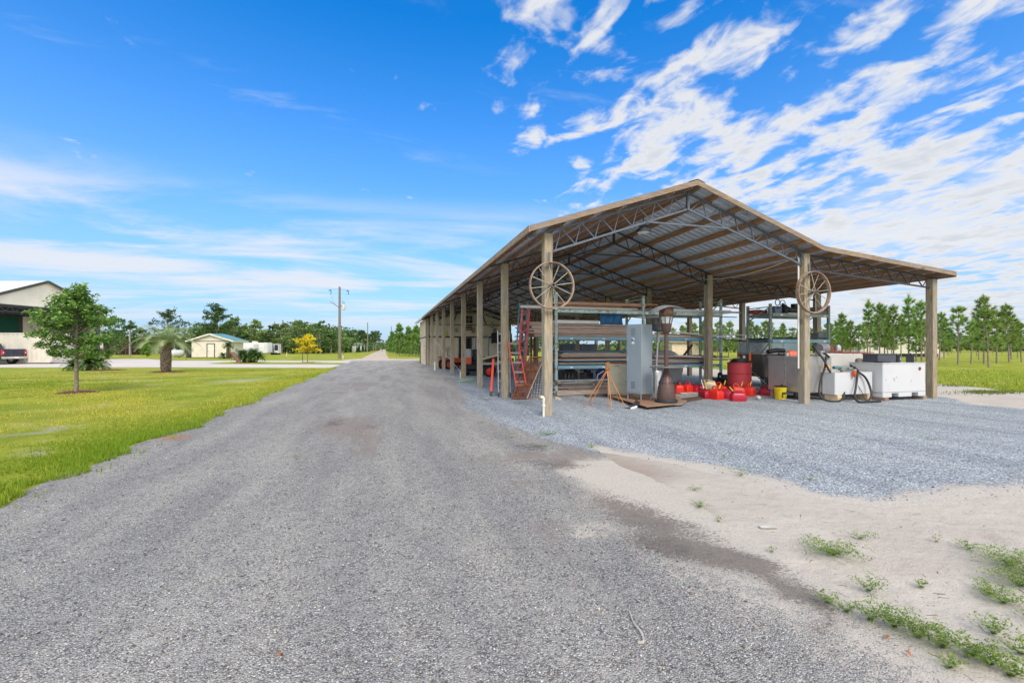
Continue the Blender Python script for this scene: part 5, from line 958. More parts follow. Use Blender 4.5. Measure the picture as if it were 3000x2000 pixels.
m.build('bars', RUST, t); m = MB(); m.beam(sd*.235, sd*.235+a_, .012, .07, 0, nn_); m.build('edge_strip', M('pale edge', L(200, 190, 176), .7), t)
t = thing('grey_grate', 'grey wire grate leaning behind the rusty one', 'grate', pd(1572, 12.95, .03)); a_ = Vector((.30, .5, 1.0)); m = MB(); nn_ = sd.cross(a_.normalized())
for k in range(5): m.beam(sd*(-.16+.08*k), sd*(-.16+.08*k)+a_, .014, .02, 0, nn_)
for k in range(14): m.beam(sd*-.17+a_*k/13, sd*.17+a_*k/13, .012, .014, 0, nn_)
m.build('bars', M('grey wire', L(140, 140, 144), .5, .5), t)
for i, px in enumerate((1556, 1566)): m = MB(); m.b2((-.03, -.03, 0), (.03, .03, 2.55)); tag(m.build('brown_upright', BROWN, None, p=pd(px, 14.9+i*.4)), ('brown steel upright left of the corner post', 'second brown steel upright right beside the first')[i], 'upright')
m = MB(); m.box((0, 0, 0), (.5, .12, .10)); tag(m.build('brown_block', W[1], None, p=pd(1548, 13.7, .93)), 'brown timber block between the faded red ladder and the grate', 'block')
# machines under the long roof
TO = M('tractor orange', L(216, 84, 44), .4, 0, .06, 3); TYRE = M('black tyre', L(38, 38, 38), .85, 0, .15, 20)
def wheel(par, p, r, w, rimc, ax='Y'):
    m = MB(); m.lathe([(r*.62, -w/2), (r*.9, -w/2), (r, -w*.3), (r, w*.3), (r*.9, w/2), (r*.62, w/2)], 26, p, ax=ax, cap=False); wh = m.build('wheel', TYRE, par, smooth=50); m = MB(); m.lathe([(.02, -w*.40), (r*.25, -w*.38), (r*.55, -w*.28), (r*.63, -w*.46), (r*.66, -w*.46), (r*.66, w*.46), (r*.5, w*.3), (.02, w*.3)], 24, p, ax=ax); m.build('rim', rimc, wh, smooth=40)
t = thing('compact_tractor', 'orange compact tractor parked deep under the roof', 'tractor', pd(1326, 31.5), R(24)); t.scale = (.68, .68, .72); m = MB(); m.prism([(-.35, .65), (1.25, .60), (1.35, .75), (1.3, .98), (.2, 1.12), (-.35, 1.05)], -.32, .32); m.build('hood', TO, t, bevel=.03); m = MB(); m.b2((-1.2, -.22, .42), (1.2, .22, .66)); m.build('chassis', DARK, t, bevel=.02)
for y in (-.62, .42): m = MB(); m.prism([(-1.35, .9), (-1.2, 1.12), (-.5, 1.12), (-.3, .75), (-.3, .6), (-.5, 1.02), (-1.15, 1.02)], y, y+.22); m.build('fender', TO, t)
m = MB(); m.b2((-1.05, -.22, .85), (-.6, .22, .98)); m.b2((-1.1, -.22, .98), (-1.0, .22, 1.42)); m.build('seat', TO, t, bevel=.04)
for x, r_ in ((-.9, .48), (.95, .30)):
    for y in (-.6, .6): wheel(t, (x, y, r_), r_, .26 if r_ > .4 else .18, TO)
m = MB(); m.tube([(-.2, 0, 1.0), (-.4, 0, 1.3)], .02, 8); m.torus((-.42, 0, 1.32), .17, .014, 'Z', 20, 6); m.build('steering_wheel', BLK, t); m = MB(); m.beam((.4, -.45, .9), (1.7, -.45, .45), .08, .12); m.beam((.4, .45, .9), (1.7, .45, .45), .08, .12); m.build('loader_arm', TO, t); m = MB(); m.tube([(.9, .2, 1.0), (.9, .2, 1.5)], .03, 8); m.build('exhaust', DARK, t)
t = thing('ride_on_mower', 'black and grey ride on mower with a tall grey roll bar', 'mower', pd(1398, 24.5), R(75)); m = MB(); m.b2((-.8, -.45, .32), (.8, .45, .62)); m.b2((.2, -.42, .62), (.85, .42, 1.0)); m.build('body', DARK, t, bevel=.04); m = MB(); m.b2((-.2, -.28, .62), (.2, .28, .76)); m.b2((.12, -.28, .76), (.26, .28, 1.42)); m.build('seat', BLK, t, bevel=.05); m = MB(); m.b2((-.25, .32, .85), (.45, .62, 1.45)); m.build('grey_box', M('grey plastic box', L(166, 170, 178), .5), t, bevel=.03)
m = MB(); m.tube([(.35, -.62, .5), (.35, -.62, 2.05), (.35, -.55, 2.15), (.35, .05, 2.15), (.35, .12, 2.05), (.35, .12, .5)], .04, 10); m.build('roll_bar', M('blue grey tube', L(112, 126, 142), .45, .2), t, smooth=50)
for x, r_ in ((.55, .32), (-.6, .2)):
    for y in (-.55, .55): wheel(t, (x, y, r_), r_, .2, DARKG)
m = MB(); m.b2((-.6, -.75, .12), (.3, .75, .3)); m.build('deck', DARKG, t, bevel=.04); m = MB(); m.b2((-.30, .30, .62), (-.2, .62, .98)); m.build('orange_panel', TO, t)
t = thing('flat_trailer', 'small flat trailer with orange wheels and an aluminium deck', 'trailer', pd(1450, 22.6), -YAW); m = MB(); m.b2((-.62, -.1, .70), (1.3, 1.3, .76)); m.b2((-.62, -.13, .64), (1.3, -.08, .72)); m.build('deck', ALUM, t, bevel=.005); wheel(t, (-.28, .05, .30), .30, .2, M('orange rim', L(224, 62, 30), .4)); wheel(t, (-.28, 1.15, .30), .30, .2, M('orange rim', L(224, 62, 30), .4)); m = MB(); m.b2((-.4, .1, .28), (-.2, 1.1, .34)); m.b2((.3, -.08, .0), (.36, -.02, .66)); m.build('axle', DARK, t)
t = thing('screen_frame', 'tilted pale wooden screen frame lying on the trailer', 'frame', pd(1443, 22.9, .80), (R(-28), R(-14), R(-35))); m = MB()
for a, b in (((-.45, -.3), (.45, -.3)), ((-.45, .3), (.45, .3)), ((-.45, -.3), (-.45, .3)), ((.45, -.3), (.45, .3))): m.beam((*a, .1), (*b, .1), .07, .12)
m.build('frame', W[3], t); m = MB(); m.box((0, 0, .12), (.86, .56, .01)); m.build('mesh_screen', M('grey mesh', L(110, 110, 106), .7), t)
c = pd(1367, 24.5); HG = M('green hose', L(150, 180, 150), .5); m = MB()
for k in range(6): m.torus((.14*math.sin(k*2.1), .14*math.cos(k*1.7), .02+.02*k), .52-.06*k, .012, 'Z', 32, 6)
tag(m.build('garden_hose', HG, None, smooth=60, p=at(1368, 1117, .012)), 'coil of pale green garden hose on the gravel beside a post', 'hose')
t = thing('yard_hydrant', 'cream yard hydrant pipe standing beside the hose coil', 'hydrant', at(1349, 1114)); m = MB(); m.tube([(0, 0, 0), (0, 0, .42)], .03, 10); m.build('pipe', CREAM, t, smooth=50); m = MB(); m.box((0, 0, .45), (.10, .06, .08)); m.tube([(.03, 0, .45), (.12, 0, .42), (.14, 0, .36)], .018, 8); m.build('tap', STEELH, t)
t = thing('white_post_cap', 'short white plastic pipe at the foot of a far left post', 'pipe', at(1274, 1084)); m = MB(); m.tube([(0, 0, 0), (0, 0, .55)], .06, 10); m.build('pipe', WHITEP, t, smooth=50)
t = thing('waste_bin', 'grey bin standing between the far left posts', 'bin', pd(1290, 33.5)); m = MB(); m.loft([(0, .22, .22), (.75, .27, .27), (.78, .29, .29)], 16, 6); m.build('body', M('grey bin', L(150, 156, 160), .5), t, smooth=40); m = MB(); m.loft([(.78, .29, .29), (.84, .27, .27)], 16, 6); m.build('lid', DARKG, t)
t = thing('wire_basket', 'wire basket on a thin stand against the end wall', 'basket', pd(1312, 34.5)); m = MB()
for z, r_ in ((1.55, .3), (1.45, .28), (1.35, .25)): m.torus((0, 0, z), r_, .012, 'Z', 20, 5)
for k in range(10): a = k*.628; m.tube([(.3*math.cos(a), .3*math.sin(a), 1.55), (.2*math.cos(a), .2*math.sin(a), 1.2)], .008, 5)
m.build('basket', DARKG, t); m = MB(); m.tube([(0, 0, 0), (0, 0, 1.3)], .03, 8); m.build('stand', DARKG, t)
t = thing('leaning_pole', 'long thin pole leaning from the gravel up to the end wall', 'pole', pd(1348, 28)); m = MB(); m.tube([(0, 0, 0), (-1.4, 2.0, 2.0)], .022, 8); m.build('shaft', M('pale pole', L(170, 170, 165), .5), t)
t = thing('storage_shelf', 'dark metal shelf unit with boxes standing deep under the roof', 'shelf', (8.2, 27.5, 0)); m = MB()
for x in (-1.1, 1.1):
    for y in (-.3, .3): m.b2((x-.03, y-.03, 0), (x+.03, y+.03, 2.0))
m.build('frame', TRUSS, t)
for z in (.4, 1.0, 1.6): m = MB(); m.b2((-1.15, -.33, z), (1.15, .33, z+.04)); m.build('shelf', TRUSS, t)
for x, z, s_, c_ in ((-.7, 1.04, .4, L(180, 190, 90)), (-.1, 1.04, .5, L(130, 120, 100)), (.6, 1.04, .45, L(150, 150, 150)), (-.5, .44, .5, L(90, 90, 96)), (.4, .44, .45, L(120, 90, 70)), (-.8, 1.64, .3, L(120, 126, 130)), (.3, 1.64, .4, L(140, 110, 80))): m = MB(); m.box((0, 0, s_*.4), (s_, .5, s_*.8)); tag(m.build('storage_box', M('stored box', c_, .7), None, bevel=.01, p=(8.2+x, 27.5, z)), 'box stored on the dark shelf unit deep under the roof', 'box', 'boxes on the dark shelf unit')
t = thing('tool_cabinet', 'dark blue grey cabinet standing beside the deep shelf unit', 'cabinet', (11.9, 26.0, 0)); m = MB(); m.b2((-1.2, -.3, .05), (1.2, .3, 1.75)); m.build('body', M('blue grey cabinet', L(84, 94, 108), .5), t, bevel=.02)
for x in (-.9, -.3, .3, .9): m = MB(); m.b2((x-.28, -.32, .12), (x+.28, -.303, 1.68)); m.build('door', M('blue grey door', L(92, 102, 116), .5), t, bevel=.005)
t = thing('old_truck_cab', 'old pale truck cab parked beyond the right rack', 'truck', pd(2290, 17.2), -YAW+R(4)); m = MB(); m.prism([(-.8, .55), (.95, .55), (.95, 1.25), (.9, 1.32), (.75, 1.80), (-.7, 1.82), (-.8, 1.35)], 0, 1.7); m.build('cab', M('pale cab paint', L(222, 226, 226), .4), t, bevel=.05)
TG = M('teal window glass', L(200, 224, 224), .12, 0, .05, 2);  # opaque teal pane coloured pale for the bright sky showing through
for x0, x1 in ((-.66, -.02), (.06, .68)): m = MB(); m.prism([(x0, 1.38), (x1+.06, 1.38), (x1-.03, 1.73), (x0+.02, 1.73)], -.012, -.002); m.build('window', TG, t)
for x in (-.4, .6): wheel(t, (x, .12, .38), .38, .24, DARKG)

# ------------------------------------------------------------------ the yard on the left
BW = M('cream barn sheet', L(238, 230, 216), .6, .05, .05, 1.0); BGR = M('bronze barn trim', L(74, 74, 66), .6); ROOFW = M('pale barn roof', L(226, 222, 210), .5, .1, .05, 1.5)
t = thing('metal_barn', 'large cream metal barn with an open porch and dark trim', 'barn', loc(-54.1, 51), -YAW); E0, RDG, HW, LB = 6.25, 9.15, 7.0, 30
m = MB(); m.prism([(-HW, 6.2), (HW, 6.2), (0, RDG)], -.12, 0, 'X'); m.build('gable_panel', BW, t)
for s_ in (-1, 1):
    m = MB(); m.add([(.25, 0, RDG+.12), (-LB, 0, RDG+.12), (-LB, s_*(HW+.35), E0-.02), (.25, s_*(HW+.35), E0-.02)], [(0, 1, 2, 3)]); m.add([(.25, 0, RDG+.04), (-LB, 0, RDG+.04), (-LB, s_*(HW+.35), E0-.10), (.25, s_*(HW+.35), E0-.10)], [(3, 2, 1, 0)]); m.build('roof', ROOFW, t)
    m = MB(); m.beam((.28, 0, RDG+.02), (.28, s_*(HW+.4), E0-.12), .06, .30, 0, (0, 0, 1)); m.build('roof_trim', BGR, t)
m = MB(); m.b2((-7.2, -HW, 0), (-7.0, HW, 6.2))
for k in range(46): m.b2((-7.03, -HW+.15+k*.305, 0), (-6.985, -HW+.19+k*.305, 6.2))
m.build('recess_wall', BW, t)
m = MB(); m.b2((-LB, HW-.15, 0), (-6.9, HW, 6.2)); m.b2((-LB, -HW, 0), (-6.9, -HW+.15, 6.2)); m.build('side_wall', BW, t)
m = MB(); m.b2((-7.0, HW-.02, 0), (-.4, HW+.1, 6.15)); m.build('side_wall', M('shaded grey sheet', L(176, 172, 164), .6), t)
m = MB(); m.b2((-.4, HW-.3, 0), (0, HW+.12, 6.2)); m.b2((-.4, -HW, 0), (0, -HW+.4, 6.2)); m.build('porch_post', BW, t); m = MB(); m.b2((-.42, HW-.62, 0), (-.02, HW-.3, 6.2)); m.build('post_trim', M('green trim', L(70, 92, 84), .6), t)
for x in (-.2, -2.4, -4.6, -6.7):
    m = MB(); m.beam((x, -HW, 6.0), (x, HW, 6.0), .12, .12); m.beam((x, -HW, 5.45), (x, HW, 5.45), .12, .12)
    for k in range(14): a = -HW+k; m.beam((x, a, 5.45), (x, a+.5, 6.0), .06, .06); m.beam((x, a+.5, 6.0), (x, a+1, 5.45), .06, .06)
    m.build('porch_truss', TRUSS, t)
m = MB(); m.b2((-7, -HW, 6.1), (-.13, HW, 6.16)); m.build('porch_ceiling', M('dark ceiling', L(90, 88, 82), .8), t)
m = MB(); m.b2((-6.99, -1.6, 0), (-6.93, 3.3, 5.4))
for k in range(30): m.b2((-6.94, -1.6, .05+k*.18), (-6.91, 3.3, .09+k*.18))
m.build('roll_door', M('dark green roll door', L(16, 84, 66), .5), t); m = MB(); m.b2((-6.99, 3.3, 0), (-6.9, 3.75, 5.5)); m.b2((-6.99, -1.9, 5.4), (-6.9, 3.75, 5.55)); m.build('door_frame', BGR, t)
t = thing('lumber_stack', 'stack of brown pallets under the barn beside the sago palm', 'pallet stack', loc(-53.2, 55.5), -YAW); 
m = MB()
for k in range(7): m.box((0, 0, .12+k*.22), (2.0, 1.2, .12)); m.box((0, -.5, .02+k*.22), (2.0, .1, .09)); m.box((0, .5, .02+k*.22), (2.0, .1, .09))
m.build('pallet_boards', W[1], t)
CT = M('cream container paint', L(210, 204, 190), .55, .1, .05, 1.5, 0, c2=L(196, 186, 164), c2amt=.3)
t = thing('shipping_container', 'cream corrugated shipping container in front of the barn', 'container', loc(-43.2, 41.2), -YAW); m = MB(); pr = []; x = -12.15
while x < -.2: pr += [(x, .05), (x+.20, .05), (x+.25, .0), (x+.37, .0)]; x += .42
pr.append((-.12, .0)); vs = [(a, b, z) for z in (.22, 2.80) for a, b in pr]; n_ = len(pr); m.add(vs, [(i, i+1, n_+i+1, n_+i) for i in range(n_-1)]); m.build('side_panel', CT, t)
m = MB(); m.b2((-12.15, .08, .2), (-.08, 2.4, 2.86)); m.build('shell', CT, t); m = MB(); m.b2((-12.2, -.02, 2.80), (.02, .06, 2.92)); m.b2((-12.2, -.02, .12), (.02, .06, .26)); m.b2((-.12, -.02, .12), (.02, .1, 2.92)); m.b2((-.1, 2.36, .12), (.02, 2.46, 2.92)); m.b2((-.1, 0, 2.8), (.03, 2.4, 2.92)); m.build('frame', CT, t, bevel=.01)
m = MB(); m.b2((-.07, .1, .26), (-.0, 2.36, 2.8)); m.build('end_panel', CT, t)
m = MB(); m.b2((-7.3, -.025, .10), (-6.9, -.0, .24)); m.b2((-.16, -.03, .0), (.03, .14, .12)); m.b2((-.16, 2.3, .0), (.03, 2.47, .12)); m.b2((-12.2, -.03, 0), (-12.0, .14, .12)); m.build('corner_casting', DARKG, t)
# navy pickup backed towards the road
NAVY = M('navy truck paint', L(26, 40, 70), .3, .2, .04, 3, coat=.6); CHR = M('chrome', L(210, 212, 214), .18, .9)
t = thing('pickup_truck', 'dark navy pickup truck with its tailgate towards the road', 'pickup', loc(-45.55, 40.2), -YAW)
m = MB(); m.prism([(-5.75, .55), (-5.7, 1.15), (-4.3, 1.25), (-3.9, 1.30), (-3.0, 1.30), (-1.9, 1.30), (-.05, 1.42), (0, 1.38), (0, .62), (-.5, .52), (-5.2, .48)], -.98, .98); m.build('body', NAVY, t, bevel=.04); m = MB(); m.prism([(-4.1, 1.3), (-3.5, 1.92), (-2.2, 1.95), (-1.85, 1.3)], -.85, .85); m.build('cab', NAVY, t, bevel=.05)
m = MB(); m.prism([(-3.95, 1.34), (-3.45, 1.84), (-2.3, 1.86), (-2.0, 1.34)], -.87, -.856); m.build('side_window', M('dark glass', L(30, 36, 44), .1), t)
m = MB(); m.b2((-.01, -.80, .78), (.035, .80, 1.36)); tg = m.build('tailgate', NAVY, t, bevel=.015); m = MB(); m.b2((.034, -.75, 1.05), (.040, .75, 1.08)); m.b2((.034, -.16, 1.14), (.05, .16, 1.22)); m.build('trim', BLK, tg)
for y in (-.98, .82): m = MB(); m.b2((-.10, y-.01, .86), (.03, y+.17, 1.30)); tl = m.build('tail_light', M('red lens', L(196, 30, 40), .25), t, bevel=.02); m = MB(); m.b2((.028, y+.03, 1.04), (.036, y+.14, 1.12)); m.build('clear_lens', STICK, tl)
m = MB(); m.b2((-.10, -.98, .52), (.18, .98, .72)); bp_ = m.build('bumper', CHR, t, bevel=.03); m = MB(); m.b2((.175, -.18, .55), (.19, .18, .69)); m.build('plate', STICK, bp_)
for x in (-4.75, -1.15):
    for y in (-.82, .82): wheel(t, (x, y, .41), .41, .28, ALUM)
# pump house
CR = M('cream siding', L(224, 216, 202), .7, 0, .05, 1.2); GT = M('dark green trim', L(66, 78, 64), .6); TEALR = M('teal metal roof', L(112, 158, 150), .45, .2, .06, 2); OFFW = M('off white paint', L(226, 222, 212), .5)
t = thing('pump_house', 'small cream shed with a teal metal roof and a white door', 'shed', pd(559.8, 65.6), -YAW); WW, DD, WH, RH = 5.92, 3.1, 2.52, 3.62
m = MB(); m.b2((0, 0, 0), (WW, .1, WH)); m.b2((WW-.1, .1, 0), (WW, DD, WH)); m.b2((0, .1, 0), (.1, DD, WH)); m.b2((.1, DD-.1, 0), (WW-.1, DD, WH)); m.prism([(.0, WH), (WW, WH), (WW/2, RH-.1)], .0, .1); m.build('wall', CR, t)
for s_ in (0, 1):
    x0 = WW/2; x1 = -.6 if s_ == 0 else WW+.6; m = MB(); m.add([(x0, -.35, RH), (x0, DD+.35, RH), (x1, DD+.35, WH+.02), (x1, -.35, WH+.02)], [(0, 1, 2, 3)]); m.add([(x0, -.35, RH+.05), (x0, DD+.35, RH+.05), (x1, DD+.35, WH+.07), (x1, -.35, WH+.07)], [(3, 2, 1, 0)]); m.build('roof', TEALR, t, fix=False); m = MB(); m.beam((x0, -.37, RH-.06), (x1, -.37, WH-.04), .04, .2, 0); m.build('fascia', OFFW, t)
    m = MB(); m.b2((x1-.03, -.35, WH-.12), (x1+.03, DD+.35, WH+.04)); m.build('fascia', OFFW, t)
m = MB(); m.b2((0, -.02, WH-.06), (WW, -.004, WH+.04)); m.b2((-.02, -.02, 0), (.08, -.004, WH)); m.b2((WW-.08, -.02, 0), (WW+.02, -.004, WH)); m.b2((0, -.03, 0), (WW, -.005, .12)); m.build('trim', GT, t)
m = MB(); m.b2((2.32, -.025, .0), (2.46, -.005, 2.18)); m.b2((3.44, -.025, 0), (3.58, -.005, 2.18)); m.b2((2.46, -.025, 2.06), (3.44, -.005, 2.18)); m.build('door_frame', GT, t); m = MB(); m.b2((2.46, -.015, .02), (3.44, -.004, 2.06)); dr = m.build('door', OFFW, t); m = MB(); m.lathe([(.04, -.08), (.04, -.02)], 10, (2.58, 0, 1.0), ax='Y'); m.build('handle', BLK, dr)
m = MB(); m.b2((WW, 1.2, 1.0), (WW+.06, 1.5, 1.4)); m.build('meter_box', M('grey box', L(150, 150, 150), .5), t)
t = thing('black_bin', 'black wheeled bin at the left side of the small cream shed', 'bin', pd(553.5, 66.2)); m = MB(); m.loft([(0, .22, .25), (1.0, .28, .32)], 16, 8); m.build('body', DARKG, t); m = MB(); m.loft([(1.0, .30, .34), (1.07, .28, .3)], 16, 8); m.build('lid', BLK, t)
t = thing('propane_tank', 'white propane tank lying on the grass left of the cream shed', 'gas tank', pd(517, 66), -YAW+R(55)); m = MB(); m.lathe([(.05, -.95), (.35, -.85), (.52, -.6), (.54, -.4), (.54, .6), (.5, .75), (.3, .95), (.05, 1.0)], 28, (0, 0, .68), ax='X'); m.build('shell', WHT, t, smooth=50); m = MB(); m.lathe([(.18, 1.18), (.18, 1.34), (.12, 1.4)], 16, (-.2, 0, 0)); m.build('dome_lid', WHT, t, smooth=40)
for x in (-.5, .5): m = MB(); m.b2((x-.1, -.35, 0), (x+.1, .35, .2)); m.build('block', M('concrete block', L(170, 168, 160), .9), t)
t = thing('cargo_trailer', 'white enclosed cargo trailer parked behind the big sago palm', 'trailer', pd(750, 95), -YAW); m = MB(); m.loft([(.45, 3.1, 1.2), (2.5, 3.1, 1.2), (2.62, 3.0, 1.1)], 36, 9); m.build('body', WHT, t, smooth=40); m = MB(); m.b2((.9-1.5, -.5, 2.6), (.2, .5, 2.95)); m.build('roof_unit', OFFW, t, bevel=.05); m = MB(); m.b2((-3.0, -1.22, .4), (3.0, -1.17, .5)); m.b2((.2, -1.23, .6), (1.3, -1.19, 2.3)); m.build('side_trim', M('pale grey trim', L(196, 198, 198), .4, .3), t)
for x in (-.5, .4): wheel(t, (x, -1.05, .36), .36, .22, ALUM)
m = MB(); m.beam((3.0, 0, .5), (4.6, 0, .45), .12, .1); m.build('tow_bar', DARK, t)
t = thing('trailer_generator', 'white cabinet with two dark grilles beside the cargo trailer', 'generator', pd(803, 97), -YAW); m = MB(); m.b2((-.95, 0, .35), (.95, 1.2, 2.35)); m.build('cabinet', WHT, t, bevel=.03)
for x0, x1 in ((-.9, -.12), (.08, .88)): m = MB(); m.b2((x0, -.02, .5 if x0 < 0 else .95), (x1, -.003, 2.2)); m.build('grille', M('navy grille', L(40, 46, 62), .6), t)
m = MB(); m.b2((-.8, .1, 0), (.8, 1.1, .35)); m.build('skid', DARK, t)
# utility poles
POLEW = wood('pole timber', L(132, 128, 112), 2, .6)
def upole(label, p, h, r, full=False):
    t = thing('utility_pole', label, 'pole', p); m = MB(); m.tube([(0, 0, 0), (0, 0, h*.5), (0, 0, h)], [r, r*.82, r*.66], 12); m.build('shaft', POLEW, t, smooth=60)
    if full:
        m = MB(); m.lathe([(.05, h-3.25), (.24, h-3.2), (.26, h-2.55), (.22, h-2.45), (.05, h-2.42)], 16, (.52, 0, 0)); tr = m.build('transformer', M('pale grey can', L(190, 196, 192), .5), t, smooth=40); m = MB(); m.box((.2, 0, h-2.7), (.2, .1, .08)); m.tube([(.45, 0, h-2.42), (.42, 0, h-1.9)], .03, 6); m.tube([(.6, 0, h-2.42), (.6, 0, h-2.05)], .03, 6); m.tube([(.7, 0, h-3.05), (1.15, 0, h-3.0)], .012, 5); m.build('bushing', DARKG, tr)
        m = MB(); m.tube([(-.1, 0, h-2.9), (-.45, -.05, h-2.6), (-.75, -.1, h-2.4)], .035, 8); am = m.build('lamp_arm', DARKG, t, smooth=60); m = MB(); m.box((-.95, -.1, h-2.28), (.75, .2, .12), 0, (0, R(32), 0)); m.build('lamp_head', M('grey lamp head', L(140, 138, 130), .5), am, bevel=.03)
        m = MB()
        for s_ in (-1.15, 1.15): m.tube([(0, 0, h-.25), (s_, 0, h-.45)], .010, 5); m.tube([(s_-.15, 0, h-.5), (s_, 0, h-.45), (s_+.05, 0, h-.75), (s_-.02, 0, h-1.05)], .05, 6); m.tube([(s_-.28, 0, h-.55), (s_-.05, 0, h-.58)], .05, 6)
        m.tube([(-1.12, 0, h-1.05), (-.85, -.05, h-2.0), (-.6, -.1, h-2.45)], .012, 5); m.build('insulator', DARKG, t)
upole('tall timber utility pole with a transformer and lamp beside the road', pd(995, 61.5), 10.05, .21, True); upole('grey utility pole along the dirt track, second from the camera', pd(1077, 150), 10.2, .2); upole('thin utility pole along the track, left of the pines end', pd(1092.5, 225), 10.8, .2); upole('utility pole far down the left of the track', pd(1102, 330), 11, .2); upole('farthest tiny utility pole on the left of the track', pd(1108, 470), 11, .22); upole('utility pole among the young pines right of the track', pd(1146.5, 178), 10.3, .2)
for px, d_, h_, r_, c_, lb in ((1009, 140, 2.2, .06, L(226, 190, 40), 'yellow marker post on the lawn near the tall utility pole'), (1005, 61, .45, .09, L(214, 206, 180), 'short cream stub post at the foot of the tall utility pole'), (840, 77, .75, .06, L(226, 206, 180), 'cream marker post on the far lawn left of the yellow tree'), (545.5, 56, 1.35, .04, L(110, 104, 90), 'thin dark post in the grass in front of the black bin'), (380, 78, 4.6, .13, L(150, 150, 146), 'thin grey pole standing in front of the brush pile'), (511, 100, 4.2, .1, L(140, 150, 156), 'slim grey pole behind the propane tank')):
    m = MB(); m.tube([(0, 0, 0), (0, 0, h_)], r_, 8); tag(m.build('marker_post', M('post paint', c_, .6), None, smooth=60, p=pd(px, d_)), lb, 'post')
FARW = M('far white house', L(206, 210, 204), .6); t = thing('far_shed', 'small pale shed among the trees far down the lawn', 'shed', pd(1045, 165), -YAW); m = MB(); m.b2((-1.8, 0, 0), (1.8, 4, 2.6)); m.build('wall', FARW, t); m = MB(); m.prism([(-2.2, 2.6), (2.2, 2.6), (0, 3.5)], -.4, 4.4); m.build('roof', M('grey green roof', L(150, 160, 150), .6), t)
# mobile home on the right and its porch
t = thing('mobile_home', 'long white mobile home seen behind the pines on the right', 'house', pd(2538, 73), -YAW); MH = M('white vinyl siding', L(220, 216, 204), .6, 0, .04, 1, .0); 
m = MB(); m.b2((-1.0, 0, .55), (12.3, 4.2, 2.75))
for k in range(12): m.b2((5.4, -.03, .6+k*.18), (12.32, .01, .62+k*.18))
m.build('wall', MH, t); m = MB(); m.prism([(-.3, 2.72), (2.1, 3.35), (4.5, 2.72), (4.5, 2.78), (2.1, 3.42), (-.3, 2.8)], 5.2, 12.5, 'X'); m.build('roof', M('white metal roof', L(232, 234, 236), .45, .1), t); m = MB(); m.prism([(-.2, 2.62), (2.1, 3.1), (4.4, 2.62)], -1.2, 5.2, 'X'); m.build('roof', M('pale porch roof', L(206, 200, 186), .6), t)
m = MB(); m.b2((-.9, .3, 0), (12.2, 4.0, .55)); m.build('dark_underside', M('dark crawl space', L(60, 58, 54), .9), t)  # solid box coloured dark for the shade in the crawl space
for x in (1.2, 4.2, 7.6, 8.6, 10.9): m = MB(); m.b2((x, -.06, 1.2), (x+.75, -.035, 2.25)); w_ = m.build('window', M('dark pane', L(96, 100, 98), .15), t); m = MB(); m.b2((x-.06, -.055, 1.68), (x+.81, -.03, 1.76)); m.b2((x-.07, -.05, 1.13), (x, -.03, 2.32)); m.b2((x+.75, -.05, 1.13), (x+.82, -.03, 2.32)); m.build('window_frame', OFFW, w_)
m = MB()
for k in range(5): m.b2((12.5+.28*k, .6, .0), (12.78+.28*k, 1.8, 1.0-.2*k))
m.build('steps', W[0], t)
t = thing('porch_shelter', 'open timber porch with a railing at the left end of the mobile home', 'porch', pd(2440, 70), -YAW); m = MB()
for x in (0, 1.7, 3.4, 5.0): m.b2((x, 0, 0), (x+.12, .12, 2.3))
m.build('post', W[0], t); m = MB(); m.b2((-.3, -.3, 2.3), (5.4, 3, 2.5)); m.build('roof', M('pale porch roof', L(206, 200, 186), .6), t); m = MB(); m.b2((0, .02, .95), (5.1, .1, 1.05)); m.b2((0, .02, .5), (5.1, .1, .58)); m.build('railing', W[0], t); m = MB(); m.b2((0, 2.6, 0), (5.1, 2.7, 2.3)); m.build('back_wall', M('tan boards', L(190, 172, 146), .7), t); m = MB(); m.b2((.9, 2.55, .9), (2.2, 2.59, 2.0)); m.build('dark_window', DARKG, t)
t = thing('beige_house', 'beige house wall seen through the long rack beyond the shed', 'house', pd(2000, 62), -YAW); m = MB(); m.b2((-1.5, 0, 0), (2.6, 5, 2.35)); m.build('wall', M('beige wall', L(214, 198, 176), .7), t); m = MB(); m.prism([(-.4, 2.3), (2.5, 3.0), (5.4, 2.3)], -1.9, 3.0, 'X'); m.build('roof', M('grey roof', L(150, 146, 140), .7), t)
# bits lying on the ground
m = MB(); m.tube(smooth_path([at(1843, 1788, .012), at(1858, 1825, .016), at(1878, 1850, .012), at(1885, 1878, .014), at(1868, 1880, .012)], 5), [.004]*5+[.007]*11+[.009]*5, 7); tag(m.build('fallen_stick', M('bleached stick', L(176, 170, 162), .8, 0, .2, 20), None, smooth=60), 'bleached crooked stick lying on the near gravel', 'stick')
for px, py, a_, lb in ((2596, 1872, .4, 'dry brown leaf at the edge of the green weeds'), (2670, 1922, 1.2, 'dry brown leaf on the gravel below the weeds'), (820, 1922, 2.0, 'small brown leaf on the gravel near the bottom edge')): m = MB(); m.add([(0, 0, 0), (.018, .008, .010), (.045, 0, .004), (.018, -.01, .012)], [(0, 1, 2, 3)]); tag(m.build('dry_leaf', M('dry leaf', L(160, 96, 56), .8), None, p=at(px, py, .016), rz=a_), lb, 'leaf')
m = MB(); m.box((0, 0, .008), (.14, .04, .008)); tag(m.build('pale_stone', M('pale flat stone', L(196, 194, 188), .8), None, p=at(2250, 1545, .008), rz=-.3), 'flat pale slip of stone lying on the sand', 'stone')

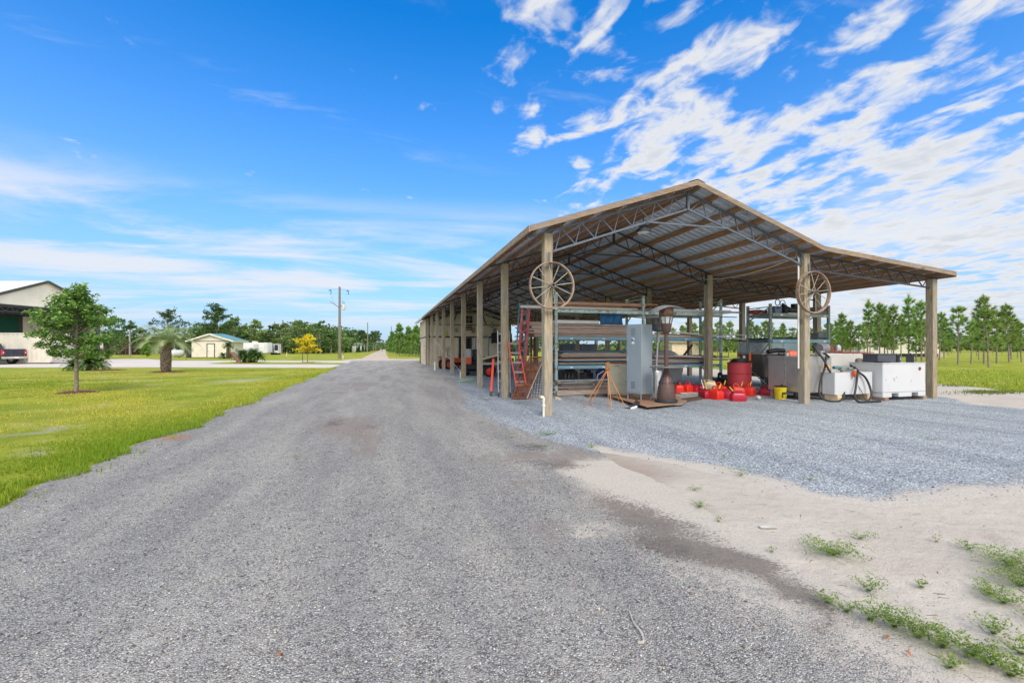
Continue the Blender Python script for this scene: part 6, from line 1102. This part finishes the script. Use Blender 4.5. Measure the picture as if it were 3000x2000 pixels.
# ------------------------------------------------------------------ trees and plants
BARK = M('grey bark', L(134, 124, 110), .9, 0, .25, 18, .6, 30); BARKP = M('pine bark', L(140, 126, 114), .9, 0, .25, 14, .6, 30); MULCH = M('red brown mulch', L(104, 58, 42), .95, 0, .35, 30, .8, 40)
LEAF = leafmat('broad leaf', (1, 1, 1), .35); NEED = leafmat('pine needle', (1, 1, 1), .25, .5)
def unit(n):
    v = nr.standard_normal((n, 3)); return v/np.linalg.norm(v, axis=1, keepdims=True)
def leafq(C, s, asp=.5, up=.4):
    """diamond leaves at C: (n,3) centres, s sizes"""
    n = len(C); d = unit(n); d[:, 2] *= .6; d /= np.linalg.norm(d, axis=1, keepdims=True); q = unit(n); q[:, 2] += up; w = np.cross(d, q); w /= np.linalg.norm(w, axis=1, keepdims=True)+1e-9; s = np.asarray(s)[:, None]
    return np.stack([C-d*s*.5, C+w*s*asp*.5, C+d*s*.5, C-w*s*asp*.5], 1).reshape(-1, 3)
def crown_mesh(par, C, s, c, asp=.5, mat=None, name='crown'):
    V = leafq(C, s, asp); return np_mesh(name, V, np.arange(len(V)).reshape(-1, 4), mat or LEAF, par, np.repeat(c, 4, 0))
def tint(n, a, b, grp=None, sp=.22):
    t = nr.random((n, 1)) if grp is None else np.clip(grp[:, None]+.25*nr.standard_normal((n, 1)), 0, 1); return (np.array(a)*(1-t)+np.array(b)*t)*(1-sp+2*sp*nr.random((n, 1)))
def broad_tree(t, h, rad, base, n_limb, per, leaf, ca, cb, tr=.05, shape=1.0, flat=.5, spread=.16, rise=.5, trunk_parts=True):
    """trunk, limbs and leaves set along twigs; rad = crown radius, base = height of the lowest limb"""
    m = MB(); lean = nr.normal(0, .03, 2)*h; top = Vector((lean[0], lean[1], h*.93)); m.tube([(0, 0, 0), top*.35, top*.7, top], [tr, tr*.8, tr*.5, tr*.15], 9)
    C, G = [], []
    for i in range(n_limb):
        f = (i+nr.random())/n_limb; z0 = base*.75+(h*.88-base*.75)*f; a = i*2.4+nr.normal(0, .4); prof = math.sin(math.pi*min(1, (.18+.82*f)**shape))**.7 if f < .97 else .4
        ln = rad*max(.22, prof)*nr.uniform(.65, 1.12); st = top*(z0/(h*.93)); dz = ln*nr.uniform(rise-.35, rise+.25); e = st+Vector((math.cos(a)*ln, math.sin(a)*ln, dz)); mid = st.lerp(e, .5)+Vector((0, 0, ln*.12)); m.tube([st, mid, e], [tr*.38, tr*.22, tr*.06], 6)
        P = np.array([tuple(st), tuple(mid), tuple(e)])
        nt = max(3, int(per/14))
        for k in range(nt):
            u = .25+.75*nr.random(); p = (P[0]*(1-u)**2+2*P[1]*u*(1-u)+P[2]*u*u); d = nr.normal(0, 1, 3); d[2] = d[2]*flat+.25; d /= np.linalg.norm(d); tl = rad*spread*nr.uniform(.6, 1.6); q = nr.random((14, 1))
            C.append(p+d*tl*q+nr.normal(0, rad*.035, (14, 3))); G += [nr.random()]*14
    for k in range(int(n_limb*.5)):
        d = nr.normal(0, .3, 3); d[2] = 1; q = nr.random((12, 1)); C.append(np.array(tuple(top))*(.84+.12*nr.random())+d*h*.09*q+nr.normal(0, .03*rad, (12, 3))); G += [nr.random()]*12
    C = np.concatenate(C); m.build('trunk', BARK, t, smooth=60); crown_mesh(t, C, leaf*(.6+.8*nr.random(len(C))), tint(len(C), ca, cb, np.array(G)))
def mulch(p, r, label):
    m = MB(); n = 26; vs = [(0, 0, .06)]
    for k in range(n): a = 6.283*k/n; q = r*(1+.12*math.sin(3*a+1)+.08*math.sin(7*a)); vs += [(q*.7*math.cos(a), q*.7*math.sin(a), .05), (q*math.cos(a), q*math.sin(a), .004)]
    m.add(vs, [(0, 1+2*k, 1+2*((k+1) % n)) for k in range(n)]+[(1+2*k, 2+2*k, 2+2*((k+1) % n), 1+2*((k+1) % n)) for k in range(n)]); tag(m.build('mulch_bed', MULCH, None, p=p, fix=False), label, 'mulch bed')
p = at(224, 1150); t = thing('young_oak', 'young bushy oak on the near lawn in a ring of mulch', 'tree', p); broad_tree(t, 3.78, 1.16, 1.42, 66, 250, .088, L(70, 110, 50), L(150, 180, 92), .062, .8, .55, .17, .35); mulch(p, .52, 'round mulch bed under the young oak')
def fronds(t, c, n, ln, droop, width, ca, cb, seg=14, lo=-.1, hi=1.2, leafl=.3, name='crown', vee=.3, arch=1.0):
    V, Cc, m = [], [], MB()
    for k in range(n):
        a = k*2.39996+rng.uniform(-.2, .2); el = lo+(hi-lo)*((k+.5)/n); l = ln*rng.uniform(.85, 1.1); o = Vector((math.cos(a), math.sin(a), 0)); side = Vector((-o.y, o.x, 0)); pts = []; p = Vector(c); e = el; tone = rng.uniform(.8, 1.2)
        for i in range(seg+1):
            pts.append(p.copy()); p = p+(o*math.cos(e)+Vector((0, 0, math.sin(e))))*l/seg; e -= droop/seg*(.5+1.2*i/seg)*arch
        m.tube(pts, [.012*ln*(1-i/(seg+2)) for i in range(seg+1)], 4)
        for i in range(1, seg+1):
            d = (pts[i]-pts[i-1]).normalized(); u = side.cross(d); f = i/seg; ll = leafl*math.sin(math.pi*(.12+.82*f))**.8
            for s_ in (-1, 1):
                for h_ in (0, .5):
                    q = pts[i-1].lerp(pts[i], h_); v = (side*s_*.85+d*.75-u*0+Vector((0, 0, vee if vee > 0 else vee))).normalized(); tip = q+v*ll+Vector((0, 0, -.12*ll)); w = d*width; V.extend([tuple(q-w), tuple(q+w), tuple(tip)])
                    cc = np.array(ca)*(1-f)+np.array(cb)*f; Cc.extend([cc*tone*rng.uniform(.85, 1.15)]*3)
    m.build('frond_stems', M('frond stem', L(140, 150, 90), .6), t, smooth=60); np_mesh(name, np.array(V), np.arange(len(V)).reshape(-1, 3), LEAF, t, np.array(Cc))
p = at(486, 1090); t = thing('pindo_palm', 'stout palm with grey green arching fronds on the lawn', 'palm', p); m = MB(); m.lathe([(.17, 0), (.20, .15), (.23, .6), (.23, 1.1), (.22, 1.5), (.18, 1.75), (.1, 1.85)], 20)
for k in range(150): a = k*2.39996; z = .06+1.66*k/150; r_ = .20+.025*math.sin(z*2); o = Vector((math.cos(a), math.sin(a), 0)); m.box(o*r_+Vector((0, 0, z+.04)), (.10, .10, .14), 0, Matrix.Rotation(a, 3, 'Z') @ Matrix.Rotation(R(28), 3, 'Y'))
m.build('trunk', M('boot trunk', L(132, 118, 104), .9, 0, .3, 14, .5, 30, c2=L(74, 64, 58), c2amt=.5, c2sc=9), t); fronds(t, (0, 0, 1.75), 34, 1.95, 1.55, .019, L(140, 168, 118), L(196, 212, 160), 16, .15, 1.35, .55, vee=.3); mulch(p, .85, 'mulch bed around the stout palm')
def sago(label, p, heads, cat='sago palm'):
    t = thing('sago_palm', label, cat, p, 0, 'sago palms')
    for i, (x, y, z, ln, n, tr) in enumerate(heads):
        if tr: m = MB(); m.tube([(x*.6, y*.6, 0), (x, y, z)], [tr, tr*.85], 12); m.build('trunk', M('sago trunk', L(104, 88, 76), .95, 0, .35, 20, .7, 30), t, smooth=60)
        fronds(t, (x, y, z), n, ln, 1.5, .022, L(36, 70, 32), L(90, 126, 58), 11, -.05, 1.35, .26*ln/.9, name='crown', vee=.2)
p = at(262, 1085); sago('dark green sago palm beside the container end', p, [(0, 0, .45, 1.15, 60, .2), (-.75, -.2, .25, .8, 34, .15), (.35, .25, .35, .9, 34, .15)]); mulch(p+Vector((1.1, -.1, 0)), .9, 'mulch bed at the right of the container sago palm'); 
p = at(728, 1062); sago('large sago clump of several heads on the grass strip', p, [(-.55, 0, .65, 1.15, 55, .2), (.35, .2, .75, 1.2, 60, .2), (.9, -.1, .55, 1.0, 40, .2), (0, -.5, .45, .9, 36, .18)]); mulch(p, 1.35, 'dark mulch bed under the large sago clump')
m = MB(); m.tube([(0, 0, .0), (-.30, 0, .45), (-.72, 0, 1.02)], [.20, .18, .17], 12); m.lathe([(.18, 0), (.19, .06), (.1, .10)], 12, (-.73, 0, 1.0)); tag(m.build('fallen_sago', M('bare sago trunk', L(128, 96, 84), .95, 0, .3, 14, .6, 30), None, smooth=60, p=at(703, 1063)), 'bare leaning sago trunk at the left of the large clump', 'trunk')
p = pd(666, 61); sago('sago palm with a tall trunk in front of the cream shed corner', p, [(.1, 0, 1.75, 1.0, 46, .24), (-.5, -.1, .35, .95, 30, .18), (.5, .2, .4, .9, 30, .18)])
p = at(901, 1062); t = thing('yellow_tree', 'small tree with bright yellow foliage on the grass strip', 'tree', p); broad_tree(t, 3.0, 1.35, 1.35, 30, 170, .15, L(190, 170, 24), L(236, 216, 60), .05, .7, .4, .18, .2); mulch(p, .65, 'red brown mulch bed under the yellow tree')
m = MB(); m.tube([(0, 0, 0), (-.05, 0, 1.5)], .03, 6); tag(m.build('tree_stake', DARKG, None, p=at(887, 1062)), 'thin dark stake beside the yellow tree', 'stake')
p = pd(430, 69); t = thing('round_bush', 'round light green bush on the far lawn', 'bush', p); broad_tree(t, 2.1, 1.15, .35, 26, 130, .17, L(78, 120, 40), L(150, 180, 70), .05, 1, .5, .2, .5)
p = pd(367, 76); t = thing('bare_sapling', 'thin sapling with sparse reddish leaves on the far lawn', 'tree', p); broad_tree(t, 3.0, .9, 1.1, 10, 30, .12, L(110, 84, 60), L(140, 120, 70), .03, 1, .5, .2, .5); mulch(p, .9, 'mulch ring under the thin sapling')
# background broadleaf trees, left of the road
def bg_tree(label, px, d, top, wpx, ca, cb, n=24, per=150, base=.25, shape=.9, flat=.5, leaf=.40, spread=.17, rise=.35):
    h = zat(top, d); t = thing('broadleaf_tree', label, 'tree', pd(px, d), 0, 'broadleaf trees beyond the lawn'); broad_tree(t, h, wpx/2*d/F, h*base, n, per, leaf, ca, cb, .05+.012*h, shape, flat, spread, rise)
DG, MG, YG = L(82, 108, 62), L(126, 154, 88), L(152, 178, 104)
for i, a in enumerate((('thin leafed tree rising just right of the big cream barn', 336, 92, 922, 92, DG, MG, 20, 120, .2, .9, .22), ('slim tree between the barn and the palm, second from the barn', 384, 95, 938, 84, DG, MG, 20, 110, .25, .9, .2), ('small dark tree just left of the palm fronds', 414, 96, 958, 60, DG, MG, 18, 120, .2), ('open flat branched tree rising behind the palm', 492, 100, 903, 128, DG, L(84, 108, 62), 22, 90, .4, .9, .15),
        ('dense tree behind the left roof edge of the cream shed', 548, 108, 985, 110, DG, MG), ('tallest dark tree directly behind the cream shed', 636, 112, 884, 118, DG, L(80, 112, 56), 34, 190, .2, .7, .35), ('tree with a ragged right arm beside the tallest dark tree', 690, 112, 925, 92, DG, MG, 22, 130, .3, .8, .25), ('bushy tree behind the cargo trailer', 750, 115, 932, 86, MG, YG, 24, 150, .25, .9, .3), ('rounded tree above the white cabinet with grilles', 800, 118, 946, 84, DG, MG), ('light topped tree left of the yellow tree', 826, 116, 938, 70, MG, YG, 22, 130, .25, .9, .3), ('broad tree directly behind the yellow tree', 882, 112, 936, 112, DG, YG, 28, 170, .2), ('thin spired tree right of the yellow tree', 938, 108, 936, 62, DG, MG, 22, 120, .2, 1.3, .3), ('low spreading tree halfway to the utility pole', 970, 110, 968, 88, DG, MG, 22, 150, .2), ('dark low tree between the palm and the cream shed', 455, 104, 990, 100, DG, MG), ('dark low tree between the barn and the sapling', 318, 98, 975, 60, DG, MG), ('low tree in the gap left of the trailer roof unit', 715, 118, 968, 90, DG, MG), ('olive tree just left of the tall utility pole', 1000, 130, 975, 70, MG, YG, 20, 130, .2))): bg_tree(*a)
# pines
def pine(t, h, rad, base, whorls, needles, nl, ca, cb, nw=.02, tr=.07, tufts=2, sh=.75):
    m = MB(); b = nr.normal(0, .02, 2)*h; m.tube([(0, 0, 0), (b[0]*.4, b[1]*.4, h*.4), (b[0], b[1], h*.97)], [tr, tr*.75, tr*.2], 8); V, Cc = [], []
    def tuft(p, d, k=1.0):
        n = needles; v = d+.62*nr.standard_normal((n, 3)); v /= np.linalg.norm(v, axis=1, keepdims=True); l = nl*k*(.7+.5*nr.random((n, 1))); w = np.cross(v, nr.standard_normal((n, 3))); w /= np.linalg.norm(w, axis=1, keepdims=True)+1e-9
        o = p+d*nr.uniform(-.35, .1, (n, 1))*nl; V.append(np.stack([o-w*nw, o+w*nw, o+v*l], 1).reshape(-1, 3)); g = nr.random(); c = (np.array(ca)*(1-g)+np.array(cb)*g)*(.75+.5*nr.random((n, 1))); Cc.append(np.repeat(c, 3, 0))
    for i in range(whorls):
        f = (i+.5*nr.random())/whorls; z = h*(base+(1-base)*f*.97); nb = 3+int(nr.random()*3); ln = rad*((1-f)**sh*.95+.13)*nr.uniform(.7, 1.2); a0 = nr.random()*6.28
        for k in range(nb):
            a = a0+6.28*k/nb+nr.normal(0, .25); l = ln*nr.uniform(.6, 1.1); rise = l*(.25+.55*f); st = Vector((b[0]*z/h, b[1]*z/h, z)); e = st+Vector((math.cos(a)*l, math.sin(a)*l, rise)); mid = st.lerp(e, .55)-Vector((0, 0, rise*.12)); m.tube([st, mid, e], [tr*.22, tr*.15, tr*.07], 5)
            d = np.array(tuple((e-mid).normalized())); d[2] += .35; d /= np.linalg.norm(d); tuft(np.array(tuple(e)), d)
            for q in range(tufts-1): u = nr.uniform(.35, .85); p = mid.lerp(e, u) if u > .5 else st.lerp(mid, u+.4); dd = d+.5*nr.standard_normal(3); dd /= np.linalg.norm(dd); tuft(np.array(tuple(p)), dd, .85)
    for k in range(3): tuft(np.array((b[0], b[1], h*(.94+.03*k))), np.array((0, 0, 1.)), 1.0)
    m.build('trunk', BARKP, t, smooth=60); V = np.concatenate(V); np_mesh('crown', V, np.arange(len(V)).reshape(-1, 3), NEED, t, np.concatenate(Cc))
PG = 'pines on the right field'
NA, NBc = L(92, 124, 58), L(164, 192, 100)
protos = []
for i, (rad, base, wh, tu) in enumerate(((.72, .34, 11, 3), (.60, .40, 10, 3), (.80, .30, 12, 3), (.50, .45, 9, 3), (.66, .25, 13, 3), (.88, .40, 11, 3))):
    t = thing('field_pine', '', 'pine', (0, 0, 0), 0, PG); pine(t, 5.0, rad*1.45, base*.85, wh, 36, .32, NA, NBc, .016, .07, tu+1); protos.append(t)
used = set()
def put_pine(label, px, d, top, k, group=PG):
    h = zat(top, d); o = protos[k]
    if k in used: o = copy_tree(o)
    used.add(k); s_ = h/5.0; o.location = pd(px, d); o.rotation_euler = (0, 0, rng.random()*6.28); w_ = s_**.55; o.scale = (w_, w_, s_); o['label'] = label; o['group'] = group
near = ((2807, 39.4, 900, 5, 'round headed pine standing alone just right of the outer post'), (2845, 40.2, 937, 3, 'slender pine second right of the outer post'), (2867, 56, 950, 1, 'thin leaning pine farther back between two near ones'), (2883, 41.5, 868, 0, 'tallest pine right of the outer post'), (2897, 34, 903, 2, 'pine nearest the camera on the right field'), (2920, 42.5, 911, 5, 'pine with a leaning trunk right of the nearest pine'), (2957, 46, 893, 0, 'tall pine near the right edge with a high bare trunk'), (2963, 57, 925, 1, 'pine behind the tall one near the right edge'), (2981, 66, 948, 3, 'short pine far back near the right edge'), (2993, 46, 944, 2, 'pine at the extreme right edge of the view'), (2752, 53, 918, 1, 'narrow pine touching the outer post on its right'), (2766, 64, 940, 4, 'dense pine behind the steps of the mobile home'),
        (2700, 46, 884, 1, 'pine half hidden by the outer post on its left'), (2684, 47.5, 938, 4, 'low dense pine left of the outer post'), (2662, 48, 868, 3, 'tall spindly pine in front of the mobile home wall'), (2618, 50, 896, 1, 'pine above the large dark grey box'), (2577, 52, 890, 2, 'broad pine above the battery boxes, left side'), (2541, 55, 881, 3, 'thin tall pine left of the broad one'), (2592, 60, 905, 4, 'dense pine behind the broad one'), (2466, 60, 919, 0, 'pointed pine right of the short rack'), (2640, 58, 930, 5, 'pine between the spindly one and the one above the grey box'))
for px, d, top, k, lb in near: put_pine(lb, px, d, top, k)
for i in range(48):
    px = 1935+(2720-1935)*(i+rng.random())/48; d = rng.uniform(56, 90); put_pine('bushy pine in the dense stand seen behind the racks and tanks', px, d, rng.uniform(930, 968) if px > 2440 else rng.uniform(938, 972), rng.choice((0, 2, 4, 4, 2, 5)), 'dense pine stand beyond the shed')
for i in range(14):
    px = 2740+(3060-2740)*(i+rng.random())/14; put_pine('small pine far back on the right field', px, rng.uniform(75, 110), rng.uniform(962, 985), rng.choice((1, 3, 4, 0)), 'far pines on the right field')
YGRP = 'young pines right of the track'
t = thing('young_pine', '', 'pine', (0, 0, 0), 0, YGRP); pine(t, 5.0, 1.15, .06, 16, 34, .42, L(78, 116, 54), L(156, 188, 98), .030, .08, 4, .8); yp = t; first = True
for px, d, top in ((1143, 120, 985), (1152, 112, 972), (1160, 105, 980), (1171, 84, 950), (1180, 98, 975), (1189, 92, 985), (1199, 80, 958), (1209, 88, 968), (1217, 76, 955), (1226, 82, 962), (1236, 84, 960), (1165, 100, 990), (1205, 100, 985), (1245, 78, 965), (1140, 150, 990)):
    o = yp if first else copy_tree(yp); first = False; h = zat(top, d); o.location = pd(px, d); o.scale = (h/5.0,)*3; o.rotation_euler = (0, 0, rng.random()*6.28); o['label'] = 'bushy young pine in the row right of the dirt track'
o_ = 'tall pines with bare trunks by the track'; t = thing('tall_pine', '', 'pine', (0, 0, 0), 0, o_); pine(t, 9.0, 1.9, .50, 9, 40, .75, L(70, 96, 58), L(116, 142, 84), .06, .13, 4, .35); tp_ = t; first = True
for px in (1003, 1013, 1021, 1030, 1038, 1046, 1054, 1061, 1069, 1078, 1086, 1094, 1100, 1008, 1050, 1074):
    o = tp_ if first else copy_tree(tp_); first = False; d = rng.uniform(165, 215); h = zat(rng.uniform(968, 985), d); o.location = pd(px, d); o.scale = (h/9*1.25, h/9*1.25, h/9); o.rotation_euler = (0, 0, rng.random()*6.28); o['label'] = 'tall dark pine with a bare trunk in the line left of the track'
cg = 'conical shrubs on the lawn'; t = thing('conical_shrub', '', 'shrub', (0, 0, 0), 0, cg); n = 900; z = nr.random(n)**1.3; a = nr.random(n)*6.28; r_ = (1-z)*.55*np.sqrt(nr.random(n)); crown_mesh(t, np.stack([r_*np.cos(a), r_*np.sin(a), .15+2.1*z], 1), .22*(.6+.7*nr.random(n)), tint(n, L(44, 72, 36), L(82, 112, 54))); m = MB(); m.tube([(0, 0, 0), (0, 0, .5)], .05, 6); m.build('trunk', BARK, t); cs = t; first = True
for px, d in ((1013, 140), (1027, 142), (1046, 140), (1052, 141), (1063, 150), (1071, 155), (1080, 160), (856, 106), (900, 108), (918, 110), (934, 112), (947, 112), (962, 116), (977, 118)):
    o = cs if first else copy_tree(cs); first = False; s_ = rng.uniform(.85, 1.25); o.location = pd(px, d); o.scale = (s_, s_, s_); o.rotation_euler = (0, 0, rng.random()*6); o['label'] = 'dark green conical shrub planted along the far lawn edge'
# far woods as masses
def woods(name, label, pts, h, n, leaf, ca, cb):
    P = [Vector((*p[:2], 0)) for p in pts]; seg = [(P[i+1]-P[i]).length for i in range(len(P)-1)]; tot = sum(seg); C = []
    u = nr.random(n)*tot; X, Y, Hh = np.zeros(n), np.zeros(n), np.zeros(n); acc = 0
    for i, s_ in enumerate(seg):
        k = (u >= acc) & (u < acc+s_); f = (u[k]-acc)/s_; X[k] = P[i].x+(P[i+1].x-P[i].x)*f; Y[k] = P[i].y+(P[i+1].y-P[i].y)*f; acc += s_
    hh = np.array([h*(.62+.5*nz(q, 0, .07, 3)+.34*nz(q, 0, .31, 8)+.2*nz(q, 0, 1.1, 2)) for q in u]); dep = nr.random(n); ht = hh*np.sqrt(nr.random(n)); C = np.stack([X+nr.normal(0, 3, n), Y+nr.normal(0, 3, n)+dep*5, np.maximum(.1, ht)], 1)
    tag(crown_mesh(None, C, leaf*(.6+.8*nr.random(n)), tint(n, ca, cb), .7, None, name), label, 'woods', kind='stuff')
woods('left_woods', 'dark woods closing the lawn on the left', [pd(230, 122), pd(570, 126)], 5.6, 9000, .75, L(72, 98, 56), L(122, 148, 88)); woods('left_woods', 'taller woods behind the yellow tree and the trailers', [pd(560, 126), pd(700, 128), pd(985, 132)], 9.2, 20000, .75, L(68, 96, 54), L(126, 152, 90)); woods('left_woods', 'low woods behind the tall utility pole', [pd(975, 150), pd(1010, 175), pd(1090, 260)], 6.2, 9000, .9, L(72, 98, 58), L(120, 144, 90))
woods('right_woods', 'dark woods closing the field on the right', [pd(1150, 190), pd(1500, 150), pd(2000, 150), pd(2500, 160), pd(3200, 165)], 6.0, 26000, .95, L(66, 94, 52), L(118, 146, 80))
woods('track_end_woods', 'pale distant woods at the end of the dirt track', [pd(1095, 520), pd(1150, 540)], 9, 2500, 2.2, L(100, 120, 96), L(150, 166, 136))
n = 5000; p = pd(355, 98); t = thing('brush_pile', 'grey brown heap of dead brush at the edge of the lawn', 'brush pile', p, -YAW); a = nr.random(n)*6.28; r_ = np.sqrt(nr.random(n)); C = np.stack([r_*np.cos(a)*5.0, r_*np.sin(a)*2, .1+(2.9*(1-r_)**.7+.3)*nr.random(n)], 1); crown_mesh(t, C, .9*(.4+.8*nr.random(n)), tint(n, L(120, 100, 96), L(176, 156, 146)), .10, None, 'branches'); m = MB(); m.tube([(-5.2, -1.5, .5), (-3.2, -1.6, .6), (-1.2, -1.5, .3)], .12, 8); m.tube([(1, -1.8, .3), (2.2, -1.9, 1.2)], .1, 8); m.build('log', W[0], t)
